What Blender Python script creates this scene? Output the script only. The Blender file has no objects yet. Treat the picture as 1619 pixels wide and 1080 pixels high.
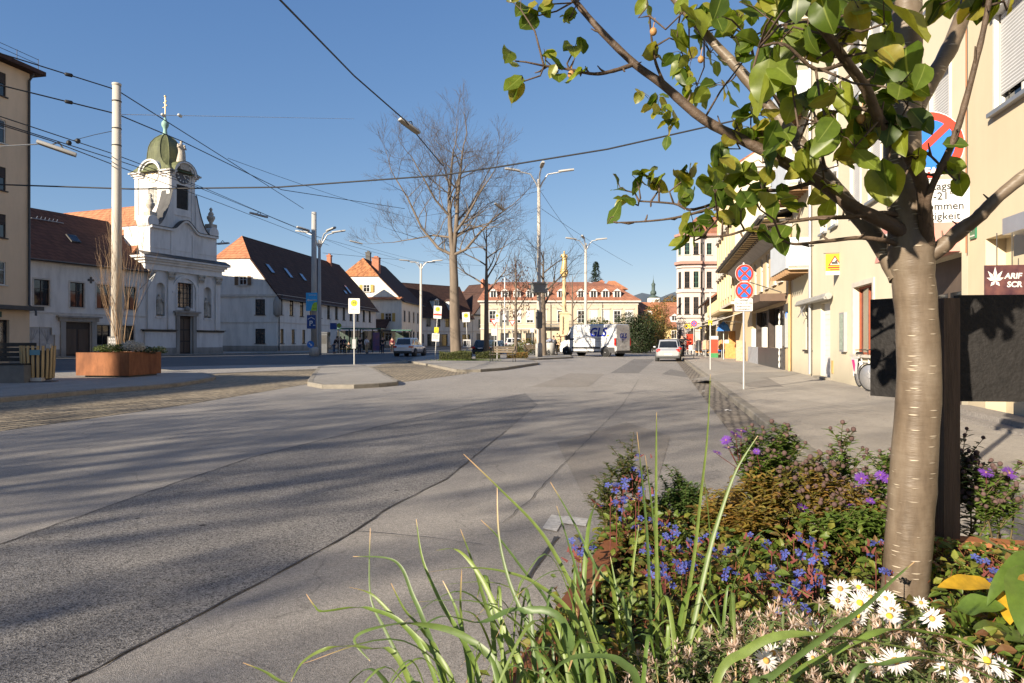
import bpy, math, random
from mathutils import Vector, Matrix, Quaternion
R = math.radians
rnd = random.Random(7)
F, CX, CY, H = 1079.0, 809.5, 540.0, 1.35
C = bpy.context.scene.collection
SUN_AZ, SUN_EL = 42.0, 21.0
def at(px, py, d):
 return Vector(((px - CX) / F * d, d, H - (py - CY) / F * d))
def gp(px, py, z=0.0):
 d = (H - z) * F / (py - CY)
 return Vector(((px - CX) / F * d, d, z))
# ------------------------------------------------------------------ mesh builder
class MB:
 def __init__(s):
  s.v, s.f, s.m, s.s = [], [], [], []
 def add(s, vs, fs, mat=0, smooth=False, M=None):
  o = len(s.v)
  if M is not None: vs = [M @ Vector(p) for p in vs]
  s.v.extend([tuple(p) for p in vs])
  for f in fs:
   s.f.append([i + o for i in f]); s.m.append(mat); s.s.append(smooth)
  return s
 def box(s, x0, x1, y0, y1, z0, z1, mat=0, M=None):
  vs = [(x, y, z) for z in (z0, z1) for y in (y0, y1) for x in (x0, x1)]
  return s.add(vs, [(0, 2, 3, 1), (4, 5, 7, 6), (0, 1, 5, 4), (2, 6, 7, 3), (0, 4, 6, 2), (1, 3, 7, 5)], mat, False, M)
 def quad(s, a, b, c, d, mat=0, M=None):
  return s.add([a, b, c, d], [(0, 1, 2, 3)], mat, False, M)
 def poly(s, pts, mat=0, M=None):
  return s.add(pts, [tuple(range(len(pts)))], mat, False, M)
 def extrude(s, pts, vec, mat=0, M=None):
  n = len(pts); pts = [Vector(p) for p in pts]; vec = Vector(vec)
  nor = Vector((0, 0, 0))
  for i in range(n):
   a, b = pts[i], pts[(i + 1) % n]
   nor += a.cross(b)
  if nor.dot(vec) > 0: pts = pts[::-1]
  vs = pts + [p + vec for p in pts]
  fs = [tuple(range(n)), tuple(range(2 * n - 1, n - 1, -1))]
  for i in range(n):
   j = (i + 1) % n
   fs.append((i, i + n, j + n, j))
  return s.add(vs, fs, mat, False, M)
 def slab(s, pts, t, mat=0):
  a, b, c = [Vector(p) for p in pts[:3]]
  n = (b - a).cross(c - a).normalized()
  if n.z < 0: n = -n
  return s.extrude(pts, -n * t, mat)
 def tube(s, pts, rad, n=8, mat=0, smooth=True, cap=True, M=None):
  pts = [Vector(p) for p in pts]
  if not hasattr(rad, '__len__'): rad = [rad] * len(pts)
  vs, fs = [], []
  up = None
  for i, p in enumerate(pts):
   t = (pts[min(i + 1, len(pts) - 1)] - pts[max(i - 1, 0)])
   t = t.normalized() if t.length > 1e-9 else Vector((0, 0, 1))
   if up is None:
    up = t.orthogonal().normalized()
   else:
    up = up - t * up.dot(t)
    up = up.normalized() if up.length > 1e-6 else t.orthogonal().normalized()
   w = t.cross(up)
   for k in range(n):
    a = 2 * math.pi * k / n
    vs.append(p + (up * math.cos(a) + w * math.sin(a)) * rad[i])
  for i in range(len(pts) - 1):
   for k in range(n):
    k2 = (k + 1) % n
    fs.append((i * n + k, i * n + k2, (i + 1) * n + k2, (i + 1) * n + k))
  s.add(vs, fs, mat, smooth, M)
  if cap:
   o = (len(pts) - 1) * n
   s.add(vs[:n], [tuple(range(n - 1, -1, -1))], mat, False, M)
   s.add(vs[o:o + n], [tuple(range(n))], mat, False, M)
  return s
 def lathe(s, prof, n=16, c=(0, 0, 0), mat=0, smooth=True, M=None, a0=0.0):
  c = Vector(c); vs, fs = [], []
  for r, z in prof:
   for k in range(n):
    a = a0 + 2 * math.pi * k / n
    vs.append(c + Vector((r * math.cos(a), r * math.sin(a), z)))
  for i in range(len(prof) - 1):
   for k in range(n):
    k2 = (k + 1) % n
    fs.append((i * n + k, i * n + k2, (i + 1) * n + k2, (i + 1) * n + k))
  if prof[0][0] > 1e-5: fs.append(tuple(range(n - 1, -1, -1)))
  o = (len(prof) - 1) * n
  if prof[-1][0] > 1e-5: fs.append(tuple(range(o, o + n)))
  return s.add(vs, fs, mat, smooth, M)
 def loft(s, secs, mat=0, smooth=True, closed=True, caps=True, M=None):
  n = len(secs[0]); vs = [p for sec in secs for p in sec]; fs = []
  kk = n if closed else n - 1
  for i in range(len(secs) - 1):
   for k in range(kk):
    k2 = (k + 1) % n
    fs.append((i * n + k, i * n + k2, (i + 1) * n + k2, (i + 1) * n + k))
  s.add(vs, fs, mat, smooth, M)
  if caps and closed:
   s.add(list(secs[0]), [tuple(range(n - 1, -1, -1))], mat, False, M)
   s.add(list(secs[-1]), [tuple(range(n))], mat, False, M)
  return s
 def ball(s, c, r, n=10, m=6, mat=0, sc=(1, 1, 1)):
  prof = []
  vs, fs = [], []
  for i in range(m + 1):
   t = math.pi * i / m - math.pi / 2
   for k in range(n):
    a = 2 * math.pi * k / n
    vs.append((c[0] + r * sc[0] * math.cos(t) * math.cos(a), c[1] + r * sc[1] * math.cos(t) * math.sin(a), c[2] + r * sc[2] * math.sin(t)))
  for i in range(m):
   for k in range(n):
    k2 = (k + 1) % n
    fs.append((i * n + k, i * n + k2, (i + 1) * n + k2, (i + 1) * n + k))
  return s.add(vs, fs, mat, True)
 def mesh(s, name, mats):
  me = bpy.data.meshes.new(name)
  me.from_pydata(s.v, [], s.f)
  for m in mats if isinstance(mats, (list, tuple)) else [mats]:
   me.materials.append(m)
  me.polygons.foreach_set('material_index', s.m)
  me.polygons.foreach_set('use_smooth', s.s)
  me.update()
  return me
 def build(s, name, mats, parent=None, loc=None, rz=None, **tags):
  return link(name, s.mesh(name, mats), parent, loc, rz, **tags)
def link(name, me, parent=None, loc=None, rz=None, **tags):
 o = bpy.data.objects.new(name, me); C.objects.link(o)
 if parent is not None: o.parent = parent
 if loc is not None: o.location = loc
 if rz is not None: o.rotation_euler = (0, 0, rz)
 for k, v in tags.items():
  if v: o[k] = v
 return o
def thing(name, label, cat, loc=(0, 0, 0), rz=0.0, group=None):
 o = bpy.data.objects.new(name, None); C.objects.link(o)
 o.location = loc; o.rotation_euler = (0, 0, rz); o.empty_display_size = 0.1
 o['label'] = label; o['category'] = cat
 if group: o['group'] = group
 return o
def tag(o, label, cat, group=None):
 o['label'] = label; o['category'] = cat
 if group: o['group'] = group
 return o
def dup(root, loc, rz=None, label=None, sc=None):
 def cp(o, par):
  c = o.copy(); C.objects.link(c)
  if par is not None: c.parent = par
  for ch in o.children: cp(ch, c)
  return c
 r = cp(root, None); r.location = loc
 if rz is not None: r.rotation_euler = (0, 0, rz)
 if sc is not None: r.scale = (sc, sc, sc)
 if label: r['label'] = label
 return r
def paint(o, mat, slot=0):
 o.material_slots[slot].link = 'OBJECT'; o.material_slots[slot].material = mat
def frame(o, fx, fz=(0, 0, 1)):
 fx = Vector(fx).normalized(); fz = Vector(fz).normalized(); fy = fz.cross(fx).normalized(); fz = fx.cross(fy)
 m = Matrix((fx, fy, fz)).transposed().to_4x4(); m.translation = Vector(o); return m
def text_mesh(body, size, depth=0.004, bold=0.0, mat=None, align='CENTER', shear=0.0, space=1.0):
 cu = bpy.data.curves.new('lettering', 'FONT'); cu.body = body; cu.size = size; cu.extrude = depth; cu.offset = bold
 cu.align_x = align; cu.align_y = 'CENTER'; cu.shear = shear; cu.resolution_u = 3; cu.space_character = space
 ob = bpy.data.objects.new('lettering', cu); C.objects.link(ob)
 dg = bpy.context.evaluated_depsgraph_get()
 me = bpy.data.meshes.new_from_object(ob.evaluated_get(dg))
 bpy.data.objects.remove(ob); bpy.data.curves.remove(cu)
 me.materials.clear()
 if mat: me.materials.append(mat)
 return me
STAND = Matrix(((1, 0, 0, 0), (0, 0, -1, 0), (0, 1, 0, 0), (0, 0, 0, 1)))
def text(name, body, size, parent, loc, mat, depth=0.004, bold=0.0, rz=0.0, **kw):
 me = text_mesh(body, size, depth, bold, mat, **kw); me.transform(STAND)
 return link(name, me, parent, loc, rz)
# ------------------------------------------------------------------ materials
def new_mat(name):
 m = bpy.data.materials.new(name); m.use_nodes = True
 nt = m.node_tree; bs = nt.nodes['Principled BSDF']
 return m, nt, bs
def N(nt, t, **kw):
 n = nt.nodes.new(t)
 for k, v in kw.items():
  if k in n.inputs: n.inputs[k].default_value = v
  else: setattr(n, k, v)
 return n
def c4(c): return (c[0], c[1], c[2], 1.0)
def mixc(nt, fac, a, b, mode='MIX'):
 n = nt.nodes.new('ShaderNodeMix'); n.data_type = 'RGBA'; n.blend_type = mode
 for i, x in ((0, fac), (6, a), (7, b)):
  if isinstance(x, (int, float)): n.inputs[i].default_value = x
  elif isinstance(x, tuple): n.inputs[i].default_value = c4(x)
  else: nt.links.new(x, n.inputs[i])
 return n.outputs[2]
def ramp(nt, src, stops):
 n = nt.nodes.new('ShaderNodeValToRGB'); cr = n.color_ramp
 while len(cr.elements) < len(stops): cr.elements.new(0.5)
 for e, (p, c) in zip(cr.elements, stops):
  e.position = p; e.color = c4(c) if isinstance(c, tuple) else (c, c, c, 1)
 nt.links.new(src, n.inputs[0]); return n.outputs[0]
def coords(nt, kind='Object'): return nt.nodes.new('ShaderNodeTexCoord').outputs[kind]
def noise(nt, vec, scale, detail=4, rough=0.55, dist=0.0):
 n = N(nt, 'ShaderNodeTexNoise', Scale=scale, Detail=detail, Roughness=rough, Distortion=dist)
 nt.links.new(vec, n.inputs['Vector']); return n.outputs['Fac']
def bump(nt, bs, src, strength, dist=0.02):
 b = N(nt, 'ShaderNodeBump', Strength=strength, Distance=dist)
 nt.links.new(src, b.inputs['Height']); nt.links.new(b.outputs[0], bs.inputs['Normal']); return b
MATS = {}
def pm(name, col, rough=0.8, var=0.15, scale=3.0, bmp=0.0, bscale=60.0, metal=0.0, spec=0.3, fine=None, stretch=None, col2=None, coat=0.0):
 """plain material whose colour drifts with a noise of its own"""
 if name in MATS: return MATS[name]
 m, nt, bs = new_mat(name)
 v = coords(nt)
 if stretch:
  mp = N(nt, 'ShaderNodeMapping'); mp.inputs['Scale'].default_value = stretch
  nt.links.new(v, mp.inputs[0]); v = mp.outputs[0]
 f = noise(nt, v, scale, 6, 0.6)
 hi = col2 or tuple(min(1, c * (1 + var)) for c in col); lo = tuple(c * (1 - var) for c in col)
 out = ramp(nt, f, [(0.3, lo), (0.7, hi)])
 if fine:
  g = noise(nt, v, fine[0], 3, 0.7)
  out = mixc(nt, 1.0, out, ramp(nt, g, [(0.3, 1 - fine[1]), (0.7, 1.0)]), 'MULTIPLY')
 nt.links.new(out, bs.inputs['Base Color'])
 bs.inputs['Roughness'].default_value = rough; bs.inputs['Metallic'].default_value = metal
 bs.inputs['Specular IOR Level'].default_value = spec
 if coat: bs.inputs['Coat Weight'].default_value = coat
 if bmp: bump(nt, bs, noise(nt, v, bscale, 4, 0.6), bmp)
 MATS[name] = m; return m
def plaster(name, col, stain=0.25):
 if name in MATS: return MATS[name]
 m, nt, bs = new_mat(name); v = coords(nt)
 mp = N(nt, 'ShaderNodeMapping'); mp.inputs['Scale'].default_value = (1.2, 1.2, 0.25); nt.links.new(v, mp.inputs[0])
 streak = noise(nt, mp.outputs[0], 1.3, 6, 0.65)
 blot = noise(nt, v, 0.35, 5, 0.6)
 a = ramp(nt, blot, [(0.3, tuple(c * 0.93 for c in col)), (0.7, tuple(min(1, c * 1.04) for c in col))])
 b = mixc(nt, 1.0, a, ramp(nt, streak, [(0.25, 1 - stain), (0.55, 1.0)]), 'MULTIPLY')
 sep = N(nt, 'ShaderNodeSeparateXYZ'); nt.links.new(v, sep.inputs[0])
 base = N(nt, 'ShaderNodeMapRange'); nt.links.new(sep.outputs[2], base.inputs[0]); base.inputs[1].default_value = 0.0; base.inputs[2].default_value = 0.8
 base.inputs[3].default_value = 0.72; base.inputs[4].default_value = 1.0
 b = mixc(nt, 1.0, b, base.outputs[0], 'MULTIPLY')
 nt.links.new(b, bs.inputs['Base Color']); bs.inputs['Roughness'].default_value = 0.9; bs.inputs['Specular IOR Level'].default_value = 0.15
 bump(nt, bs, noise(nt, v, 45, 4, 0.7), 0.12, 0.01)
 MATS[name] = m; return m
def tiles(name, a, b, pitch=0.3):
 """roof tiles: courses by height, tile columns along both axes, each tile its own tone"""
 if name in MATS: return MATS[name]
 m, nt, bs = new_mat(name); v = coords(nt)
 sep = N(nt, 'ShaderNodeSeparateXYZ'); nt.links.new(v, sep.inputs[0])
 def mth(op, x, y=None):
  n = N(nt, 'ShaderNodeMath', operation=op)
  for i, k in enumerate((x, y)):
   if k is None: continue
   if isinstance(k, (int, float)): n.inputs[i].default_value = k
   else: nt.links.new(k, n.inputs[i])
  return n.outputs[0]
 row = mth('DIVIDE', sep.outputs[2], pitch); fr = mth('FRACT', row); ri = mth('FLOOR', row)
 u = mth('ADD', sep.outputs[0], sep.outputs[1]); col = mth('FLOOR', mth('ADD', mth('DIVIDE', u, 0.22), mth('MULTIPLY', ri, 0.5)))
 wn = N(nt, 'ShaderNodeTexWhiteNoise', noise_dimensions='2D'); cb = N(nt, 'ShaderNodeCombineXYZ')
 nt.links.new(ri, cb.inputs[0]); nt.links.new(col, cb.inputs[1]); nt.links.new(cb.outputs[0], wn.inputs['Vector'])
 big = noise(nt, v, 0.6, 5, 0.7)
 f = mth('ADD', mth('MULTIPLY', wn.outputs['Value'], 0.55), mth('MULTIPLY', big, 0.6))
 cc = ramp(nt, f, [(0.15, a), (0.85, b)])
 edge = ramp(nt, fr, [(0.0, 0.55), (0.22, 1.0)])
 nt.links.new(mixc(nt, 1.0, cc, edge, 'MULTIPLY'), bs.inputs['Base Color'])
 bs.inputs['Roughness'].default_value = 0.85; bs.inputs['Specular IOR Level'].default_value = 0.2
 bump(nt, bs, fr, 0.6, 0.05)
 MATS[name] = m; return m
def leafmat(name, cols, trans=0.35, rough=0.45, tip=None, spec=0.4):
 """foliage: every leaf its own tone; light passes through"""
 if name in MATS: return MATS[name]
 m, nt, bs = new_mat(name)
 g = nt.nodes.new('ShaderNodeNewGeometry')
 n = len(cols); stops = [(i / (n - 1), c) for i, c in enumerate(cols)]
 out = ramp(nt, g.outputs['Random Per Island'], stops)
 v = coords(nt); sp = noise(nt, v, 60, 3, 0.6)
 out = mixc(nt, 1.0, out, ramp(nt, sp, [(0.3, 0.75), (0.7, 1.1)]), 'MULTIPLY')
 if tip:
  at_ = N(nt, 'ShaderNodeAttribute', attribute_name='tip'); out = mixc(nt, at_.outputs['Fac'], out, tip)
 nt.links.new(out, bs.inputs['Base Color']); bs.inputs['Roughness'].default_value = rough; bs.inputs['Specular IOR Level'].default_value = spec
 tr = nt.nodes.new('ShaderNodeBsdfTranslucent'); br = mixc(nt, 1.0, out, (1.5, 1.5, 0.6), 'MULTIPLY'); nt.links.new(br, tr.inputs[0])
 mx = nt.nodes.new('ShaderNodeMixShader'); mx.inputs[0].default_value = trans
 nt.links.new(bs.outputs[0], mx.inputs[1]); nt.links.new(tr.outputs[0], mx.inputs[2])
 nt.links.new(mx.outputs[0], nt.nodes['Material Output'].inputs[0])
 MATS[name] = m; return m
def glassy(name, col=(0.015, 0.018, 0.02), rough=0.04):
 if name in MATS: return MATS[name]
 m, nt, bs = new_mat(name); v = coords(nt)
 f = noise(nt, v, 1.7, 2, 0.5)
 nt.links.new(ramp(nt, f, [(0.35, tuple(c * 0.6 for c in col)), (0.65, tuple(c * 1.6 for c in col))]), bs.inputs['Base Color'])
 bs.inputs['Roughness'].default_value = rough; bs.inputs['Specular IOR Level'].default_value = 0.8
 b = bump(nt, bs, noise(nt, v, 1.1, 1, 0.5), 0.05, 0.05)
 MATS[name] = m; return m
# ------------------------------------------------------------------ world, sun, camera
def setup():
 w = bpy.data.worlds.new('World'); bpy.context.scene.world = w; w.use_nodes = True
 nt = w.node_tree; bg = nt.nodes['Background']
 sk = nt.nodes.new('ShaderNodeTexSky'); sk.sky_type = 'NISHITA'; sk.sun_disc = False
 sk.sun_elevation = R(SUN_EL); sk.sun_rotation = R(180 + SUN_AZ); sk.altitude = 350; sk.air_density = 1.0; sk.dust_density = 0.05; sk.ozone_density = 3.0
 se, co_ = nt.nodes.new('ShaderNodeSeparateColor'), nt.nodes.new('ShaderNodeCombineColor'); nt.links.new(sk.outputs[0], se.inputs[0])
 for i, (k, e) in enumerate(((1.13, .93), (1.45, .75), (2.42, .53))):
  p = N(nt, 'ShaderNodeMath', operation='POWER'); nt.links.new(se.outputs[i], p.inputs[0]); p.inputs[1].default_value = e
  m_ = N(nt, 'ShaderNodeMath', operation='MULTIPLY'); nt.links.new(p.outputs[0], m_.inputs[0]); m_.inputs[1].default_value = k; nt.links.new(m_.outputs[0], co_.inputs[i])
 nt.links.new(co_.outputs[0], bg.inputs[0]); bg.inputs[1].default_value = SKY
 l = bpy.data.lights.new('sun', 'SUN'); l.energy = SUN; l.angle = R(0.55); l.color = (1.0, 0.875, 0.70)
 o = bpy.data.objects.new('sun', l); C.objects.link(o)
 d = Vector((math.sin(R(SUN_AZ)) * math.cos(R(SUN_EL)), math.cos(R(SUN_AZ)) * math.cos(R(SUN_EL)), -math.sin(R(SUN_EL))))
 o.rotation_euler = d.to_track_quat('-Z', 'Y').to_euler(); o.location = (-30, -30, 40)
 cam = bpy.data.cameras.new('camera'); co = bpy.data.objects.new('camera', cam); C.objects.link(co)
 cam.sensor_width = 36; cam.lens = F / 1619 * 36; cam.clip_start = 0.05; cam.clip_end = 6000
 co.location = (0, 0, H); co.rotation_euler = (R(90), 0, 0)
 sc = bpy.context.scene; sc.camera = co
 sc.view_settings.view_transform = 'Standard'; sc.view_settings.look = 'None'; sc.view_settings.exposure = EXPO; sc.view_settings.gamma = 1
 sc.cycles.max_bounces = 6; sc.cycles.transparent_max_bounces = 6; sc.cycles.caustics_reflective = False; sc.cycles.caustics_refractive = False
SKY, SUN, EXPO = 0.05, 5.0, 1.22
setup()
# ------------------------------------------------------------------ ground materials
def asphalt(name, a, b, gum=True, coarse=260.0, cs=0.5):
 m, nt, bs = new_mat(name); v = coords(nt)
 big = noise(nt, v, 0.22, 6, 0.6, 0.4); mp = N(nt, 'ShaderNodeMapping'); mp.inputs['Scale'].default_value = (1.6, 0.22, 1); mp.inputs['Rotation'].default_value = (0, 0, R(12))
 nt.links.new(v, mp.inputs[0]); streak = noise(nt, mp.outputs[0], 1.0, 6, 0.62)
 mid = noise(nt, v, 2.6, 6, 0.7)
 out = mixc(nt, 0.5, ramp(nt, big, [(0.3, a), (0.7, b)]), ramp(nt, streak, [(0.3, a), (0.72, b)]))
 out = mixc(nt, 1.0, out, ramp(nt, mid, [(0.25, 0.86), (0.75, 1.06)]), 'MULTIPLY')
 vo = N(nt, 'ShaderNodeTexVoronoi', Scale=coarse); nt.links.new(v, vo.inputs['Vector'])
 hs = N(nt, 'ShaderNodeSeparateColor'); nt.links.new(vo.outputs['Color'], hs.inputs[0])
 out = mixc(nt, 1.0, out, ramp(nt, hs.outputs[0], [(0.0, 1 - cs), (0.5, 1.0), (1.0, 1 + cs * 0.6)]), 'MULTIPLY')
 fine = noise(nt, v, 38, 4, 0.75); out = mixc(nt, 1.0, out, ramp(nt, fine, [(0.3, 0.78), (0.7, 1.14)]), 'MULTIPLY')
 if gum:
  g = N(nt, 'ShaderNodeTexVoronoi', Scale=1.5); nt.links.new(v, g.inputs['Vector'])
  dn = N(nt, 'ShaderNodeMath', operation='ADD'); nt.links.new(g.outputs['Distance'], dn.inputs[0])
  nn = noise(nt, v, 30, 2, 0.5); sc_ = N(nt, 'ShaderNodeMath', operation='MULTIPLY'); nt.links.new(nn, sc_.inputs[0]); sc_.inputs[1].default_value = 0.05
  nt.links.new(sc_.outputs[0], dn.inputs[1])
  out = mixc(nt, 1.0, out, ramp(nt, dn.outputs[0], [(0.055, 0.25), (0.065, 1.0)]), 'MULTIPLY')
  cr = N(nt, 'ShaderNodeTexVoronoi', feature='DISTANCE_TO_EDGE', Scale=0.33); wv = N(nt, 'ShaderNodeVectorMath', operation='ADD')
  wn = N(nt, 'ShaderNodeTexNoise', Scale=1.2, Detail=5); nt.links.new(v, wn.inputs['Vector']); nt.links.new(v, wv.inputs[0]); nt.links.new(wn.outputs['Color'], wv.inputs[1])
  nt.links.new(wv.outputs[0], cr.inputs['Vector'])
  out = mixc(nt, 1.0, out, ramp(nt, cr.outputs['Distance'], [(0.0008, 0.72), (0.003, 1.0)]), 'MULTIPLY')
 nt.links.new(out, bs.inputs['Base Color']); bs.inputs['Roughness'].default_value = 0.82; bs.inputs['Specular IOR Level'].default_value = 0.25
 ad = N(nt, 'ShaderNodeMath', operation='ADD'); nt.links.new(vo.outputs['Distance'], ad.inputs[0]); nt.links.new(fine, ad.inputs[1])
 bump(nt, bs, ad.outputs[0], 0.55, 0.006)
 MATS[name] = m; return m
def setts(name, a, b, size=0.11, rot=0.0):
 m, nt, bs = new_mat(name); v = coords(nt)
 mp = N(nt, 'ShaderNodeMapping'); mp.inputs['Rotation'].default_value = (0, 0, R(rot)); nt.links.new(v, mp.inputs[0])
 ns = N(nt, 'ShaderNodeTexNoise', Scale=1.9, Detail=3); nt.links.new(mp.outputs[0], ns.inputs['Vector'])
 wv = N(nt, 'ShaderNodeVectorMath', operation='MULTIPLY_ADD'); nt.links.new(ns.outputs['Color'], wv.inputs[0]); wv.inputs[1].default_value = (0.16, 0.16, 0); nt.links.new(mp.outputs[0], wv.inputs[2])
 br = N(nt, 'ShaderNodeTexBrick', Scale=1.0); br.offset = 0.5
 br.inputs['Brick Width'].default_value = size * 1.1; br.inputs['Row Height'].default_value = size; br.inputs['Mortar Size'].default_value = size * 0.13; br.inputs['Mortar Smooth'].default_value = 0.6
 br.inputs['Color1'].default_value = c4(a); br.inputs['Color2'].default_value = c4(b); br.inputs['Mortar'].default_value = (0.03, 0.027, 0.022, 1)
 nt.links.new(wv.outputs[0], br.inputs['Vector'])
 big = noise(nt, v, 0.7, 5, 0.6); out = mixc(nt, 1.0, br.outputs['Color'], ramp(nt, big, [(0.3, 0.72), (0.7, 1.12)]), 'MULTIPLY')
 out = mixc(nt, 1.0, out, ramp(nt, noise(nt, v, 30, 3, 0.6), [(0.3, 0.75), (0.7, 1.1)]), 'MULTIPLY')
 nt.links.new(out, bs.inputs['Base Color']); bs.inputs['Roughness'].default_value = 0.75; bs.inputs['Specular IOR Level'].default_value = 0.3
 inv = N(nt, 'ShaderNodeMath', operation='SUBTRACT'); inv.inputs[0].default_value = 1.0; nt.links.new(br.outputs['Fac'], inv.inputs[1])
 bump(nt, bs, inv.outputs[0], 0.9, 0.025)
 MATS[name] = m; return m
ASPH = asphalt('asphalt_worn', (0.275, 0.255, 0.232), (0.37, 0.345, 0.315))
ASPH_DARK = asphalt('asphalt_coarse', (0.18, 0.170, 0.160), (0.275, 0.261, 0.245), coarse=130.0, cs=0.8)
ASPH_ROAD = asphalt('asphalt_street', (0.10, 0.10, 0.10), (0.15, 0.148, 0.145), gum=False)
PATCH_A = asphalt('asphalt_patch_brown', (0.23, 0.208, 0.182), (0.32, 0.292, 0.26), gum=False)
PATCH_B = asphalt('asphalt_patch_grey', (0.18, 0.17, 0.16), (0.235, 0.222, 0.208), gum=False)
PAVE = asphalt('pavement_asphalt', (0.32, 0.288, 0.248), (0.47, 0.428, 0.372), coarse=320.0, cs=0.3)  # wide tone range puts faint tree shadows into the streaks
PAVE_L = asphalt('pavement_left', (0.27, 0.25, 0.22), (0.36, 0.335, 0.30), coarse=320.0, cs=0.3)
SETT = setts('cobble_setts', (0.46, 0.38, 0.26), (0.27, 0.22, 0.15), 0.165, 26)
SETT_G = setts('gutter_setts', (0.36, 0.31, 0.25), (0.26, 0.225, 0.18), 0.15, -12.3)
KERB = pm('kerb_granite', (0.27, 0.245, 0.205), 0.8, 0.22, 4.0, 0.3, 60, fine=(90, 0.35))
TAR = pm('tar_joint', (0.05, 0.046, 0.042), 0.6, 0.3, 8)
PAINT = pm('road_paint_worn', (0.62, 0.60, 0.56), 0.7, 0.2, 6, 0.2, 80, fine=(25, 0.45))
TA = math.tan(R(12.3))
DIR = Vector((math.sin(R(12.3)), math.cos(R(12.3)), 0))
NOR = Vector((math.cos(R(12.3)), -math.sin(R(12.3)), 0))
def row(x0, y): return Vector((x0 + TA * y, y, 0))
def sheet(name, pts, z, mat):
 mb = MB(); mb.poly([(p[0], p[1], 0) for p in pts]); o = mb.build(name, mat, loc=(0, 0, z)); o['kind'] = 'structure'
 if o.data.polygons[0].normal.z < 0: o.data.flip_normals()
 return o
def raised(name, pts, h, mat, kerb=0.16):
 """a pavement: slab with a kerb ring of granite stones round it"""
 pts = [Vector((p[0], p[1], 0)) for p in pts]
 if sum(a.x * b.y - a.y * b.x for a, b in zip(pts, pts[1:] + pts[:1])) < 0: pts = pts[::-1]
 n = len(pts); ins = []
 for i in range(n):
  a, b, c = pts[i - 1], pts[i], pts[(i + 1) % n]
  d1, d2 = (b - a).normalized(), (c - b).normalized()
  n1, n2 = Vector((-d1.y, d1.x, 0)), Vector((-d2.y, d2.x, 0)); m = (n1 + n2).normalized()
  ins.append(b + m * (kerb / max(0.5, m.dot(n1))))
 mb = MB(); mb.poly([(p.x, p.y, h) for p in ins]); o = mb.build(name, mat); o['kind'] = 'structure'
 k = MB(); r2 = random.Random(3)
 for i in range(n):
  a, b, ia, ib = pts[i], pts[(i + 1) % n], ins[i], ins[(i + 1) % n]
  L = (b - a).length; q = max(1, int(L / 1.0)); g = min(0.012, 0.1 / q)
  for j in range(q):
   t0, t1 = j / q + g / max(L, .1) * 0.5, (j + 1) / q - g / max(L, .1) * 0.5
   dz = r2.uniform(-0.006, 0.008)
   A, B, IA, IB = a.lerp(b, t0), a.lerp(b, t1), ia.lerp(ib, t0), ia.lerp(ib, t1)
   bv = (IA - A) * 0.12
   k.add([(A.x, A.y, -.02), (B.x, B.y, -.02), (IB.x, IB.y, -.02), (IA.x, IA.y, -.02),
     (A.x, A.y, h + dz - .015), (B.x, B.y, h + dz - .015), (IB.x, IB.y, h + dz), (IA.x, IA.y, h + dz),
     (A.x + bv.x, A.y + bv.y, h + dz + .002), (B.x + bv.x, B.y + bv.y, h + dz + .002)],
     [(0, 1, 5, 4), (4, 5, 9, 8), (8, 9, 6, 7), (2, 3, 7, 6), (1, 2, 6, 9, 5), (3, 0, 4, 8, 7)])
 ko = k.build('kerb', KERB); ko['kind'] = 'structure'
 return o
def subdiv_sheet():
 mb = MB(); B = 2600.0
 mb.poly([(-B, -B / 3, 0), (B, -B / 3, 0), (B, B, 0), (-B, B, 0)])
 o = mb.build('ground', ASPH); o['kind'] = 'structure'
subdiv_sheet()
def gpoly(name, px, z, mat): return sheet(name, [gp(x, y) for x, y in px], z, mat)
gpoly('road_lane', [(-900, 1050), (-300, 925), (0, 860), (200, 790), (400, 722), (560, 683), (745, 640), (830, 622), (850, 640), (800, 682), (706, 758), (617, 802), (561, 841), (380, 939), (110, 1080), (-500, 1400)], 0.004, ASPH_DARK)
gpoly('asphalt_patch', [(902, 590), (955, 592), (930, 612), (838, 612)], 0.004, PATCH_A)
gpoly('asphalt_patch', [(1002, 568), (1035, 568), (1010, 590), (965, 590)], 0.004, PATCH_B)
gpoly('asphalt_patch', [(1060, 584), (1092, 590), (1088, 597), (1046, 592)], 0.004, PATCH_B)
gpoly('asphalt_patch', [(880, 700), (990, 668), (1060, 690), (1040, 760), (930, 800)], 0.004, PATCH_A)
def seam(name, px, w, z=0.008, mat=None, jit=0.012, seed=1):
 r2 = random.Random(seed); pts = [gp(x, y) for x, y in px]; L, Rr = [], []
 fine = []
 for a, b in zip(pts, pts[1:]):
  q = max(2, int((b - a).length / 0.12))
  fine += [a.lerp(b, i / q) for i in range(q)]
 fine.append(pts[-1])
 for i, p in enumerate(fine):
  t = (fine[min(i + 1, len(fine) - 1)] - fine[max(0, i - 1)]).normalized(); s = Vector((-t.y, t.x, 0))
  c = p + s * r2.uniform(-jit, jit); ww = w * r2.uniform(0.4, 1.2)
  L.append(c + s * ww / 2); Rr.append(c - s * ww / 2)
 mb = MB()
 for i in range(len(L) - 1): mb.quad(L[i], Rr[i], Rr[i + 1], L[i + 1])
 o = mb.build(name, mat or TAR, loc=(0, 0, z)); o['kind'] = 'structure'
 if o.data.polygons[0].normal.z < 0: o.data.flip_normals()
seam('road_joint', [(-300, 928), (0, 862), (200, 791), (400, 723), (560, 684), (745, 641)], 0.013)
seam('road_joint', [(110, 1080), (380, 939), (561, 841), (617, 802)], 0.012, seed=2)
seam('road_crack', [(617, 802), (706, 758), (800, 682)], 0.010, seed=3)
seam('road_crack', [(793, 828), (832, 797), (876, 750), (935, 690), (985, 640), (1010, 600)], 0.009, seed=4)
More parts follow.
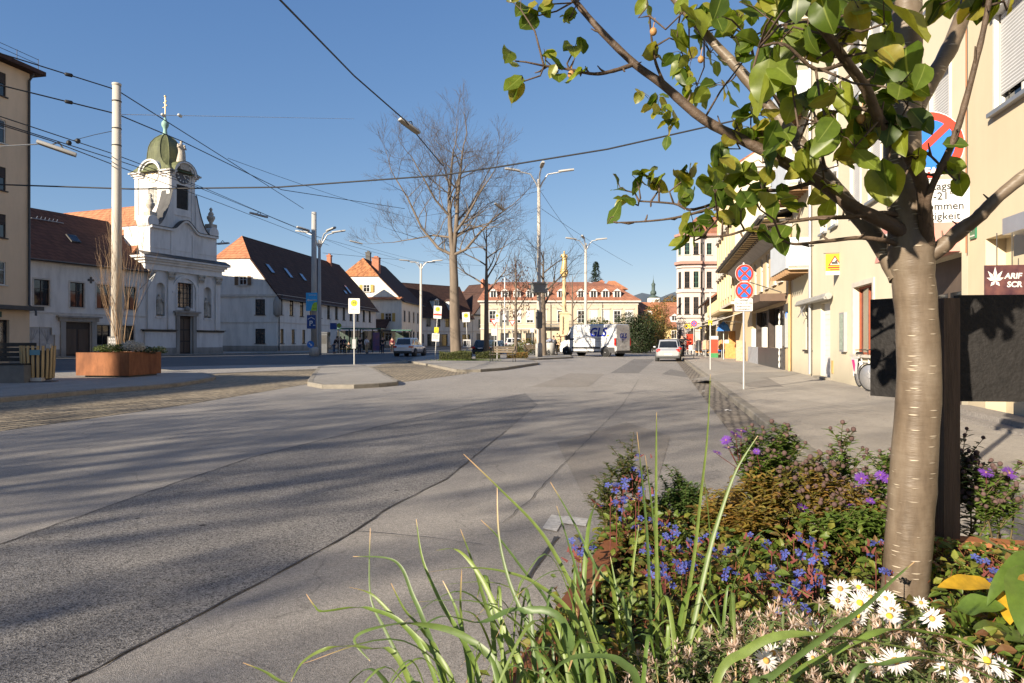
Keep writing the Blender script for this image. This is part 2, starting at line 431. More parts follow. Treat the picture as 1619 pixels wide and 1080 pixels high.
seam('road_crack', [(561, 841), (650, 848), (760, 862)], 0.008, seed=5)
seam('road_crack', [(640, 655), (860, 640), (1000, 650), (1110, 660)], 0.008, seed=6)
seam('road_joint', [(835, 915), (858, 880), (880, 850)], 0.035, seed=7, jit=0.004)
gpoly('painted_marking', [(872, 815), (893, 819), (880, 842), (857, 837)], 0.008, PAINT)
gpoly('painted_marking', [(893, 817), (930, 822), (926, 834), (884, 828)], 0.0085, PAINT)
sheet('street_surface', [(-60, 26), (-22, 27.0), (-19, 36), (-15.5, 39), (-10, 40.5), (-8.0, 46), (-7.4, 52), (-6, 70), (-4.5, 100), (8, 118), (-10, 128), (-60, 120)], 0.004, ASPH_ROAD)  # dark street asphalt, its edge drawn along the tan block's cast shadow
def band(name, a, b, w, z=0.008):
 a, b = Vector(a), Vector(b); t = (b - a).normalized(); s = Vector((-t.y, t.x, 0)) * w / 2
 sheet(name, [a + s, a - s, b - s, b + s], z, PAINT)
for k in range(5): band('painted_marking', (-26 + k * 3.4, 47 + k * 6.2, 0), (-25.0 + k * 3.4, 49.4 + k * 6.2, 0), 0.15)
gpoly('cobbled_lane', [(-500, 745), (0, 682), (150, 661), (300, 639), (420, 619), (505, 604), (640, 604), (745, 590), (640, 569), (590, 579), (505, 583), (350, 590), (200, 606), (0, 630), (-500, 680)], 0.0045, SETT)
left_isle = [gp(x, y, .12) for x, y in [(-420, 680), (-150, 643), (0, 628), (75, 622), (151, 615.5), (220, 610.5), (280, 605.5), (318, 600), (336, 596.5), (341, 594), (335, 591.2), (318, 588.5), (255, 584), (60, 590), (-300, 596)]]
raised('pavement', left_isle, 0.12, PAVE_L)
mid_isle = [gp(x, y, .12) for x, y in [(486, 604), (487, 600), (503, 579.5), (520, 577.3), (560, 576.4), (575, 577.2), (590, 581), (615, 594), (630, 601), (628, 603.5), (600, 606), (560, 608), (510, 608)]]
raised('pavement', mid_isle, 0.12, PAVE_L)
tree_isle = [gp(x, y, .12) for x, y in [(645, 570.4), (679, 575.7), (700, 580), (722, 584.5), (760, 584), (795, 581.6), (851, 573.6), (845, 569.5), (822, 567.3), (850, 566.6), (905, 564.2), (900, 559.5), (830, 556.5), (700, 558.5), (655, 565)]]
raised('pavement', tree_isle, 0.12, PAVE_L)
church_walk = [(-48, 30), (-37.2, 53), (-31.2, 67), (-28.0, 75.2), (-23.6, 76), (-19.6, 109), (-12.6, 122), (-2, 126.5), (6, 132), (-60, 140)]
raised('pavement', church_walk, 0.12, PAVE_L)
raised('pavement', [row(1.60, -6), row(1.58, 20), row(1.60, 60), row(2.0, 84), row(9.5, 84), row(9.5, -6)], 0.12, PAVE, 0.17)
sheet('gutter_strip', [row(1.0, -6), row(1.59, -6), row(1.59, 75), row(1.1, 75)], 0.0045, SETT_G)
PZ = .1235
for (px, nm, mt) in (([(1135, 594), (1205, 592), (1240, 612), (1185, 612)], 'pavement_patch', PATCH_A), ([(1090, 600), (1152, 590), (1215, 600), (1180, 606)], 'pavement_patch', PAVE_L), ([(1150, 590), (1290, 586), (1235, 596), (1165, 599)], 'pavement_patch', PAVE_L)):
 sheet(nm, [gp(x, y, .12) for x, y in px], PZ, mt); PZ += .0015
def pseam(px, w, seed):
 pts = [gp(x, y, .12) for x, y in px]; mb = MB(); r2 = random.Random(seed)
 for a, b in zip(pts, pts[1:]):
  q = max(2, int((b - a).length / 0.2))
  for i in range(q):
   p, s = a.lerp(b, i / q), a.lerp(b, (i + 1) / q); t = (b - a).normalized(); n_ = Vector((-t.y, t.x, 0)) * w * r2.uniform(.5, 1)
   mb.quad(p + n_, p - n_, s - n_, s + n_)
 o = mb.build('pavement_crack', TAR, loc=(0, 0, .0085)); o['kind'] = 'structure'
 if o.data.polygons[0].normal.z < 0: o.data.flip_normals()
pseam([(1165, 617), (1225, 611), (1280, 602), (1300, 600)], 0.008, 1)
pseam([(1205, 672), (1290, 671), (1430, 678), (1619, 690)], 0.006, 2)
pseam([(1180, 625), (1260, 633), (1420, 655), (1619, 668)], 0.004, 3)
HILL_HAZE = pm('wooded_hills_haze', (0.10, 0.125, 0.15), 1.0, 0.18, 0.012)  # grey blue of distance haze put into the forest colour
def hill(pts, depth, d):
 mb = MB(); n = len(pts)
 top = [at(x, y, d) for x, y in pts]
 vs = []; 
 for p in top: vs += [(p.x * 0.82, p.y * 0.82, -1), p, (p.x * 1.25, p.y * 1.25, -1)]
 fs = []
 for i in range(n - 1):
  a, b = i * 3, i * 3 + 3
  fs += [(a, b, b + 1, a + 1), (a + 1, b + 1, b + 2, a + 2)]
 mb.add(vs, fs, 0, True); o = mb.build('hills', HILL_HAZE); o['kind'] = 'structure'
r_ = random.Random(5)
hill([(150 + i * 40, 478 + r_.uniform(-3, 3) - (14 if 20 < i < 25 else 0)) for i in range(20)] + [(960, 472), (1000, 468), (1015, 463), (1030, 466), (1045, 470), (1060, 464), (1075, 459), (1100, 455), (1140, 458), (1200, 466), (1400, 480), (1700, 500)], 0, 1500)
# ------------------------------------------------------------------ building kit
GLASS = glassy('window_glass'); GLASS_L = glassy('shop_glass', (0.03, 0.035, 0.04), 0.03)
FR_W = pm('white_paint', (0.58, 0.57, 0.54), 0.5, 0.06, 5)
FR_D = pm('dark_brown_paint', (0.055, 0.042, 0.035), 0.6, 0.2, 5)
STONE = pm('pale_stone_trim', (0.52, 0.48, 0.42), 0.85, 0.15, 3, 0.1, 50)
ZINC = pm('zinc_sheet', (0.32, 0.33, 0.34), 0.45, 0.15, 2, metal=0.6)
DARKZ = pm('dark_sheet', (0.06, 0.058, 0.056), 0.5, 0.25, 2)
SLAT = pm('roller_blind', (0.50, 0.50, 0.50), 0.5, 0.06, 3)
SHUT_Y = pm('ochre_shutter', (0.42, 0.28, 0.08), 0.7, 0.15, 6)
SHUT_B = pm('brown_shutter', (0.16, 0.10, 0.06), 0.7, 0.15, 6)
SHUT_G = pm('green_shutter', (0.05, 0.13, 0.09), 0.7, 0.15, 6)
CURT = pm('white_blind', (0.60, 0.59, 0.56), 0.7, 0.08, 3)
WINST = {
 'dark': dict(fr=FR_D, nx=2, nz=3, sur=None, sill=FR_D, rec=.10),
 'darktrim': dict(fr=FR_D, nx=2, nz=2, sur=STONE, sill=STONE, rec=.14),
 'white': dict(fr=FR_W, nx=2, nz=2, sur=None, sill=STONE, rec=.12),
 'whitetrim': dict(fr=FR_W, nx=2, nz=2, sur=FR_W, sill=STONE, rec=.12),
 'hood': dict(fr=FR_W, nx=2, nz=3, sur=FR_W, sill=STONE, rec=.10, hood=STONE),
 'hoodblind': dict(fr=FR_W, nx=2, nz=3, sur=FR_W, sill=STONE, rec=.10, hood=STONE, blind=(.78, CURT)),
 'roller': dict(fr=FR_W, nx=2, nz=1, sur=None, sill=ZINC, rec=.12, blind=(.86, SLAT), box=True),
 'rollerhalf': dict(fr=FR_D, nx=1, nz=1, sur=None, sill=FR_D, rec=.10, blind=(.45, FR_D)),
 'yellowshut': dict(fr=FR_W, nx=2, nz=2, sur=FR_W, sill=STONE, rec=.06, shut=SHUT_Y),
 'brownshut': dict(fr=FR_W, nx=2, nz=2, sur=STONE, sill=STONE, rec=.06, shut=SHUT_B),
 'plain': dict(fr=FR_W, nx=1, nz=1, sur=None, sill=None, rec=.08),
 'green': dict(fr=SHUT_G, nx=2, nz=3, sur=STONE, sill=STONE, rec=.10),
 'shop': dict(fr=FR_D, nx=2, nz=1, sur=None, sill=None, rec=.25, pane=GLASS_L),
 'red': dict(fr=pm('rust_red_frame', (0.30, 0.08, 0.04), 0.6, 0.15, 5), nx=2, nz=1, sur=STONE, sill=STONE, rec=.18, pane=GLASS_L),
}
WCACHE = {}
def win(root, st, xc, zb, w, h, T=None):
 S = WINST[st]; key = (st, round(w, 2), round(h, 2))
 if key not in WCACHE:
  rec = S['rec']; t = min(0.055, w * .09); ms = {}
  a = MB(); y0, y1 = rec - .05, rec + .02
  a.box(-w/2, -w/2 + t, y0, y1, 0, h); a.box(w/2 - t, w/2, y0, y1, 0, h)
  a.box(-w/2 + t, w/2 - t, y0, y1, 0, t); a.box(-w/2 + t, w/2 - t, y0, y1, h - t, h)
  for i in range(1, S['nx']):
   x = -w/2 + w * i / S['nx']; a.box(x - t * .55, x + t * .55, y0 + .004, y1, t, h - t)
  for i in range(1, S['nz']):
   z = h * (i / S['nz'] if S['nz'] != 2 else .64); a.box(-w/2 + t, w/2 - t, y0 + .008, y1, z - t * .4, z + t * .4)
  ms['window'] = (a.mesh('window', S['fr']), None)
  b = MB(); b.quad((-w/2 + t * .5, rec - .005, t * .5), (w/2 - t * .5, rec - .005, t * .5), (w/2 - t * .5, rec - .005, h - t * .5), (-w/2 + t * .5, rec - .005, h - t * .5))
  ms['pane'] = (b.mesh('pane', S.get('pane', GLASS)), None)
  if S['sur']:
   s = MB(); q = .13; p = -.035
   s.box(-w/2 - q, -w/2, p, .0, -.02, h + q); s.box(w/2, w/2 + q, p, .0, -.02, h + q); s.box(-w/2, w/2, p, .0, h, h + q)
   ms['surround'] = (s.mesh('surround', S['sur']), None)
  if S.get('hood'):
   s = MB(); s.box(-w/2 - .28, w/2 + .28, -.2, 0, h + .38, h + .47); s.box(-w/2 - .2, w/2 + .2, -.1, 0, h + .26, h + .38); ms['hood'] = (s.mesh('hood', S['hood']), None)
  if S['sill']:
   s = MB(); s.box(-w/2 - .09, w/2 + .09, -.1, rec - .05, -.07, -.002); ms['sill'] = (s.mesh('sill', S['sill']), None)
  if S.get('shut'):
   for k, sx in ((0, -1), (1, 1)):
    s = MB(); x0 = sx * (w/2 + .14); x1 = sx * (w/2 + .14 + w * .48); xa, xb = min(x0, x1), max(x0, x1)
    s.box(xa, xb, -.075, -.04, -.02, h + .02)
    for j in range(8): s.box(xa + .04, xb - .04, -.088, -.0755, .08 + j * (h - .1) / 8, .08 + (j + .6) * (h - .1) / 8)
    ms['shutter%d' % k] = (s.mesh('shutter', S['shut']), None)
  if S.get('blind'):
   fr_, bm_ = S['blind']; s = MB(); z0 = h * (1 - fr_); q = max(3, int((h - z0) / .055))
   for j in range(q):
    za, zb2 = z0 + (h - z0) * j / q, z0 + (h - z0) * (j + 1) / q; zm = (za + zb2) / 2
    s.quad((-w/2 + t, rec - .062, za), (w/2 - t, rec - .062, za), (w/2 - t, rec - .075, zm), (-w/2 + t, rec - .075, zm))
    s.quad((-w/2 + t, rec - .075, zm), (w/2 - t, rec - .075, zm), (w/2 - t, rec - .062, zb2), (-w/2 + t, rec - .062, zb2))
   ms['blind'] = (s.mesh('blind', bm_), None)
   if S.get('box'):
    s = MB(); s.box(-w/2 - .03, w/2 + .03, -.1, rec - .08, h - .2, h + .02); s.box(-w/2 - .03, -w/2 + .025, -.03, rec - .08, -.0, h - .2); s.box(w/2 - .025, w/2 + .03, -.03, rec - .08, 0, h - .2); ms['blind_box'] = (s.mesh('blind_box', FR_W), None)
  WCACHE[key] = ms
 ms = WCACHE[key]
 loc = Vector((xc, 0, zb)); rz = 0
 if T is not None: loc = T[0] @ loc; rz = T[1]
 o = link('window', ms['window'][0], root, loc, rz)
 for k, (me, _) in ms.items():
  if k == 'window': continue
  link(k.rstrip('01'), me, o)
 return o
def panel(mb, W, Hh, holes, M=None, depth=.3, z0=0.0, mat=0, x0=0.0):
 xs = sorted({x0, W} | {round(v, 4) for h in holes for v in (h[0], h[1])}); zs = sorted({z0, Hh} | {round(v, 4) for h in holes for v in (h[2], h[3])})
 xs = [x for x in xs if x0 <= x <= W]; zs = [z for z in zs if z0 <= z <= Hh]
 for a, b in zip(xs, xs[1:]):
  run = None
  for c, d in zip(zs, zs[1:]):
   xm, zm = (a + b) / 2, (c + d) / 2
   if any(h[0] < xm < h[1] and h[2] < zm < h[3] for h in holes):
    continue
   mb.quad((a, 0, c), (b, 0, c), (b, 0, d), (a, 0, d), mat, M)
 for x, X, z, Z in holes:
  mb.quad((x, 0, z), (x, depth, z), (x, depth, Z), (x, 0, Z), mat, M) if False else None
  for q in (((x, 0, z), (x, 0, Z), (x, depth, Z), (x, depth, z)), ((X, 0, z), (X, depth, z), (X, depth, Z), (X, 0, Z)),
     ((x, 0, z), (x, depth, z), (X, depth, z), (X, 0, z)), ((x, 0, Z), (X, 0, Z), (X, depth, Z), (x, depth, Z)),
     ((x, depth, z), (x, depth, Z), (X, depth, Z), (X, depth, z))):
   mb.quad(*q, mat, M)
def faceT(face, W, D):
 if face == 'F': return (Matrix(), 0.0)
 if face == 'L': return (Matrix.Translation((0, D, 0)) @ Matrix.Rotation(R(-90), 4, 'Z'), R(-90))
 if face == 'R': return (Matrix.Translation((W, 0, 0)) @ Matrix.Rotation(R(90), 4, 'Z'), R(90))
 return (Matrix.Translation((W, D, 0)) @ Matrix.Rotation(R(180), 4, 'Z'), R(180))
def bld(name, label, org, ang, W, D, Hh, wall, wins=None, cat='building', roof=None, bands=(), group=None, extra_holes=None, plinth=None, zbase=0.0):
 """W along the street, D deep; ang = direction of the front, seen from the street left to right"""
 root = thing(name, label, cat, (org[0], org[1], zbase), ang, group)
 wins = wins or {}; mb = MB()
 for f in 'FLRB':
  T = faceT(f, W, D); ws = wins.get(f, []); Lw = W if f in 'FB' else D
  holes = [(x - w/2, x + w/2, z, z + h) for st, x, z, w, h in ws if z < Hh] + list((extra_holes or {}).get(f, []))
  panel(mb, Lw, Hh, holes, T[0])
  for st, x, z, w, h in ws: win(root, st, x, z, w, h, T if z < Hh else (T[0] @ Matrix.Translation((0, -.13, 0)), T[1]))
  if roof and roof['t'] == 'gable' and f in 'LR':
   ze, zr = Hh, roof['zr']; hp = roof.get('hip' + f); hw = Lw / 2
   if hp is None: mb.poly([(0, 0, ze), (Lw, 0, ze), (hw, 0, zr)], 0, T[0])
   elif hp > ze + .05:
    k = hw * (hp - ze) / (zr - ze); mb.poly([(0, 0, ze), (Lw, 0, ze), (Lw - k, 0, hp), (k, 0, hp)], 0, T[0])
 mb.build('wall', wall, root)
 if plinth:
  p = MB(); hz = plinth[0]
  gaps = sorted([(x - w/2, x + w/2) for st, x, z, w, h in wins.get('F', []) if z < hz] + [(h[0], h[1]) for h in (extra_holes or {}).get('F', []) if h[2] < hz])
  x = 0.0
  for a, b in gaps + [(W, W)]:
   if a > x + .05: p.box(x, a, -.04, .01, -.02, hz)
   x = max(x, b)
  p.box(-.04, -.002, -.04, D, -.02, hz); p.box(W + .002, W + .04, -.04, D, -.02, hz)
  p.build('plinth', plinth[1], root)
 for z0, z1, pr, m in bands:
  b = MB(); b.box(-pr, W + pr, -pr, -.002, z0, z1); b.box(-pr, -.002, 0, D, z0, z1); b.box(W + .002, W + pr, 0, D, z0, z1)
  b.build('cornice', m, root)
 if roof: make_roof(root, W, D, Hh, roof)
 return root
def make_roof(root, W, D, ze, r):
 m = r['m']; o = r.get('o', .45)
 if r['t'] == 'flat':
  mb = MB(); mb.box(-o, W + o, -o, D + o, ze, ze + r.get('h', .35)); return mb.build('roof', m, root)
 zr = r['zr']; sl = (zr - ze) / (D / 2); th = .14; g = r.get('g', .25)
 zo = ze - sl * o + .05; mb = MB()
 hl, hr = r.get('hipL'), r.get('hipR')
 def end(x, sgn, hp):
  if hp is None: return [(x + sgn * g, -o, zo), (x + sgn * g, D / 2, zr + .05)], None
  run = r.get('run', (zr - hp) / sl)
  yk = (hp - ze) / sl
  if hp <= ze + .05: return [(x + sgn * o, -o, zo), (x - sgn * run, D / 2, zr + .05)], [(x + sgn * o, -o, zo), (x + sgn * o, D + o, zo), (x - sgn * run, D / 2, zr + .05)]
  e = .3; zk = hp + .05 - sl * e * .0
  return [(x + sgn * g, -o, zo), (x + sgn * g, yk, zk), (x - sgn * run, D / 2, zr + .05)], [(x + sgn * g, yk, zk), (x + sgn * g, D - yk, zk), (x - sgn * run, D / 2, zr + .05)]
 a, ha = end(0, -1, hl); b, hb = end(W, 1, hr)
 front = a + b[::-1]; back = [(x, D - y, z) for x, y, z in front]
 mb.slab(front[::-1], th); mb.slab(back, th)
 ro = mb.build('roof', m, root)
 for h in (ha, hb):
  if h: q = MB(); q.slab(h, th - .01); q.build('roof_hip', r.get('mh', m), root)
 if r.get('gutter', True):
  q = MB(); q.tube([(-.1, -o - .05, zo - .02), (W + .1, -o - .05, zo - .02)], .075, 6); q.build('gutter', DARKZ, root)
 return ro
def chimney(root, x, y, z0, z1, w=.7, m=None):
 mb = MB(); mb.box(x - w/2, x + w/2, y - w/2, y + w/2, z0, z1); mb.box(x - w/2 - .08, x + w/2 + .08, y - w/2 - .08, y + w/2 + .08, z1, z1 + .15); mb.box(x - w/4, x + w/4, y - w/4, y + w/4, z1 + .15, z1 + .4)
 mb.build('chimney', m or BRICK, root)
def downpipe(root, x, z0, z1, y=-.09, m=None, T=None):
 mb = MB(); mb.tube([(x, y, z0), (x, y, z1)], .055, 8, M=T); mb.build('downpipe', m or DARKZ, root)
BRICK = pm('chimney_brick', (0.36, 0.15, 0.09), 0.9, 0.25, 8)
def skylight(root, x, s0, s1, D, ze, zr, w, mat):
 """roof window lying on the front slope, s measured up the slope 0..1"""
 def p(x, s, lift):
  n = Vector((0, -(zr - ze), D / 2)).normalized(); return Vector((x, s * D / 2, ze + s * (zr - ze) + .05)) + n * lift
 mb = MB(); a, b, c, d = p(x - w/2, s0, .01), p(x + w/2, s0, .01), p(x + w/2, s1, .01), p(x - w/2, s1, .01)
 e, f, g, h = p(x - w/2, s0, .12), p(x + w/2, s0, .12), p(x + w/2, s1, .12), p(x - w/2, s1, .12)
 mb.add([a, b, c, d, e, f, g, h], [(4, 5, 6, 7), (0, 1, 5, 4), (1, 2, 6, 5), (2, 3, 7, 6), (3, 0, 4, 7)]); k = mb.build('skylight', DARKZ, root)
 q = MB(); q.quad(p(x - w/2 + .08, s0 + .01, .126), p(x + w/2 - .08, s0 + .01, .126), p(x + w/2 - .08, s1 - .01, .126), p(x - w/2 + .08, s1 - .01, .126)); q.build('pane', mat, k)
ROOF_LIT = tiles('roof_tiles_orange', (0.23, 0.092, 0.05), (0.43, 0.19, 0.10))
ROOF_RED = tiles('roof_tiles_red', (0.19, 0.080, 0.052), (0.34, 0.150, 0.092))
ROOF_BRN_SHADE = tiles('roof_tiles_brown_shade', (0.042, 0.024, 0.020), (0.080, 0.044, 0.034))  # brown tiles darkened so the colour carries the shade of grazing slopes
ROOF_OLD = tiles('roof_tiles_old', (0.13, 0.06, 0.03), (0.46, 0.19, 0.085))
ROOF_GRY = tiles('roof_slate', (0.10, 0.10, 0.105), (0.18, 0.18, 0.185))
# ------------------------------------------------------------------ left row (fronts run away from the camera)
def left_ang(a): return math.atan2(math.cos(R(a)), math.sin(R(a)))
def along(o, a, s, n=0.0):
 return Vector((o[0] + math.sin(R(a)) * s - math.cos(R(a)) * n, o[1] + math.cos(R(a)) * s + math.sin(R(a)) * n, 0))
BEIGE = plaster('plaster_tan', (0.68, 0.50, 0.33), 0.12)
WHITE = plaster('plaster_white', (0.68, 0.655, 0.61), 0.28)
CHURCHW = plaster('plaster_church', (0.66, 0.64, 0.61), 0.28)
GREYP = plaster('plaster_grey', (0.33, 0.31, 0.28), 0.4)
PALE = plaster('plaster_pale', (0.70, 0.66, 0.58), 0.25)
b1o = Vector((-31.1, 44.0, 0)); A1 = 12.3; L1 = 39.0
o1 = along(b1o, A1, -L1)
w1 = []
for k in range(5):
 for j in range(13):
  w1.append(('rollerhalf' if (k + j) % 3 else 'white', L1 - 2.35 - j * 2.9, 4.85 + k * 2.92, 1.45, 1.45))
sh1 = [('shop', L1 - 2.6 - j * 3.4, .2, 2.4, 2.5) for j in range(11)]
B1 = bld('apartment_block', 'tan five storey apartment block with roof railing at the left edge', o1, left_ang(A1), L1, 11, 18.6, BEIGE, {'F': w1 + sh1}, bands=[(3.35, 3.6, .55, DARKZ)], plinth=(.5, GREYP))
mb = MB(); mb.box(-.6, L1 + .6, -.65, 11.6, 18.6, 18.85); mb.slab([(-.6, -.65, 18.87), (L1 + .6, -.65, 18.87), (L1 + .6, 5.5, 20.1), (-.6, 5.5, 20.1)], .06); mb.build('roof', ROOF_BRN_SHADE, B1)
mb = MB()
for z in (.35, .65): mb.tube([(0, -.35, 18.95 + z), (L1 + .3, -.35, 18.95 + z)], .018, 5)
for k in range(27): mb.tube([(k * 1.5 + .3, -.35, 18.9), (k * 1.5 + .3, -.35, 19.65)], .018, 5)
mb.build('snow_railing', DARKZ, B1)
mb = MB(); mb.tube([(L1 - .12, -.45, 18.5), (L1 - .12, -.1, 18.1), (L1 - .12, -.1, 3.7), (L1 - .12, -.62, 3.3), (L1 - .12, -.62, 3.0)], .07, 8); mb.build('downpipe', DARKZ, B1)
mb = MB(); mb.box(L1 - 5.2, L1 - 2.0, -.12, -.01, 2.85, 3.2); sg = mb.build('shop_sign', pm('sign_dark_green', (0.05, 0.09, 0.06), .6), B1)
w0 = [('white', 2 + j * 3.1, 4.5 + k * 2.95, 1.4, 1.5) for k in range(5) for j in range(0, 12)]
B0 = bld('apartment_block', 'tall apartment block out of the picture on the left, shaped for its shadow', along(o1, A1, -60), left_ang(A1), 39, 3.5, 20.6, BEIGE, {'F': w0}, roof=dict(t='flat', m=ROOF_BRN_SHADE, o=.5))  # unseen block, inferred from its shadow and kept shallow to shape it
A2 = 21.5; CO = Vector((-34.4, 64.0, 0)); L2 = 13.2
o2 = along(CO, A2, -L2)
def x2(px): # position along this front seen at px
 r = (px - CX) / F; s, c = math.sin(R(A2)), math.cos(R(A2)); return (r * o2.y - o2.x) / (s - r * c)
up = [('darktrim', x2(p), 4.25, 1.25, 2.1) for p in (66, 122, 163, 206)]
lo = [('darktrim', x2(163), 1.05, 1.35, 1.75), ('darktrim', x2(202), 1.05, 1.35, 1.75)]
B2 = bld('house', 'white two storey house with dark red roof between the block and the church', o2, left_ang(A2), L2, 10, 8.3, WHITE, {'F': up + lo}, cat='house',
   roof=dict(t='gable', zr=12.9, m=tiles('roof_tiles_dark_red', (.065, .033, .026), (.125, .058, .042)), o=.5, g=.1), bands=[(3.6, 3.75, .05, STONE), (7.75, 8.05, .18, STONE)], plinth=(.7, GREYP),
   extra_holes={'F': [(x2(124) - 1.15, x2(124) + 1.15, 0.12, 3.0), (x2(64) - 1.2, x2(64) + 1.2, .12, 2.5)]})
dm = MB(); xd = x2(124); dm.box(xd - 1.15, xd + 1.15, .18, .24, .12, 3.0); d = dm.build('door', FR_D, B2)
for k in range(2):
 q = MB(); q.box(xd - 1.0 + k * 1.1, xd - .1 + k * 1.1, .14, .178, .3, 2.4); q.build('door_panel', pm('door_oak', (0.10, 0.07, 0.05), .6, .2, 4, stretch=(1, 1, .15)), d)
q = MB(); q.box(xd - 1.6, xd - 1.16, -.12, .02, .0, 3.05); q.box(xd + 1.16, xd + 1.6, -.12, .02, 0, 3.05); q.box(xd - 1.75, xd + 1.75, -.2, .02, 3.05, 3.35); q.box(xd - 1.95, xd + 1.95, -.38, .02, 3.35, 3.5); q.build('portal', GREYP, B2)
xg = x2(64); q = MB(); q.box(xg - 1.2, xg - .02, .1, .16, .14, 2.5); q.box(xg + .02, xg + 1.2, .1, .16, .14, 2.5)
for s in (-.62, .62):
 for k in range(5): q.tube([(xg + s - .5 + k * .25, .09, .3), (xg + s + .5 - k * .25, .09, 2.3)], .02, 5)
q.build('gate', pm('gate_steel', (0.35, 0.36, 0.37), .5, .15, 3, metal=.4), B2)
q = MB(); q.box(x2(92) - .55, x2(92) + .55, -.04, -.005, 1.9, 2.5); q.build('notice_plate', FR_W, B2)
q = MB(); c0 = Vector((x2(143.5), -.03, 6.65))
for a in (0, 90): q.box(c0.x - (.28 if a == 0 else .09), c0.x + (.28 if a == 0 else .09), -.045 - a * 1e-5, -.005, c0.z - (.09 if a == 0 else .28), c0.z + (.09 if a == 0 else .28))
q.build('wall_anchor', DARKZ, B2)
skylight(B2, x2(143), .35, .5, 10, 8.3, 12.9, .9, GLASS)
q = MB()
for k in range(6): q.tube([(x2(120) + k * .35 - 1, 3.5, 11.75), (x2(120) + k * .35 - .6, 3.9, 12.1)], .03, 5)
q.tube([(x2(120) - 1.4, 3.5, 11.8), (x2(120) + 1.4, 3.5, 11.8)], .04, 5); q.build('roof_hatch', ZINC, B2)
mb = MB(); mb.tube([(x2(214), -.5, 6.1), (x2(222), -1.9, 7.6)], .03, 6); mb.tube([(x2(212), -.2, 4.0), (x2(222), -1.9, 7.6)], .025, 6); mb.build('flag_pole', ZINC, B2)
COPPER = pm('copper_patina', (0.075, 0.085, 0.04), .6, .35, .8, fine=(6, .35), stretch=(1, 1, .25), col2=(0.165, 0.18, 0.085))
COPPER_L = pm('copper_green', (0.22, 0.36, 0.30), .6, .2, 3)
SANDST = pm('weathered_sandstone', (0.40, 0.36, 0.30), .9, .3, 6, .3, 30)
GOLDP = pm('gilded_metal', (0.75, 0.55, 0.28), .4, .15, 3, metal=.6)
CH = thing('church', 'white baroque church with green copper onion dome tower and clock', 'church', CO, left_ang(A2))
Wc = 9.2
def arch_fill(mb, x0, x1, z1, rad, y=0.0, n=10, mat=0, d=.0):
 xc = (x0 + x1) / 2; zc = z1 - rad
 for sgn in (-1, 1):
  pts = [(xc + sgn * rad, y, z1)]
  for k in range(n + 1):
   a = math.pi / 2 * k / n
   pts.append((xc + sgn * rad * math.cos(a), y, zc + rad * math.sin(a)))
  mb.poly(pts if sgn < 0 else pts[::-1], mat)
niches = [(1.2, 2.2), (7.0, 8.0)]
holes = [(a, b, 3.75, 7.0) for a, b in niches] + [(3.65, 5.55, 4.7, 7.2), (3.75, 5.45, .1, 3.9)]
mb = MB(); panel(mb, Wc, 9.4, holes, None, .45)
for a, b in niches: arch_fill(mb, a, b, 7.0, (b - a) / 2)
panel(mb, 18, 9.4, [], faceT('L', Wc, 18)[0]); panel(mb, 18, 9.4, [], faceT('R', Wc, 18)[0]); panel(mb, Wc, 9.4, [], faceT('B', Wc, 18)[0])
T = faceT('B', Wc, 18)[0]; mb.poly([(0, 0, 9.4), (Wc, 0, 9.4), (Wc/2, 0, 15)], 0, T)
mb.build('wall', CHURCHW, CH)
for x in (.15, 2.45, 6.15, 8.45): MB().box(x, x + .62, -.16, -.002, 2.55, 8.15).build('pilaster', CHURCHW, CH)
for x in (.15, 2.45, 6.15, 8.45):
 q = MB(); q.extrude([(x - .0, -.2, 7.35), (x + .62, -.2, 7.35), (x + .78, -.2, 8.15), (x - .16, -.2, 8.15)], (0, -.12, 0))
 for k in range(3): q.ball((x + .1 + .21 * k, -.33, 7.6), .12, 6, 4)
 for k in (0, 1): q.ball((x - .02 + .66 * k, -.34, 7.95), .15, 6, 4)
 q.build('capital', SANDST, CH)
q = MB(); q.box(-.35, 3.3, -.3, -.002, 2.3, 2.42); q.box(5.9, Wc + .3, -.3, -.002, 2.3, 2.42); q.box(-.5, 3.4, -.42, -.002, 2.42, 2.5); q.box(5.8, Wc + .42, -.42, -.002, 2.42, 2.5); q.build('ledge', DARKZ, CH)
for a, b in ((-.15, 3.4), (5.8, Wc + .15)): MB().box(a, b, -.18, -.002, .0, 2.3).build('pedestal_course', CHURCHW, CH); MB().box(a - .04, b + .03, -.24, -.182, -.05, .75).build('plinth', GREYP, CH)
q = MB()
for z0, z1, p in ((8.15, 8.4, .2), (8.4, 8.75, .12), (8.75, 9.0, .3), (9.0, 9.22, .5), (9.22, 9.42, .72)): q.box(-p, Wc + p, -p - .02, -.002, z0, z1); q.box(-p, -.002, 0, 3, z0, z1); q.box(Wc + .002, Wc + p, 0, 3, z0, z1)
q.build('entablature', CHURCHW, CH)
q = MB(); q.slab([(-.75, -.78, 9.44), (Wc + .75, -.78, 9.44), (Wc + .75, 0, 9.85), (-.75, 0, 9.85)], .05); q.build('cornice_roof', DARKZ, CH)
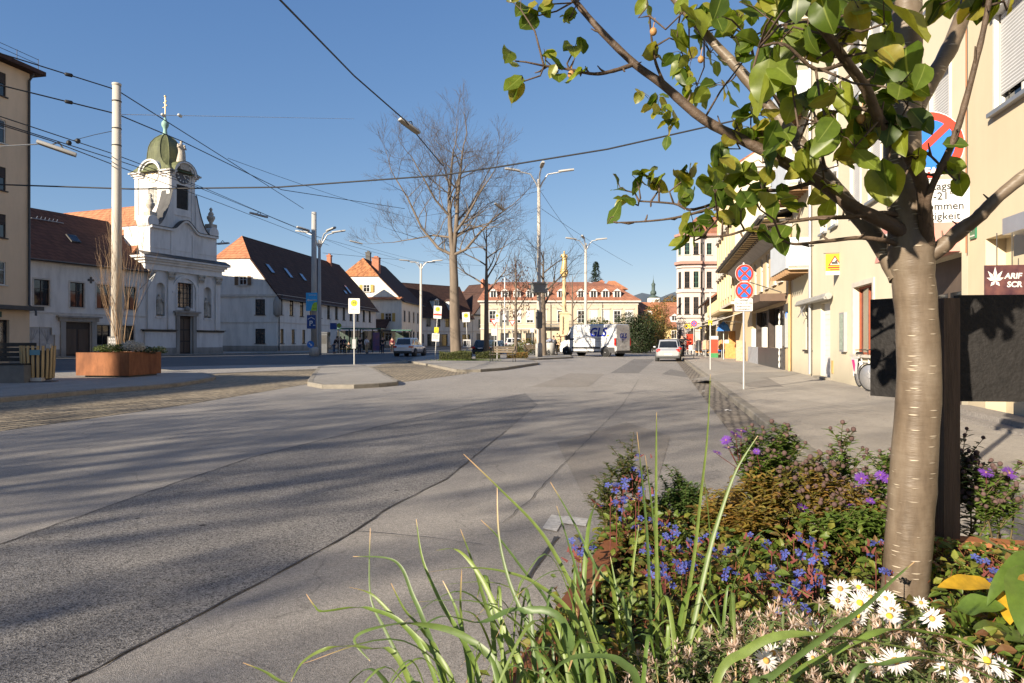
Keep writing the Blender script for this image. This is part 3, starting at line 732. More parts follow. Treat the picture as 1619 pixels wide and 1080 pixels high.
def attic():
 mb = MB(); top = []
 n = 40
 for i in range(n + 1):
  x = .5 + (Wc - 1.0) * i / n; u = abs(x - Wc / 2) / (Wc / 2 - .5)
  z = 12.15 + (1.05 * (math.cos(u / .42 * math.pi) * .5 + .5) if u < .42 else 0)
  top.append((x, z))
 pts = [(.5, 9.42)] + top + [(Wc - .5, 9.42)]
 mb.extrude([(x, -.02, z) for x, z in pts], (0, 3.4, 0))
 mb.box(.5, Wc - .5, -.06, -.021, 9.8, 9.95); mb.box(.5, Wc - .5, -.06, -.021, 10.3, 10.36)
 for x in (3.1, 5.7): mb.box(x - .25, x + .25, -.09, -.022, 9.42, 12.1)
 mb.build('attic', CHURCHW, CH)
 c = MB()
 for a, b in zip(top, top[1:]):
  c.extrude([(a[0], -.3, a[1]), (b[0], -.3, b[1]), (b[0], -.3, b[1] + .22), (a[0], -.3, a[1] + .22)], (0, 3.9, 0))
 c.build('attic_cornice', CHURCHW, CH)
 c = MB()
 for a, b in zip(top, top[1:]):
  c.extrude([(a[0], -.36, a[1] + .225), (b[0], -.36, b[1] + .225), (b[0], -.36, b[1] + .27), (a[0], -.36, a[1] + .27)], (0, 4.0, 0))
 c.build('attic_flashing', DARKZ, CH)
attic()
q = MB(); q.box(3.65, 5.55, .25, .3, 4.7, 7.2); w_ = q.build('window', FR_D, CH)
q = MB(); q.quad((3.75, .24, 4.8), (5.45, .24, 4.8), (5.45, .24, 7.1), (3.75, .24, 7.1)); q.build('pane', GLASS, w_)
q = MB()
for k in range(1, 4): q.tube([(3.65 + k * .475, .2, 4.7), (3.65 + k * .475, .2, 7.2)], .03, 5)
for k in range(1, 5): q.tube([(3.65, .2, 4.7 + k * .5), (5.55, .2, 4.7 + k * .5)], .03, 5)
q.build('grille', DARKZ, w_)
def arcband(mb, xc, zc, r0, r1, y0, y1, a0=0, a1=180, n=20):
 for i in range(n):
  a, b = R(a0 + (a1 - a0) * i / n), R(a0 + (a1 - a0) * (i + 1) / n)
  mb.extrude([(xc + r0 * math.cos(a), y0, zc + r0 * math.sin(a)), (xc + r1 * math.cos(a), y0, zc + r1 * math.sin(a)), (xc + r1 * math.cos(b), y0, zc + r1 * math.sin(b)), (xc + r0 * math.cos(b), y0, zc + r0 * math.sin(b))], (0, y1 - y0, 0))
q = MB(); arcband(q, 4.6, 6.35, 1.28, 1.6, -.14, -.003); q.box(3.0, 3.32, -.14, -.003, 2.5, 6.35); q.box(5.88, 6.2, -.14, -.003, 2.5, 6.35); q.box(2.92, 3.36, -.2, -.003, 6.1, 6.3); q.box(5.84, 6.28, -.2, -.003, 6.1, 6.3); q.build('arch', CHURCHW, CH)
q = MB(); q.box(3.5, 3.65, -.06, .0, 4.55, 7.3); q.box(5.55, 5.7, -.06, 0, 4.55, 7.3); q.box(3.65, 5.55, -.06, 0, 7.2, 7.35); q.box(3.4, 5.8, -.12, 0, 4.45, 4.6); q.build('window_surround', CHURCHW, CH)
q = MB(); q.box(3.75, 5.45, .2, .28, .1, 3.9); d = q.build('door', FR_D, CH)
for k in range(2):
 for j in range(3): p_ = MB(); p_.box(3.85 + k * .8, 4.5 + k * .8, .16, .198, .3 + j * 1.15, 1.3 + j * 1.15); p_.build('door_panel', pm('door_oak', (0.10, .07, .05)), d)
q = MB(); q.box(3.35, 3.75, -.25, 0, 0, 4.0); q.box(5.45, 5.85, -.25, 0, 0, 4.0); q.box(3.2, 6.0, -.34, 0, 3.9, 4.2); q.box(3.0, 6.2, -.5, 0, 4.2, 4.36); q.ball((4.6, -.3, 4.6), .3, 8, 6); q.build('portal', GREYP, CH)
def statue(h, seed, holds=True):
 r2 = random.Random(seed); mb = MB(); secs = []
 for t, w, d, ox in ((0, .20, .17, 0), (.08, .19, .16, .0), (.3, .165, .14, .02), (.48, .155, .12, .03), (.6, .15, .11, .01), (.72, .17, .11, -.01), (.8, .15, .10, -.01), (.84, .06, .06, -.005), (.87, .05, .055, 0)):
  sec = []
  for k in range(14):
   a = 2 * math.pi * k / 14; fold = 1 + (.13 * math.sin(a * 5 + seed + t * 4) if t < .7 else 0)
   sec.append(((ox + w * math.cos(a) * fold) * h, d * math.sin(a) * fold * h, t * h))
  secs.append(sec)
 mb.loft(secs); mb.ball((.005 * h, -.01 * h, .925 * h), .062 * h, 10, 8, sc=(.85, 1, 1.15))
 mb.tube([(.14 * h, 0, .78 * h), (.2 * h, -.04 * h, .66 * h), (.12 * h, -.15 * h, .6 * h), (.02 * h, -.17 * h, .66 * h)], [.045 * h, .04 * h, .033 * h, .028 * h], 8)
 mb.tube([(-.15 * h, 0, .78 * h), (-.22 * h, -.05 * h, .65 * h), (-.18 * h, -.16 * h, .72 * h)], [.045 * h, .04 * h, .028 * h], 8)
 if holds: mb.ball((.0, -.2 * h, .72 * h), .05 * h, 8, 6)
 return mb
for i, (a, b) in enumerate(niches):
 o = statue(2.0, 3 + i).build('niche_statue', SANDST, None); tag(o, ('dark stone saint standing in the left niche of the church front', 'dark stone saint standing in the right niche of the church front')[i], 'statue', 'statues of the church front')
 m = CH.matrix_basis if False else (Matrix.Translation(CO) @ Matrix.Rotation(left_ang(A2), 4, 'Z'))
 o.matrix_world = m @ Matrix.Translation(((a + b) / 2, .22, 3.95))
for a, b in niches:
 q = MB(); q.box(a - .05, b + .05, -.08, .4, 3.6, 3.78); q.build('niche_shelf', CHURCHW, CH)
tx0, tx1, ty0, ty1 = 3.15, 6.1, .35, 5.05
mb = MB(); fr = Matrix.Translation((tx0, ty0, 0)); Wt, Dt = tx1 - tx0, ty1 - ty0
for f, hs in (('F', [(.75, 2.2, 14.6, 17.0)]), ('L', [(1.75, 2.95, 14.9, 16.7)]), ('R', [(1.75, 2.95, 14.9, 16.7)]), ('B', [])):
 panel(mb, Wt if f in 'FB' else Dt, 18.2, hs, fr @ faceT(f, Wt, Dt)[0], .25, 11.5)
mb.build('tower_wall', CHURCHW, CH)
for f in 'FL':
 TT = fr @ faceT(f, Wt, Dt)[0]; Lw = Wt if f == 'F' else Dt
 q = MB()
 for x in (0.0, Lw - .4): q.box(x + .003, x + .397, -.1, -.002, 12.2, 17.7, M=TT)
 q.box(.4, Lw - .4, -.06, -.002, 13.9, 14.0, M=TT)
 q.build('corner_strip', CHURCHW, CH)
def louver(T, x0, x1, z0, z1, mat, gap):
 q = MB(); q.box(x0, x1, .16, .2, z0, z1, M=T)
 n = int((z1 - z0) / .12)
 for k in range(n):
  z = z0 + (z1 - z0) * k / n
  q.extrude([(x0 + .04, .05, z), (x0 + .04, .15, z + .09), (x0 + .04, .15, z + .11), (x0 + .04, .05, z + .02)], ((x1 - x0) / 2 - .06, 0, 0), 0, T)
  q.extrude([((x0 + x1) / 2 + .02, .05, z), ((x0 + x1) / 2 + .02, .15, z + .09), ((x0 + x1) / 2 + .02, .15, z + .11), ((x0 + x1) / 2 + .02, .05, z + .02)], ((x1 - x0) / 2 - .06, 0, 0), 0, T)
 return q.build('belfry_shutter', mat, CH)
louver(fr @ faceT('L', Wt, Dt)[0], 1.75, 2.95, 14.9, 16.7, pm('louver_pale', (.50, .49, .45), .7), 1)
louver(fr @ faceT('F', Wt, Dt)[0], .75, 2.2, 14.6, 17.0, DARKZ, 1)
q = MB()
for f in 'FLRB':
 TT = fr @ faceT(f, Wt, Dt)[0]; Lw = Wt if f in 'FB' else Dt; rr = min(1.15, Lw * .36)
 for z0, z1, p in ((17.7, 17.9, .15), (17.9, 18.1, .3), (18.1, 18.25, .48)):
  q.box(-p, Lw / 2 - rr, -p, .02, z0, z1, M=TT); q.box(Lw / 2 + rr, Lw + p, -p, .02, z0, z1, M=TT)
 for i in range(16):
  for r0, r1, p in ((rr - .02, rr + .18, .3), (rr + .18, rr + .34, .48)):
   a, b = math.pi * i / 16, math.pi * (i + 1) / 16
   q.extrude([(Lw/2 + r0 * math.cos(a), -p, 18.0 + r0 * .95 * math.sin(a)), (Lw/2 + r1 * math.cos(a), -p, 18.0 + r1 * .95 * math.sin(a)), (Lw/2 + r1 * math.cos(b), -p, 18.0 + r1 * .95 * math.sin(b)), (Lw/2 + r0 * math.cos(b), -p, 18.0 + r0 * .95 * math.sin(b))], (0, p + .6, 0), 0, TT)
 pts = [(Lw/2 + rr * math.cos(math.pi * i / 16), 0.01, 18.0 + rr * .95 * math.sin(math.pi * i / 16)) for i in range(17)]
 q.extrude(pts, (0, .5, 0), 0, TT)
q.build('tower_cornice', CHURCHW, CH)
HANDS = pm('clock_white', (.78, .76, .7), .5); CLKD = pm('clock_dark', (.10, .10, .11), .5)
for f in 'FL':
 TT = fr @ faceT(f, Wt, Dt)[0]; Lw = Wt if f == 'F' else Dt
 q = MB(); q.lathe([(.86, 0), (.86, .05), (.8, .06)], 28, M=TT @ Matrix.Translation((Lw/2, -.01, 18.0)) @ Matrix.Rotation(R(90), 4, 'X')); ck = q.build('clock', CLKD if f == 'F' else CHURCHW, CH)
 q = MB()
 for k in range(12):
  a = 2 * math.pi * k / 12; u = Vector((math.cos(a), 0, math.sin(a)))
  q.tube([Vector((Lw/2, -.085, 18.0)) + u * .55, Vector((Lw/2, -.085, 18.0)) + u * .78], .05, 5, M=TT)
 q.build('numeral_ring', HANDS if f == 'F' else GOLDP, ck)
 q = MB(); c0 = Vector((Lw/2, -.11, 18.0)); q.tube([c0, c0 + Vector((.62, 0, .12))], .03, 5, M=TT); q.tube([c0, c0 + Vector((.3, 0, -.3))], .04, 5, M=TT); q.build('clock_hand', HANDS if f == 'F' else GOLDP, ck)
def DZ(z): return 18.2 + (z - 18.2) * .77 if z > 18.2 else z
def dome():
 cx, cy = (tx0 + tx1) / 2, (ty0 + ty1) / 2; secs = []
 for z, hx, hy, oct_ in ((18.2, Wt/2 + .5, Dt/2 + .5, .0), (18.5, Wt/2 + .28, Dt/2 + .2, .0), (18.95, 1.62, 2.15, .25), (19.5, 1.42, 1.7, .6), (20.1, 1.35, 1.5, .9), (20.9, 1.36, 1.42, 1), (21.6, 1.30, 1.34, 1), (22.3, 1.12, 1.15, 1), (22.9, .82, .84, 1), (23.3, .48, .5, 1), (23.5, .3, .3, 1)):
  sec = []
  for k in range(8):
   sx = (1, 1, -1, -1, -1, -1, 1, 1)[k]; sy = (-1, 1, 1, 1, 1, -1, -1, -1)[k]
   t = .42 * oct_ if oct_ else .02
   flat = k in (0, 1, 4, 5)
   c = 1 - (t if flat else 0); e = 1 - (0 if flat else t)
   sy2 = {0: -1, 1: 1, 2: 1, 3: 1, 4: 1, 5: -1, 6: -1, 7: -1}[k]; sx2 = {0: 1, 1: 1, 2: 1, 3: -1, 4: -1, 5: -1, 6: -1, 7: 1}[k]
   sec.append((cx + sx2 * hx * e, cy + sy2 * hy * c, z))
  secs.append(sec)
 secs = [[(x, y, DZ(z)) for x, y, z in s] for s in secs]
 mb = MB(); mb.loft(secs, smooth=False)
 for k in range(8): mb.tube([Vector(s[k]) + (Vector(s[k]) - Vector((cx, cy, s[k][2]))).normalized() * .01 for s in secs[2:]], .045, 5)
 mb.build('onion_dome', COPPER, CH)
 q = MB(); q.lathe([(r, DZ(z)) for r, z in ((.32, 23.45), (.22, 23.7), (.17, 24.2), (.2, 24.4), (.32, 24.7), (.36, 24.95), (.32, 25.2), (.18, 25.4), (.1, 25.8), (.06, 26.3))], 14, (cx, cy, 0)); q.build('finial', COPPER_L, CH)
 q = MB(); q.tube([(cx, cy, DZ(26.2)), (cx, cy, DZ(28.6))], .06, 6)
 for z, w in ((DZ(27.3), .5), (DZ(27.9), .32)): q.tube([(cx - w * .4, cy - w * .9, z), (cx + w * .4, cy + w * .9, z)], .05, 6); q.ball((cx - w * .4, cy - w * .9, z), .08, 6, 4); q.ball((cx + w * .4, cy + w * .9, z), .08, 6, 4)
 q.ball((cx, cy, DZ(28.65)), .12, 8, 6); q.build('tower_cross', GOLDP, CH)
 q = MB(); r0 = min(1.15, Wt * .36)
 for i in range(12):
  a, b = math.pi * i / 12, math.pi * (i + 1) / 12; rr = r0 + .37
  q.quad(((tx0 + tx1)/2 + rr * math.cos(a), ty0 - .52, 18.02 + rr * .95 * math.sin(a)), ((tx0 + tx1)/2 + rr * math.cos(b), ty0 - .52, 18.02 + rr * .95 * math.sin(b)), ((tx0 + tx1)/2 + rr * math.cos(b), ty0 + 1.6, 18.02 + rr * .95 * math.sin(b)), ((tx0 + tx1)/2 + rr * math.cos(a), ty0 + 1.6, 18.02 + rr * .95 * math.sin(a)))
 q.build('hood_roof', COPPER, CH)
dome()
CHM = Matrix.Translation(CO) @ Matrix.Rotation(left_ang(A2), 4, 'Z')
q = MB(); q.box(tx0 + .9, tx1 - .9, ty0 - .35, ty0 + .9, 18.5, 19.25); q.build('statue_base', SANDST, CH)
o = statue(2.3, 9).build('tower_statue', SANDST); tag(o, 'pale stone saint standing above the clock beside the dome', 'statue', 'statues of the church front'); o.matrix_world = CHM @ Matrix.Translation(((tx0 + tx1)/2, ty0 + .2, 19.25))
def urn(x, z, lab):
 q = MB(); q.box(x - .42, x + .42, .1, .94, z - .02, z + .35)
 q.lathe([(.22, .35), (.16, .5), (.3, .75), (.42, 1.0), (.4, 1.2), (.24, 1.3), (.3, 1.42), (.2, 1.6), (.1, 1.75), (.17, 1.9), (.12, 2.05), (.02, 2.15)], 14, (x, .52, z))
 o = q.build('stone_urn', SANDST); tag(o, lab, 'urn', 'urns on the church front'); o.matrix_world = CHM.copy()
urn(1.0, 13.35, 'weathered stone urn on the left shoulder of the church front'); urn(Wc - .75, 13.35, 'weathered stone urn on the right shoulder of the church front')
for sgn, lab in ((-1, 0), (1, 1)):
 q = MB(); xo = tx0 if sgn < 0 else tx1; xe = .6 if sgn < 0 else Wc - .6; pts = []
 for i in range(13):
  t = i / 12; pts.append((xo + (xe - xo) * t, .1, 12.6 + 3.6 * (1 - t) ** 2.6 + (.35 * math.sin(t * math.pi) * -1)))
 poly = pts + [(xe, .1, 12.2), (xo, .1, 12.2)]
 q.extrude(poly, (0, 1.3, 0)); arcband(q, xe + sgn * -.25, 12.75, 0.0, .62, -.05, 1.45, 0, 360, 18); q.build('volute', CHURCHW, CH)
 q = MB()
 for a, b in zip(pts, pts[1:]): q.extrude([(a[0], 0, a[2] + .004), (b[0], 0, b[2] + .004), (b[0], 0, b[2] + .08), (a[0], 0, a[2] + .08)], (0, 1.5, 0))
 q.build('volute_flashing', DARKZ, CH)
mb = MB(); mb.slab([(-.4, 1.5, 9.45), (-.4, 20.4, 9.45), (Wc/2, 18.6, 15.4), (Wc/2, 1.5, 15.4)], .15); mb.slab([(Wc + .4, 20.4, 9.45), (Wc + .4, 1.5, 9.45), (Wc/2, 1.5, 15.4), (Wc/2, 18.6, 15.4)], .15); mb.slab([(-.4, 20.4, 9.45), (Wc + .4, 20.4, 9.45), (Wc/2, 18.6, 15.4)], .15)
mb.build('nave_roof', ROOF_LIT, CH)
A4 = 7.0; o4 = Vector((-26.2, 76.0, 0)) * 1.105; W4, D4 = 34.5, 10.6
def xl(o, a, px):
 r = (px - CX) / F; s, c = math.sin(R(a)), math.cos(R(a)); return (r * o.y - o.x) / (s - r * c)
f4 = [('dark', .95 + 2.78 * k, 4.25, .95, 1.75) for k in range(12)] + [('dark', 1.3 + 2.9 * k, 1.0, .8, 1.65) for k in range(4)]
B4 = bld('long_house', 'long white house with brown half hipped roof and a row of dark windows', o4, left_ang(A4), W4, D4, 6.6, WHITE,
   {'F': f4, 'L': [('dark', D4 - 1.95, 4.2, 1.15, 1.75), ('dark', D4 - 1.95, 1.0, 1.15, 1.65), ('brownshut', D4 - 3.9, 7.55, .85, .95)]}, cat='house',
   roof=dict(t='gable', zr=13.4, m=ROOF_BRN_SHADE, mh=ROOF_LIT, o=.5, g=.15, hipL=10.5, hipR=9.0, run=2.2), bands=[(3.3, 3.42, .05, STONE), (6.25, 6.5, .15, STONE)], plinth=(.75, GREYP))
for x, a, b in ((3.0, .36, .52), (7.6, .34, .52), (11.6, .34, .48), (24.5, .22, .30), (26.6, .25, .44)): skylight(B4, x, a, b, D4, 6.6, 13.4, .9, pm('skylight_glass', (.10, .17, .30), .05, .1, 2, spec=1.0))
q = MB(); q.lathe([(.2, 0), (.42, .25), (.44, 1.6), (.3, 2.1), (.06, 2.35)], 12, (0.05, -.05, 4.0)); q.build('corner_niche', GREYP, B4)
mb = MB(); mb.tube([(.35, -.5, 6.4), (.35, -.12, 5.9), (.35, -.12, .2)], .06, 8); mb.build('downpipe', DARKZ, B4)
chimney(B4, 27.5, 5.0, 12.6, 14.2, .6)
q = MB(); q.box(18.2, 34.2, -.35, -.02, 2.55, 3.15); q.build('shop_fascia', pm('fascia_white', (.55, .55, .55), .6), B4)
for x in (14.5, 17.4, 20.3, 23.6, 26.9, 30.2): q = MB(); q.box(x - 1.1, x + 1.1, -.06, -.01, .3, 2.5); q.build('shop_window', FR_D, B4); q = MB(); q.quad((x - 1.0, -.065, .4), (x + 1.0, -.065, .4), (x + 1.0, -.065, 2.4), (x - 1.0, -.065, 2.4)); q.build('pane', GLASS_L, B4)
A5 = 5.0; o5 = Vector((-18.6, 115.0, 0)) * 1.105; W5, D5 = 16.0, 14.5
B5 = bld('house', 'pale house with patchy orange half hipped roof and ochre shutters', o5, left_ang(A5), W5, D5, 8.4, PALE,
   {'F': [('darktrim', 2 + 3.4 * k, 4.6, 1.1, 1.9) for k in range(4)] + [('darktrim', 2 + 3.4 * k, 1.0, 1.3, 2.0) for k in range(4)],
   'L': [('yellowshut', D5 - 2.3, 4.6, 1.1, 1.4), ('yellowshut', D5 - 2.3, 1.3, 1.1, 1.4), ('yellowshut', D5 - 6.0, 9.6, 1.1, 1.2), ('yellowshut', D5 - 8, 4.6, 1.1, 1.4)]}, cat='house',
   roof=dict(t='gable', zr=15.6, m=ROOF_BRN_SHADE, mh=ROOF_OLD, o=.5, g=.2, hipL=12.2, run=1.9), plinth=(.6, GREYP))
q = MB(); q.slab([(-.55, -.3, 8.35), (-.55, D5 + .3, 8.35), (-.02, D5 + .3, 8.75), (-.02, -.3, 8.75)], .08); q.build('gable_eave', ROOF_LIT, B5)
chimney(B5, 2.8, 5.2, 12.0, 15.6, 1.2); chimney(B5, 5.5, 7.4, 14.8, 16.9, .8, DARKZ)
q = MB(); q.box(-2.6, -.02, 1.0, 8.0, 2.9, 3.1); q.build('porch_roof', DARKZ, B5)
q = MB(); q.slab([(-2.6, 2.0, 3.5), (-2.6, 13.5, 3.5), (-.02, 13.5, 5.0), (-.02, 2.0, 5.0)], .12); q.build('lean_to_roof', ROOF_BRN_SHADE, B5)
A6 = 46.0
o6 = Vector((-19.5, 133, 0)) * 1.105
B6 = bld('house', 'grey white house with brown roof and arched white dormers', o6, left_ang(A6), 15.5, 9, 6.6, WHITE,
   {'F': [('darktrim', 1.6 + 2.4 * k, 4.2, 1.05, 1.7) for k in range(6)] + [('shop', 1.8 + 3.0 * k, .3, 2.2, 2.4) for k in range(5)]}, cat='house',
   roof=dict(t='gable', zr=13.0, m=ROOF_BRN_SHADE, o=.5), bands=[(3.2, 3.4, .1, STONE)], plinth=(.3, GREYP))
def dormer(root, x, ze, zr, D, w, z, h, m, wallm=FR_W, pointed=True):
 sl = (zr - ze) / (D / 2); y0 = (z - ze) / sl + .1; y1 = min(D / 2, (z + h - ze) / sl + .5)
 q = MB(); q.box(x - w/2, x + w/2, y0 - .25, y1, z, z + h)
 d = q.build('dormer', wallm, root)
 q = MB(); q.extrude([(x - w/2 - .15, y0 - .42, z + h - .02), (x + w/2 + .15, y0 - .42, z + h - .02), (x, y0 - .42, z + h + w * .42)], (0, y1 - y0 + 1.1, 0)); q.build('dormer_roof', m, d)
 q = MB(); q.extrude([(x - w/2 + .02, y0 - .44, z + h + .02), (x + w/2 - .02, y0 - .44, z + h + .02), (x, y0 - .44, z + h + w * .33)], (0, .018, 0)); q.build('dormer_gable', wallm, d)
 T = (Matrix.Translation((0, y0 - .27, 0)), 0.0)
 q = MB()
 for sx in (-1, 1): q.quad((x + sx * w * .18 - w * .14, y0 - .262, z + .25), (x + sx * w * .18 + w * .14, y0 - .262, z + .25), (x + sx * w * .18 + w * .14, y0 - .262, z + h - .1), (x + sx * w * .18 - w * .14, y0 - .262, z + h - .1))
 q.build('pane', GLASS, d)
for x in (6.4, 10.4): dormer(B6, x, 6.6, 13, 9, 1.35, 7.6, 1.9, ROOF_BRN_SHADE)
o6b = along(o6, A6, 15.6 * 1.105)
B6b = bld('gabled_house', 'grey white house with steep truncated gable and dark roof', o6b, left_ang(A6), 13.2, 9, 6.9, WHITE,
   {'F': [('darktrim', 2.2 + 2.9 * k, 4.0, 1.2, 1.9) for k in range(4)] + [('shop', 2.2 + 3.0 * k, .3, 2.3, 2.6) for k in range(4)]}, cat='house', bands=[(6.7, 6.95, .3, DARKZ), (3.3, 3.45, .1, STONE)], plinth=(.3, GREYP))
q = MB(); q.extrude([(0.2, 0, 6.95), (13.0, 0, 6.95), (8.6, 0, 11.6), (4.6, 0, 11.6)], (0, 9, 0)); q.build('gable_wall', WHITE, B6b)
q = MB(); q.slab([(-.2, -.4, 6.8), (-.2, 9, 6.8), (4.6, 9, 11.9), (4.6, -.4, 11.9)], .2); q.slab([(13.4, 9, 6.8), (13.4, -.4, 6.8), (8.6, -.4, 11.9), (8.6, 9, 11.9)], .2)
q.slab([(4.3, -.5, 11.7), (8.9, -.5, 11.7), (6.6, 2.2, 14.0)], .15); q.slab([(4.3, -.5, 11.7), (6.6, 2.2, 14.0), (6.6, 9, 14.0), (4.3, 9, 11.7)], .15); q.slab([(8.9, -.5, 11.7), (8.9, 9, 11.7), (6.6, 9, 14.0), (6.6, 2.2, 14.0)], .15); q.build('roof', ROOF_BRN_SHADE, B6b)
win(B6b, 'white', 6.9, 8.2, 1.1, 1.5, (Matrix.Translation((0, -.14, 0)), 0)); chimney(B6b, 5.6, 3, 13.0, 14.6, .7)
for b_ in (B4, B5, B6, B6b): b_.scale = (1.105,) * 3
for (x0, x1, ytop, yb, d, lab) in ((627, 662, 459, 500, 175, 'low orange roof seen above the dark row of houses'), (676, 762, 459, 500, 185, 'pale block with long orange roof far behind the gabled house')):
 a, b = at(x0, ytop, d), at(x1, yb, d); Wd = b.x - a.x; ht = a.z
 bb = bld('distant_house', lab, (a.x, d, 0), 0, Wd, 10, ht - 2.2, PALE, {'F': [('plain', Wd * (k + .5) / 5, ht - 4.4, 1.2, 1.5) for k in range(5)]}, cat='house', roof=dict(t='gable', zr=ht, m=ROOF_LIT, o=.4))
CREAM = plaster('plaster_cream', (0.50, 0.425, 0.315), 0.12)
o7 = Vector((-5.6, 121.5, 0)); W7, D7 = 28.0, 14
xw = [(px - CX) / F * 121.5 - o7.x for px in (779, 798, 818, 838, 858, 887, 919, 938.5, 957.5, 976, 995)]
f7 = []
for i, x in enumerate(xw): f7.append(('hoodblind' if i in (1, 2, 3, 7, 8, 10) else 'hood', x, 4.7, 1.15, 2.1))
f7 += [('shop', x, .35, 1.5, 2.5) for x in xw]
B7 = bld('palace', 'cream two storey palace with red mansard roof and white dormers across the square', o7, 0.0, W7, D7, 8.7, CREAM, {'F': f7},
   bands=[(3.5, 3.75, .12, STONE), (4.3, 4.42, .06, STONE), (7.9, 8.1, .1, STONE), (8.35, 8.7, .5, STONE)], plinth=(.5, GREYP))
q = MB(); e = .55
q.slab([(-e, -e, 8.7), (W7 + e, -e, 8.7), (W7 - 3.4, 3.2, 11.5), (1.0, 3.2, 11.5)], .15); q.slab([(W7 + e, -e, 8.7), (W7 + e, D7, 8.7), (W7 - 3.4, D7 - 3, 11.5), (W7 - 3.4, 3.2, 11.5)], .15)
q.slab([(-e, D7, 8.7), (-e, -e, 8.7), (1.0, 3.2, 11.5), (1.0, D7 - 3, 11.5)], .15); q.slab([(1.0, 3.2, 11.52), (W7 - 3.4, 3.2, 11.52), (W7 - 6, 7.5, 12.6), (3.0, 7.5, 12.6)], .12); q.slab([(W7 - 3.4, 3.2, 11.52), (W7 - 3.4, 11, 11.52), (W7 - 6, 7.5, 12.6)], .1)
q.build('roof', ROOF_RED, B7)
for px in (780, 798, 817.5, 837.5, 862, 887, 918.5, 938.5, 957.5, 976):
 x = (px - CX) / F * 121.5 - o7.x; dormer(B7, x, 8.7, 11.5, 6.6, 1.35, 9.0, 1.35, ROOF_RED)
for x in (3.75, 12.5, 21.7): downpipe(B7, x, .2, 8.4)
chimney(B7, 21, 8, 11.5, 12.2, .9); chimney(B7, 22.6, 8, 11.5, 12.6, .9)
q = MB(); q.slab([(22.5, 6.5, 11.2), (27.4, 6.5, 11.2), (25.2, 8.5, 12.9), (24.0, 8.5, 12.9)], .15); q.slab([(27.4, 6.5, 11.2), (27.4, 12, 11.2), (25.2, 8.5, 12.9)], .1); q.build('rear_roof', ROOF_LIT, B7)
q = MB(); xb = (885 - CX) / F * 121.5 - o7.x; q.box(xb - 3.6, xb + 3.6, -1.0, -.01, 3.75, 3.95)
for k in range(37): q.box(xb - 3.6 + .2 * k - .015, xb - 3.6 + .2 * k + .015, -1.0, -.97, 3.95, 4.9)
q.box(xb - 3.62, xb + 3.62, -1.02, -.95, 4.9, 4.97); q.build('balcony', DARKZ, B7)
o = text('facade_lettering', 'A P O T H E K E', .75, B7, (7.4, -.13, 3.05), DARKZ, .02, .01)
q = MB(); q.lathe([(.02, 0), (.35, .04), (.62, .16), (.72, .26)], 18, M=Matrix.Translation((0, 0, 1.1)) @ Matrix.Rotation(R(75), 4, 'X')); q.tube([(0, .05, 0), (0, .05, 1.1)], .05, 6); q.tube([(0, -.0, .9), (0, -.5, 1.25)], .025, 5)
o = q.build('satellite_dish', pm('dish_white', (.7, .7, .7), .5), loc=at(934, 462, 128)); tag(o, 'white satellite dish above the red palace roof', 'dish')
bb = bld('distant_house', 'yellow house top rising behind the palace roof', at(852, 540, 150) * 1, 0, 9.5, 8, 11.0, plaster('plaster_yellow', (.68, .52, .24), .1), {}, cat='house', roof=dict(t='gable', zr=14.5, m=ROOF_LIT, o=.3), zbase=0)
a = at(1006, 540, 132)
B8 = bld('house', 'yellow house with long orange roof and small dormers behind the bushes', (a.x, 132, 0), R(4), 10.5, 10, 5.4, plaster('plaster_yellow', (.68, .52, .24), .1), {'F': [('whitetrim', 1.5 + 1.9 * k, 2.6, 1.0, 1.5) for k in range(5)]}, cat='house', roof=dict(t='gable', zr=9.2, m=ROOF_LIT, o=.4))
for x in (2.6, 7.9): dormer(B8, x, 5.4, 9.2, 10, 1.6, 6.0, 1.0, ROOF_LIT)
for k in range(3): q = MB(); q.extrude([(1.2 + k * 3.2, -.6, 6.5), (2.6 + k * 3.2, -.6, 5.4), (-.2 + k * 3.2, -.6, 5.4)], (0, 4, 2.0)); q.build('roof_bay', ROOF_LIT, B8)
a = at(1052, 540, 128); B8b = bld('house', 'small ochre house with orange roof beside the pinkish corner building', (a.x, 126, 0), R(0), 7.0, 9, 4.2, plaster('plaster_yellow', (.68, .52, .24), .1), {'F': [('whitetrim', 1.2 + 1.6 * k, 1.9, .9, 1.4) for k in range(4)]}, cat='house', roof=dict(t='gable', zr=8.0, m=ROOF_RED, o=.4))
dormer(B8b, 1.4, 4.2, 8.0, 9, 1.3, 5.0, 1.1, ROOF_RED)
sp = thing('distant_church', 'far white church with slim dark spire on the wooded slope', 'church', (at(1033, 540, 420).x, 420, 0))
q = MB(); q.box(-3.1, 3.1, -3, 3, 0, 28); q.extrude([(-6, 2, 0), (8, 2, 0), (8, 2, 22), (-6, 2, 22)], (0, 9, 0)); q.build('wall', CHURCHW, sp)
q = MB(); q.lathe([(r * .52, 28 + (z - 27) * .55) for r, z in ((6, 27), (6.2, 28), (4.5, 29.2), (2.6, 30), (2.3, 31), (3.5, 31.1), (3.7, 33), (3.3, 34.5), (2.3, 35.5), (2.0, 36), (2.0, 41), (2.6, 42), (1.8, 43.5), (.9, 44.5), (.7, 46), (.25, 48), (.05, 53))], 10); q.build('spire', pm('spire_dark_copper', (.06, .085, .075), .6), sp)
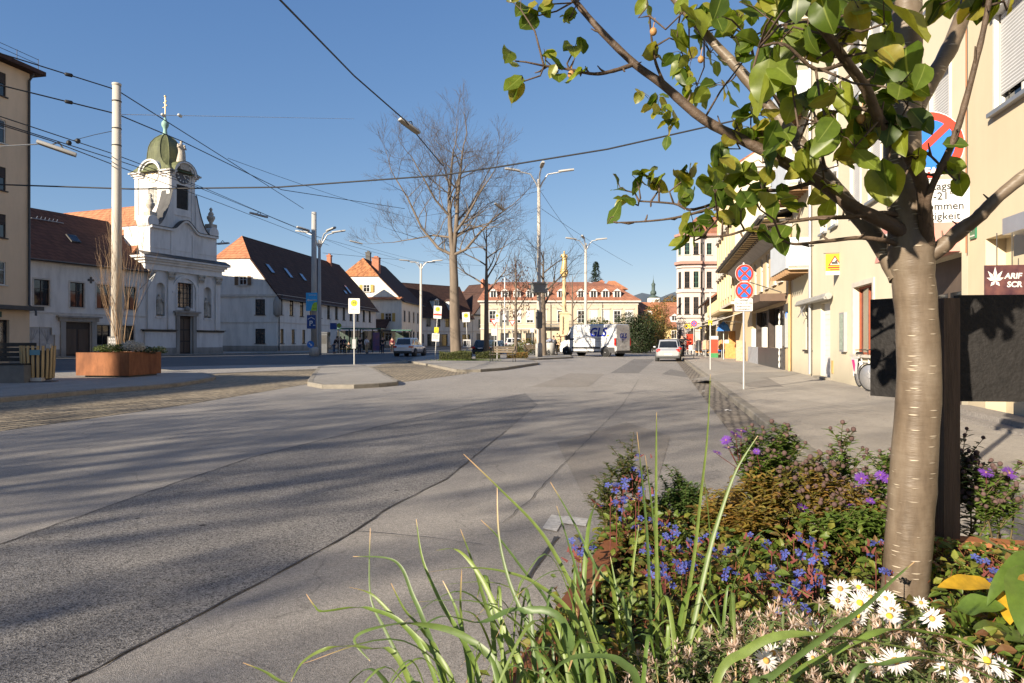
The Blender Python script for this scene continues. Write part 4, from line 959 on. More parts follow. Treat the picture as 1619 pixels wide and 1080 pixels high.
# ------------------------------------------------------------------ right row (fronts run towards the camera)
AR = math.atan2(-math.cos(R(12.3)), -math.sin(R(12.3)))
X0 = 5.4; K = 1 / math.cos(R(12.3))
def rY(px, x0=X0): return x0 / ((px - CX) / F - TA)
def rorg(yfar, x0=X0): return row(x0, yfar)
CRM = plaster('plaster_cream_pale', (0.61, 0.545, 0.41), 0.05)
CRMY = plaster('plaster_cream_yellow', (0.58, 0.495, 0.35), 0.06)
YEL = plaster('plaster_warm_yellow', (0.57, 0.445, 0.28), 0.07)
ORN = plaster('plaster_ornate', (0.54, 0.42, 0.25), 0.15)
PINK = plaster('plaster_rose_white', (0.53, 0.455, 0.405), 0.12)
AWN = pm('awning_canvas', (.50, .48, .44), .8, .1, 3)
ALU = pm('aluminium', (.55, .55, .56), .4, .08, 3, metal=.7)
PANELM = pm('balcony_sheet_white', (.50, .53, .56), .5, .08, 2)
ya, yb = 12.0, -3.0; W = (ya - yb) * K
def lx(y, yf): return (yf - y) * K
wR1 = [('roller', lx(y, ya), z, 1.35, 1.75) for y in (10.35, 8.0, 5.6, 3.2) for z in (5.05, 8.1, 11.1)]
g1 = [(lx(11.35, ya), lx(10.45, ya), .12, 3.05), (lx(9.9, ya), lx(7.6, ya), .5, 2.9), (lx(7.2, ya), lx(6.0, ya), .12, 2.9), (lx(5.4, ya), lx(3.4, ya), .5, 2.9)]
B_7 = bld('shop_house', 'cream yellow house number seven with grey roller blinds at the right edge', rorg(ya), AR, W, 12, 16.5, CRMY, {'F': wR1}, extra_holes={'F': g1}, roof=dict(t='flat', m=ROOF_BRN_SHADE, o=.5))
q = MB(); q.box(lx(11.35, ya), lx(10.45, ya), .9, .95, .12, 3.05); dr = q.build('recess_wall', plaster('plaster_recess', (.5, .36, .2)), B_7)
q = MB(); q.box(lx(9.9, ya) - .05, lx(7.6, ya) + .05, .2, .25, .5, 2.9); f = q.build('shop_window', FR_D, B_7)
q = MB(); q.quad((lx(9.9, ya) + .06, .19, .6), (lx(7.6, ya) - .06, .19, .6), (lx(7.6, ya) - .06, .19, 2.8), (lx(9.9, ya) + .06, .19, 2.8)); q.build('pane', GLASS_L, f)
q = MB(); q.box(lx(10.0, ya), lx(7.5, ya), -.35, -.003, 2.92, 3.16); q.build('blind_box', ALU, B_7)
q = MB(); q.box(lx(12.9, ya) + 1.0, lx(6.2, ya), -.45, -.003, -.02, .24); q.box(lx(12.9, ya) + 1.0, lx(6.2, ya), -.7, -.452, -.02, .16); q.build('step', pm('granite_step', (.24, .22, .20), .8, .3, 30, .2, 60), B_7)
q = MB(); q.tube([(.06, -.05, 2.9), (.06, -.05, 16)], .012, 5); q.build('lightning_wire', pm('copper_wire', (.30, .14, .07), .6), B_7)
q = MB(); q.box(.14, .36, -.03, -.003, 3.12, 3.42); n7 = q.build('number_plate', pm('enamel_green', (.03, .17, .09), .35), B_7)
text('numeral', '7', .2, n7, (.25, -.034, 3.31), FR_W, .002, .004); text('street_lettering', 'Griesplatz', .045, n7, (.25, -.034, 3.17), FR_W, .002)
SIGNP = pm('sign_plum', (.055, .025, .05), .4, .5, 4, col2=(.16, .07, .06))
p = at(1590, 438, 9.9)
sg = thing('hanging_sign', 'dark plum sign with white hemp leaf in the entrance of the cream house', 'sign', at(1588, 437, 9.75), R(-8))
q = MB(); q.box(-.26, .26, -.015, .015, -.42, .16); q.build('board', SIGNP, sg)
q = MB()
for a, L in ((90, .2), (125, .17), (55, .17), (160, .12), (20, .12), (232, .10), (308, .10)):
 u = Vector((math.cos(R(a)), 0, math.sin(R(a)))); v = Vector((-u.z, 0, u.x)); c0 = Vector((-.13, -.018, -.06))
 q.poly([c0, c0 + u * L * .5 + v * .024, c0 + u * L, c0 + u * L * .5 - v * .024])
q.build('leaf_mark', FR_W, sg)
text('lettering', 'ARIF', .11, sg, (.1, -.019, -.0), FR_W, .001, .004, shear=.2); text('lettering', 'SCR', .11, sg, (.12, -.019, -.12), FR_W, .001, .004, shear=.1)
text('lettering', 'hanfshop.at', .07, sg, (.03, -.019, -.3), FR_W, .001)
q = MB(); q.tube([(-.1, 0, .16), (-.1, 0, .62)], .008, 5); q.tube([(.1, 0, .16), (.1, 0, .62)], .008, 5); q.build('hanger', DARKZ, sg)
yc = 28.0; WB = (yc - ya) * K - .004
wR2 = []
for y in (22.6, 21.2, 18.9, 17.2, 15.4, 13.2):
 for z in (4.95, 8.0, 11.05, 14.0): wR2.append(('roller', lx(y, yc), z, 1.0 if y not in (22.6, 21.2) else .75, 1.8))
gw = [('rollerhalf', lx(24.9, yc), 1.05, 1.1, 1.55), ('red', lx(18.2, yc), 1.0, 1.75, 1.85)]
hol = [(lx(23.05, yc), lx(21.75, yc), .1, 2.62), (lx(15.9, yc), lx(12.25, yc), .1, 2.95)]
B_bal = bld('apartment_house', 'cream house with stacked white balconies and a shuttered door', rorg(yc), AR, WB, 12, 17.5, CRM, {'F': wR2 + gw}, extra_holes={'F': hol}, roof=dict(t='flat', m=ROOF_BRN_SHADE, o=.4))
q = MB(); q.box(lx(23.05, yc), lx(21.75, yc), .12, .17, .14, 2.62)
d = q.build('door', pm('door_pale_grey', (.66, .64, .62), .5, .06, 3), B_bal)
q = MB()
for k in range(14): q.box(lx(23.0, yc), lx(21.8, yc), .108, .1195, .2 + k * .17, .33 + k * .17)
q.build('door_slat', pm('door_pale_grey', (.66, .64, .62)), d)
q = MB(); q.box(lx(23.15, yc), lx(21.65, yc), -.22, -.003, -.02, .2); q.build('door_step', KERB, B_bal)
q = MB(); q.box(lx(15.9, yc), lx(12.25, yc), .27, .29, .1, 2.95); f = q.build('shop_front', pm('shop_brown', (.10, .075, .06), .6), B_bal)
q = MB()
for k in range(3): x = lx(15.8, yc) + k * 1.22; q.quad((x, .262, .5), (x + 1.1, .262, .5), (x + 1.1, .262, 2.3), (x, .262, 2.3))
q.build('pane', GLASS_L, f)
PINKS = pm('canopy_rose', (.52, .24, .20), .6, .12, 3)
q = MB(); q.extrude([(lx(14.1, yc), 0, 2.98), (lx(14.1, yc), -.9, 2.98), (lx(14.1, yc), -.75, 3.75), (lx(14.1, yc), 0, 3.75)], (1.8 * K, 0, 0)); cp_ = q.build('canopy', PINKS, B_bal)
q = MB(); q.box(lx(13.9, yc), lx(12.7, yc), -.87, -.85, 3.1, 3.5); q.build('canopy_sign', FR_W, cp_)
q = MB(); q.box(lx(20.25, yc), lx(19.75, yc), -.1, -.003, 1.05, 2.2); f = q.build('notice_case', ALU, B_bal); q = MB(); q.quad((lx(20.2, yc), -.105, 1.1), (lx(19.8, yc), -.105, 1.1), (lx(19.8, yc), -.105, 2.15), (lx(20.2, yc), -.105, 2.15)); q.build('pane', pm('notice_paper', (.30, .36, .30), .4, .4, 9), f)
q = MB(); q.box(lx(16.9, yc), lx(16.45, yc), -.05, -.003, 3.55, 3.85); q.build('red_plate', PINKS, B_bal)
q = MB(); q.box(lx(16.0, yc), lx(15.72, yc), -.04, -.003, 3.05, 3.45); q.build('meter_cover', ALU, B_bal)
q = MB(); q.box(lx(21.55, yc), lx(21.35, yc), -.02, -.003, .35, .75); q.build('door_plate', pm('brass', (.5, .35, .12), .4), B_bal)
q = MB(); x0, x1 = lx(25.9, yc), lx(21.3, yc); q.tube([(x0, -.16, 2.78), (x1, -.16, 2.78)], .11, 8); q.tube([(x0, -.26, 2.72), (x1, -.26, 2.72)], .05, 6); f = q.build('awning_case', pm('awning_case_grey', (.30, .29, .27), .6), B_bal)
q = MB(); x = lx(24.9, yc)
for s in (-1, 1): q.tube([(x - s * .5, -.2, 2.65), (x + s * .5, -.28, 2.25)], .02, 5)
q.build('awning_arm', ALU, f)
downpipe(B_bal, lx(24.3, yc) + .02, .2, 17, m=ALU)
for z in (3.95, 6.95, 9.95, 12.95):
 xa, xb = lx(27.95, yc), lx(24.45, yc)
 q = MB(); q.box(xa, xb, -.78, -.003, z, z + .14); b = q.build('balcony', CRM, B_bal)
 q = MB(); q.box(xa, xb, -.86, -.82, z + .05, z + 1.15); q.box(xb - .04, xb, -.82, -.06, z + .05, z + 1.15); q.box(xa, xa + .04, -.82, -.06, z + .05, z + 1.15); q.build('balcony_panel', PANELM, b)
 q = MB()
 for k in range(8): x = xa + .1 + k * .46; q.box(x, x + .06, -.88, -.05, z - .12, z - .002)
 q.build('balcony_beam', pm('beam_brown', (.28, .17, .09), .8), b)
fl = thing('flag_sign', 'small yellow flag with a red warning triangle hung from the cream wall', 'flag', at(1337, 402, 20.6), AR)
sgp = Vector((0, 0, 0)); q = MB()
q.add([(-.0, -.03, .02), (-.03, -.52, .0), (-.03, -.5, -.48), (.0, -.04, -.5)], [(0, 1, 2, 3)]); 
q = MB(); q.box(-.012, .012, -.56, -.05, -.50, .02); q.build('cloth', pm('cloth_yellow', (.78, .42, .03), .8, .08, 4), fl)
q = MB(); q.box(-.014, .014, -.56, -.05, -.62, -.5); q.build('cloth_hem', FR_W, fl)
q = MB(); q.extrude([(.0145, -.5, -.34), (.0145, -.11, -.34), (.0145, -.305, -.02)], (.004, 0, 0)); q.build('triangle', pm('sign_red', (.62, .05, .03), .45, .08, 4), fl)
q = MB(); q.extrude([(.0195, -.44, -.31), (.0195, -.17, -.31), (.0195, -.305, -.09)], (.004, 0, 0)); q.build('triangle_field', FR_W, fl)
q = MB(); q.box(.024, .027, -.4, -.28, -.29, -.22); q.extrude([(.024, -.33, -.29), (.024, -.22, -.29), (.024, -.25, -.15), (.024, -.3, -.19)], (.004, 0, 0)); q.build('pictogram', DARKZ, fl)
q = MB(); q.box(.0145, .017, -.5, -.1, -.42, -.37); q.box(.0145, .017, -.44, -.16, -.48, -.445); q.build('lettering', pm('sign_red', (.62, .05, .03)), fl)
q = MB(); q.tube([(0, -.003, .04), (0, -.62, .04)], .01, 5); q.tube([(0, -.03, .04), (0, -.03, .18)], .01, 5); q.build('bracket', DARKZ, fl)
yd = 50.2; WD = (yd - yc) * K - .004
wy = [('white', lx(y, yd), 4.05, .95, 1.75) for y in (30.6, 32.3, 34.6, 36.6, 39, 41.5, 44, 46.5, 48.8)]
B_y = bld('shop_house', 'low warm yellow house with deep timber eaves and dark shop windows', rorg(yd), AR, WD, 11, 6.55, YEL, {'F': wy}, extra_holes={'F': [(lx(40.3, yd), lx(29.6, yd), 1.05, 3.0)]})
q = MB(); q.slab([(-.1, -1.15, 6.62), (WD + .05, -1.15, 6.62), (WD + .05, 5, 8.0), (-.1, 5, 8.0)], .1); q.slab([(-.1, 5, 8.0), (WD + .05, 5, 8.0), (WD + .05, 11, 7.2), (-.1, 11, 7.2)], .1); q.build('roof', ROOF_GRY, B_y)
q = MB(); q.box(-.1, WD + .05, -1.1, -.003, 6.40, 6.45); q.build('soffit', pm('soffit_ochre', (.52, .40, .22), .8, .12, 2), B_y)
q = MB()
for k in range(32): x = .2 + k * .73; q.box(x, x + .07, -1.09, -.03, 6.36, 6.398)
q.box(-.1, WD + .05, -.62, -.57, 6.355, 6.397); q.build('eave_batten', FR_D, B_y)
q = MB(); q.tube([(-.1, -1.25, 6.5), (WD + .05, -1.25, 6.5)], .09, 8); q.box(-.1, WD + .05, -1.16, -1.12, 6.38, 6.6); q.build('gutter', DARKZ, B_y)
q = MB(); q.extrude([(-.0, -.003, 5.95), (0, -.5, 6.36), (0, -.003, 6.36)], (WD, 0, 0)); q.build('cove', pm('cove_grey', (.40, .38, .36), .8), B_y)
q = MB(); q.box(lx(40.6, yd), lx(29.3, yd), -1.05, -.003, 3.12, 3.2); q.box(lx(40.6, yd), lx(29.3, yd), -1.1, -1.05, 3.1, 3.42); q.box(lx(29.3, yd), lx(29.3, yd) + .05, -1.1, -.003, 3.1, 3.42); q.box(lx(40.6, yd), lx(29.3, yd), -1.05, -.003, 3.3, 3.4); q.build('canopy', pm('canopy_brown', (.13, .085, .06), .6, .15, 2), B_y)
q = MB(); q.box(lx(40.3, yd), lx(29.6, yd), .22, .26, 1.05, 3.0); f = q.build('shop_front', FR_D, B_y)
for k in range(5): x = lx(40.1, yd) + k * 2.2; q = MB(); q.quad((x, .212, 1.15), (x + 1.6, .212, 1.15), (x + 1.6, .212, 2.9), (x, .212, 2.9)); q.build('pane', GLASS_L, f)
for k in range(6):
 x = lx(40.3, yd) + k * 2.2; q = MB(); q.box(x - .28, x + .12, -.04, .2, 1.05, 2.95 if k % 2 else 2.1); q.build('pillar', FR_D if k % 2 else FR_W, B_y)
q = MB(); q.box(lx(37.2, yd), lx(29.6, yd), -.1, -.003, .0, 1.05); q.build('base_panel', pm('base_black_stone', (.045, .043, .045), .35, .5, 20), B_y)
q = MB(); q.box(lx(41.5, yd), lx(37.2, yd), -.1, -.003, .0, 1.05); q.build('base_panel', pm('base_grey_stone', (.30, .31, .33), .5, .15, 6), B_y)
q = MB(); q.box(lx(29.4, yd), lx(28.4, yd), -.06, -.003, 1.1, 2.55); q.build('white_panel', FR_W, B_y)
q = MB()
for k in range(9): z = .3 + k * .27; q.lathe([(.13, -.02), (.16, 0), (.13, .02), (.1, 0), (.13, -.02)], 12, M=Matrix.Translation((lx(30.3, yd), -.13, z)) @ Matrix.Rotation(R(90), 4, 'X'))
q.build('ring_grille', FR_W, B_y)
q = MB(); q.box(lx(29.25, yd), lx(28.45, yd), -.09, -.061, 2.62, 2.95); q.build('small_sign', DARKZ, B_y)
q = MB(); q.tube([(lx(30.5, yd), -.0, 3.55), (lx(32, yd), -1.3, 4.2)], .025, 6); q.box(lx(32, yd) - .2, lx(32, yd) + .2, -1.55, -1.3, 3.95, 4.5); q.build('spotlight', DARKZ, B_y)
downpipe(B_y, WD - .12, .1, 6.3, m=pm('pipe_ochre', (.45, .32, .16), .6))
ye = 64.0; WE = (ye - yd) * K - .004
wo = [('darktrim', 1.3 + 2.25 * k, z, 1.05, 1.9) for k in range(6) for z in (4.9, 8.3, 11.3)]
B_o = bld('ornate_house', 'tall ochre house with ornate hooded windows and a bare cream side wall', rorg(ye), AR, WE, 16, 14.2, ORN, {'F': wo}, bands=[(4.1, 4.3, .25, STONE), (13.7, 14.0, .45, STONE), (14.0, 14.2, .6, STONE)])
q = MB(); T = faceT('R', WE, 16)[0]; q.extrude([T @ Vector(p) for p in ((0, 0.003, 14.2), (16, .003, 14.2), (16, .003, 21), (8, .003, 19.5))], T.to_3x3() @ Vector((0, .4, 0))); q.build('side_gable', CRM, B_o)
q = MB(); q.box(WE + .003, WE + .02, .05, 15.9, 7.4, 14.15); q.build('side_wall', CRM, B_o)
q = MB(); q.slab([(-.2, -.5, 14.2), (WE - .5, -.5, 14.2), (WE - .5, 8, 19.4), (-.2, 8, 19.4)], .15); q.build('roof', ROOF_RED, B_o)
for k in range(6):
 for z in (7.0, 10.4): q = MB(); x = 1.3 + 2.25 * k; q.extrude([(x - .9, -.003, z), (x + .9, -.003, z), (x, -.003, z + .55)], (0, -.28, 0)); q.box(x - .95, x + .95, -.3, -.003, z - .12, z - .002); q.build('pediment', STONE, B_o)
for k in range(7): q = MB(); x = .15 + 2.25 * k; q.box(x - .2, x + .2, -.12, -.003, 4.4, 13.6); q.build('pilaster', ORN, B_o)
q = MB(); q.box(.2, WE - .4, -1.0, -.003, 3.6, 3.75); q.box(.2, WE - .4, -1.0, -.92, 3.75, 4.6)
for k in range(28): q.box(.3 + k * .48, .38 + k * .48, -1.03, -1.0, 3.75, 4.6)
q.build('balcony', ORN, B_o)
yf = 84.0; WF = (yf - ye) * K - .004
B_f = bld('shop_house', 'low pale ochre house with awnings in front of the pinkish corner building', rorg(yf), AR, WF, 10, 6.0, plaster('plaster_pale_ochre', (.56, .46, .33), .15), {'F': [('darktrim', 1.6 + 2.4 * k, 3.9, .95, 1.7) for k in range(8)] + [('shop', 1.7 + 2.9 * k, .3, 2.2, 2.4) for k in range(6)]},
   roof=dict(t='gable', zr=9.5, m=ROOF_RED, o=.8))
for x in (13, 17.5): dormer(B_f, x, 6.0, 9.5, 10, 1.4, 6.7, 1.3, ROOF_RED, ORN)
c0 = at(1107, 540, 88); B_c = thing('corner_building', 'tall pinkish white corner building with polygonal bay and brown cornice', 'building', (c0.x, 88, 0), R(-4))
mb = MB()
wins_c = []
def bayface(x0, y0, x1, y1):
 L = math.hypot(x1 - x0, y1 - y0); a = math.atan2(y1 - y0, x1 - x0); T = Matrix.Translation((x0, y0, 0)) @ Matrix.Rotation(a, 4, 'Z')
 hs = []
 for z, h in ((4.9, 2.2), (8.3, 2.1), (12.6, 1.5)):
  n = max(1, round(L / 1.45))
  for k in range(n):
   x = L * (k + .5) / n; hs.append((x - .32, x + .32, z, z + h)); win(B_c, 'green' if (k + int(z)) % 3 == 0 else 'dark', x, z, .64, h, (T, a))
 hs += [(L / 2 - .45, L / 2 + .45, .2, 2.9)]
 q = MB(); q.box(L / 2 - .45, L / 2 + .45, .2, .24, .2, 2.9, M=T); q.build('shop_window', FR_D, B_c)
 panel(mb, L, 15.0, hs, T, .3)
bayface(-2.75, 1.3, -2.2, 0.15); bayface(-2.2, .15, 0.05, 0); bayface(.05, 0, .5, .5); bayface(.5, .5, 11, .5)
mb.quad((1.0, 13.3, 0), (-2.75, 1.3, 0), (-2.75, 1.3, 15), (1.0, 13.3, 15)); panel(mb, 12.8, 15, [], Matrix.Translation((11, .5, 0)) @ Matrix.Rotation(R(90), 4, 'Z'))
mb.build('wall', PINK, B_c)
def ring(z0, z1, pr, m, nm):
 q = MB(); q.extrude([(.6 - pr, 12, z0), (-2.75 - pr, 1.2, z0), (-2.2 - pr, .1 - pr, z0), (.1 + pr * .3, -.05 - pr, z0), (.5, .45 - pr, z0), (11, .45 - pr, z0), (11, 12, z0)], (0, 0, z1 - z0)); q.build(nm, m, B_c)
for z in (3.7, 4.4, 7.7, 10.9): ring(z, z + .22, .14, PINK, 'string_course')
CORN = pm('cornice_brown_rose', (.34, .20, .16), .8, .15, 3); ring(11.35, 11.7, .35, CORN, 'cornice'); ring(15.0, 15.3, .35, CORN, 'cornice')
q = MB(); q.extrude([(.9, 12, 15.3), (-2.5, 1.2, 15.3), (-2, .3, 15.3), (10.5, .7, 15.3), (10.5, 12, 15.3)], (0, 0, .6)); q.slab([(-1.8, 1.5, 15.9), (9, 1.5, 15.9), (7, 5, 18.3), (0.5, 5, 18.3)], .2); q.slab([(-1.8, 1.5, 15.9), (.5, 5, 18.3), (1.5, 10, 18.3), (1.4, 12, 15.9)], .2); q.build('roof', ROOF_RED, B_c)
text('shop_lettering', 'OLIGE', .8, B_c, (-1.0, -.22, 3.3), pm('letter_yellow', (.75, .55, .02), .5), .02, .02)
q = MB(); q.tube([(.3, .12, .2), (.3, .12, 14.8)], .06, 6); q.build('downpipe', DARKZ, B_c)
q = MB(); q.box(-1.75, -.9, -.12, .05, .1, 2.3); q.build('red_door_panel', pm('red_paint', (.60, .06, .03), .5), B_c)
# ------------------------------------------------------------------ street furniture
STEEL = pm('galvanised_steel', (.46, .46, .45), .45, .12, 4, metal=.5)
CONC = pm('pole_concrete', (.44, .40, .34), .85, .15, 1.2, .15, 60, stretch=(1, 1, .3))
CONCD = pm('pole_concrete_grey', (.34, .33, .31), .85, .2, 1.2, .15, 60, stretch=(1, 1, .3))
LAMPW = pm('lamp_housing', (.36, .35, .33), .5, .1, 3)
LAMPD = pm('lamp_lens', (.30, .26, .20), .3, .2, 3)
RED = pm('sign_red', (.62, .05, .03)); BLUE = pm('sign_blue', (.03, .16, .50), .4, .06, 4); SIGNW = pm('sign_white', (.62, .61, .59), .45, .06, 4); YELS = pm('sign_yellow', (.72, .58, .03), .45, .06, 4); BLACK = pm('sign_black', (.02, .02, .02), .5, .2, 4)
def rod(name, x, y, z0, z1, r, m, parent=None, n=10):
 q = MB(); q.tube([(x, y, z0), (x, y, z1)], r, n); return q.build(name, m, parent)
XZ = Matrix.Rotation(R(90), 4, 'X')
def disc(mb, x, y, z, r, t, n=36, mat=0): return mb.lathe([(r, 0), (r, t)], n, M=Matrix.Translation((x, y, z)) @ XZ, mat=mat, smooth=False)
def no_stop(root, z, r, x=0.0, y=-.045, cross=True, words=None, ang=0):
 q = MB(); disc(q, x, y, z, r, .012); d = q.build('sign_disc', SIGNW, root)
 q = MB(); disc(q, x, y - .012, z, r * .97, .004); q.build('red_ring', RED, d)
 q = MB(); disc(q, x, y - .016, z, r * .74, .003); q.build('blue_field', BLUE, d)
 q = MB()
 for a in ((45, -45) if cross else (45,)):
  u = Vector((math.cos(R(a)), 0, math.sin(R(a)))); v = Vector((-u.z, 0, u.x)); c = Vector((x, y - .019 - (.0008 if a < 0 else 0), z))
  q.extrude([c + u * r * .77 + v * r * .1, c - u * r * .77 + v * r * .1, c - u * r * .77 - v * r * .1, c + u * r * .77 - v * r * .1], (0, -.003, 0))
 q.build('bar', RED, d)
 q = MB(); disc(q, x, y + .02, z, r * .98, .004); q.build('sign_back', STEEL, d)
 if words: text('lettering', words, r * .24, d, (x, y - .018, z - r * .86), SIGNW, .002, .002)
 return d
def plate(root, x, z, w, h, y=-.05, m=None, name='plate', back=True):
 q = MB(); n = 5; rr = min(.03, w * .08); pts = []
 for cx, cz, a0 in ((w/2 - rr, h/2 - rr, 0), (-w/2 + rr, h/2 - rr, 90), (-w/2 + rr, -h/2 + rr, 180), (w/2 - rr, -h/2 + rr, 270)):
  for k in range(n): a = R(a0 + 90 * k / (n - 1)); pts.append((x + cx + rr * math.cos(a), y, z + cz + rr * math.sin(a)))
 q.extrude(pts, (0, .008, 0)); return q.build(name, m or SIGNW, root)
def lines(root, x, z, w, n, dz, m=BLACK, y=-.052):
 q = MB(); r2 = random.Random(n)
 for k in range(n):
  a = -w / 2
  while a < w / 2 - .02:
   l = r2.uniform(.02, .07); q.box(x + a, x + min(a + l, w / 2), y, y + .0015, z - k * dz, z - k * dz + dz * .45); a += l + .018
 return q.build('lettering', m, root)
def post(name, label, cat, loc, h, r=.03, group=None, rz=0.0, m=None):
 t = thing(name, label, cat, loc, rz, group); rod('post', 0, 0, -.02, h, r, m or STEEL, t); return t
g = gp(1176, 615.8, .12)
s = post('road_sign', 'post with two no stopping discs and a white plate on the right pavement', 'road sign', g, 3.25, .03, 'no stopping signs')
no_stop(s, 2.97, .235); d2 = no_stop(s, 2.53, .235, -.01); p_ = plate(s, -.02, 2.17, .46, .33)
for d, z in ((None, 2.765), (None, 2.325)):
 q = MB(); q.box(-.075, .075, -.068, -.064, z - .02, z + .015); q.build('end_strip', SIGNW, s)
for k, tx in enumerate(('werktags', 'Mo.-Sa. v. 07-20h', 'ausgenommen', 'Ladetätigkeit')): text('lettering', tx, .062, s, (-.02, -.053, 2.285 - k * .075), BLACK, .001)
g = gp(1097, 567.5, .12); s = post('road_sign', 'thin post with a single no stopping disc by the far cafe tables', 'road sign', g, 2.75, .03, 'no stopping signs'); no_stop(s, 2.5, .23)
g = gp(1123, 584.4, .12); s = post('sign_post', 'plain thin post with a small yellow tag between the two no stopping signs', 'post', g, 3.4, .03); plate(s, -.02, 2.1, .16, .12, m=YELS, name='tag')
q = MB(); q.box(-.06, .1, .02, .1, 1.95, 2.15); q.build('clip', YELS, s)
NS = at(1461, 540, 5.3); s = post('road_sign', 'large no parking disc with white plate right behind the young tree', 'road sign', (NS.x, 5.3, .12), 3.25, .035, 'no stopping signs', R(-14))
def zz(py, d=5.3): return H - (py - CY) / F * d - .12
no_stop(s, zz(233), .262, .0, cross=False)
text('lettering', 'ANFANG', .075, s, (.03, -.068, zz(275)), SIGNW, .002, .004)
P_ = plate(s, .02, zz(321), .55, .33)
for k, tx in enumerate(('werktags', 'v. 07°°-21°°', 'ausgenommen', 'Ladetätigkeit')): text('lettering', tx, .082, s, (.02, -.053, zz(298) - k * .077), BLACK, .001)
g = gp(1250.5, 586, .12); s = post('road_sign', 'edge on blue disc sign on a checked pole against the low yellow house', 'road sign', g, 3.1, .035, rz=R(-70)); 
q = MB(); disc(q, 0, -.05, 2.35, .26, .015); d = q.build('sign_disc', BLUE, s); q = MB(); disc(q, .0, .06, 2.35, .26, .015); q.build('sign_back', STEEL, s)
def bus_sign(label, loc, w, h, top, tilt=0.0, red=False, extra=None):
 t = thing('bus_stop_sign', label, 'bus stop', loc, 0, 'bus stop signs'); t.rotation_euler = (0, tilt, R(4))
 rod('post', 0, 0, -.02, top - .05, .035, STEEL, t)
 b = plate(t, 0, top - h / 2, w, h, name='sign_board')
 q = MB(); disc(q, 0, -.051, top - w * .42, w * .3, .003, 28); q.build('green_rim', pm('sign_green', (.03, .2, .08), .5), b)
 q = MB(); disc(q, 0, -.054, top - w * .42, w * .255, .002, 28); q.build('yellow_field', YELS, b)
 text('letter', 'H', w * .42, b, (0, -.059, top - w * .42), pm('sign_green_dark', (.02, .10, .05), .5), .002, .008)
 lines(b, 0, top - w * .95, w * .5, 2, .05)
 if red: q = MB(); q.box(-w / 2 + .01, w / 2 - .01, -.054, -.051, top - h * .75, top - h * .62); q.build('red_band', RED, b)
 return t
b = bus_sign('tall white bus stop sign with yellow H on the rounded island in front', gp(558, 576.4, .12) + Vector((0, .3, 0)), .6, .82, 3.55)
q = MB(); q.box(-.09, .09, -.09, .04, .85, 1.35); q.build('timetable_box', STEEL, b)
b = bus_sign('leaning bus stop sign with red band above yellow and white plates', gp(688, 567.5, .12), .56, .9, 3.75, R(3), True)
plate(b, -.02, 2.05, .3, .38, m=YELS); plate(b, -.05, 1.52, .52, .56); lines(b, -.05, 1.7, .4, 6, .06)
b = bus_sign('small bus stop sign on a slanting post between the two trunks', (at(740, 540, 60).x, 60, .12), .66, .86, 3.8, R(-3))
nb = thing('newspaper_box', 'white newspaper box with dark print fixed low beside the slanting bus stop post', 'newspaper box', (at(738, 540, 58.5).x, 58.5, .12)); q = MB(); q.box(-.33, .33, -.1, .12, .75, 1.4); q.build('box', SIGNW, nb); q = MB(); q.box(-.26, -.02, -.11, -.101, .85, 1.3); q.box(.04, .1, -.11, -.101, .9, 1.3); q.box(.16, .24, -.11, -.101, .8, 1.3); q.build('print', BLACK, nb); rod('stand', 0, 0, 0, .75, .04, STEEL, nb)
b = bus_sign('bus stop sign with yellow green disc beside the bench', (at(786, 540, 47).x, 47, .12), .32, .56, 3.15)
def arm_lamp(parent, base, tip, nm='lamp_head', lens=True):
 base, tip = Vector(base), Vector(tip); d = (tip - base).normalized(); L = 1.15; M_ = frame(tip, d)
 q = MB(); q.loft([[M_ @ Vector((x, y * w, z)) for y, z in ((-.17, .03), (-.12, .11), (.12, .11), (.17, .03), (.15, -.03), (-.15, -.03))] for x, w in ((-.1, .5), (.1, .9), (L * .8, 1), (L, .6))]); o = q.build(nm, LAMPW, parent)
 q = MB(); q.add([M_ @ Vector(p) for p in ((.15, -.12, -.034), (L * .9, -.11, -.034), (L * .9, .11, -.034), (.15, .12, -.034))], [(0, 3, 2, 1)]); q.build('lens', LAMPD, o)
def lamp_post(label, loc, h, r=(.19, .12), arms=((-1, 0), (1, 0)), m=None, reach=2.6, rise=.5):
 t = thing('street_lamp', label, 'street lamp', loc, R(5), 'concrete lamp posts along the square')
 q = MB(); q.lathe([(r[0] * 1.02, -.05), (r[0], 1.0), (r[1], h)], 14); q.build('post', m or CONC, t)
 for ax, ay in arms:
  q = MB(); pts = [(0, 0, h - .9), (ax * .25, ay * .25, h - .3), (ax * .7, ay * .7, h + rise * .7), (ax * (reach - 1.0), ay * (reach - 1.0), h + rise)]; q.tube(pts, .06, 8); q.build('arm', STEEL, t)
  arm_lamp(t, (0, 0, h + rise * .75), (ax * (reach - 1.1), ay * (reach - 1.1), h + rise + .02))
 return t
L1_ = lamp_post('tall two armed lamp post with a box platform at half height beside the trunks', at(852, 540, 55) * 1 - Vector((0, 0, H)) + Vector((0, 0, .12)), 14.3, arms=((-1, -.15), (1, -.2), (.0, -.9)), reach=2.75, rise=.55)
q = MB(); q.box(-.62, .62, -.5, .5, 5.15, 5.85); q.box(-.72, .72, -.6, .6, 5.85, 5.95); q.box(-.35, .35, -.53, -.501, 5.3, 5.7); q.build('box_platform', pm('box_grey', (.22, .22, .21), .7), L1_)
q = MB(); q.box(-.24, .24, -.32, .24, 2.3, 3.6); q.build('switch_box', pm('box_dark', (.12, .12, .115), .7), L1_)
q = MB(); q.lathe([(.3, 0), (.28, 1.0), (.22, 1.1)], 12); q.build('post_foot', CONCD, L1_)
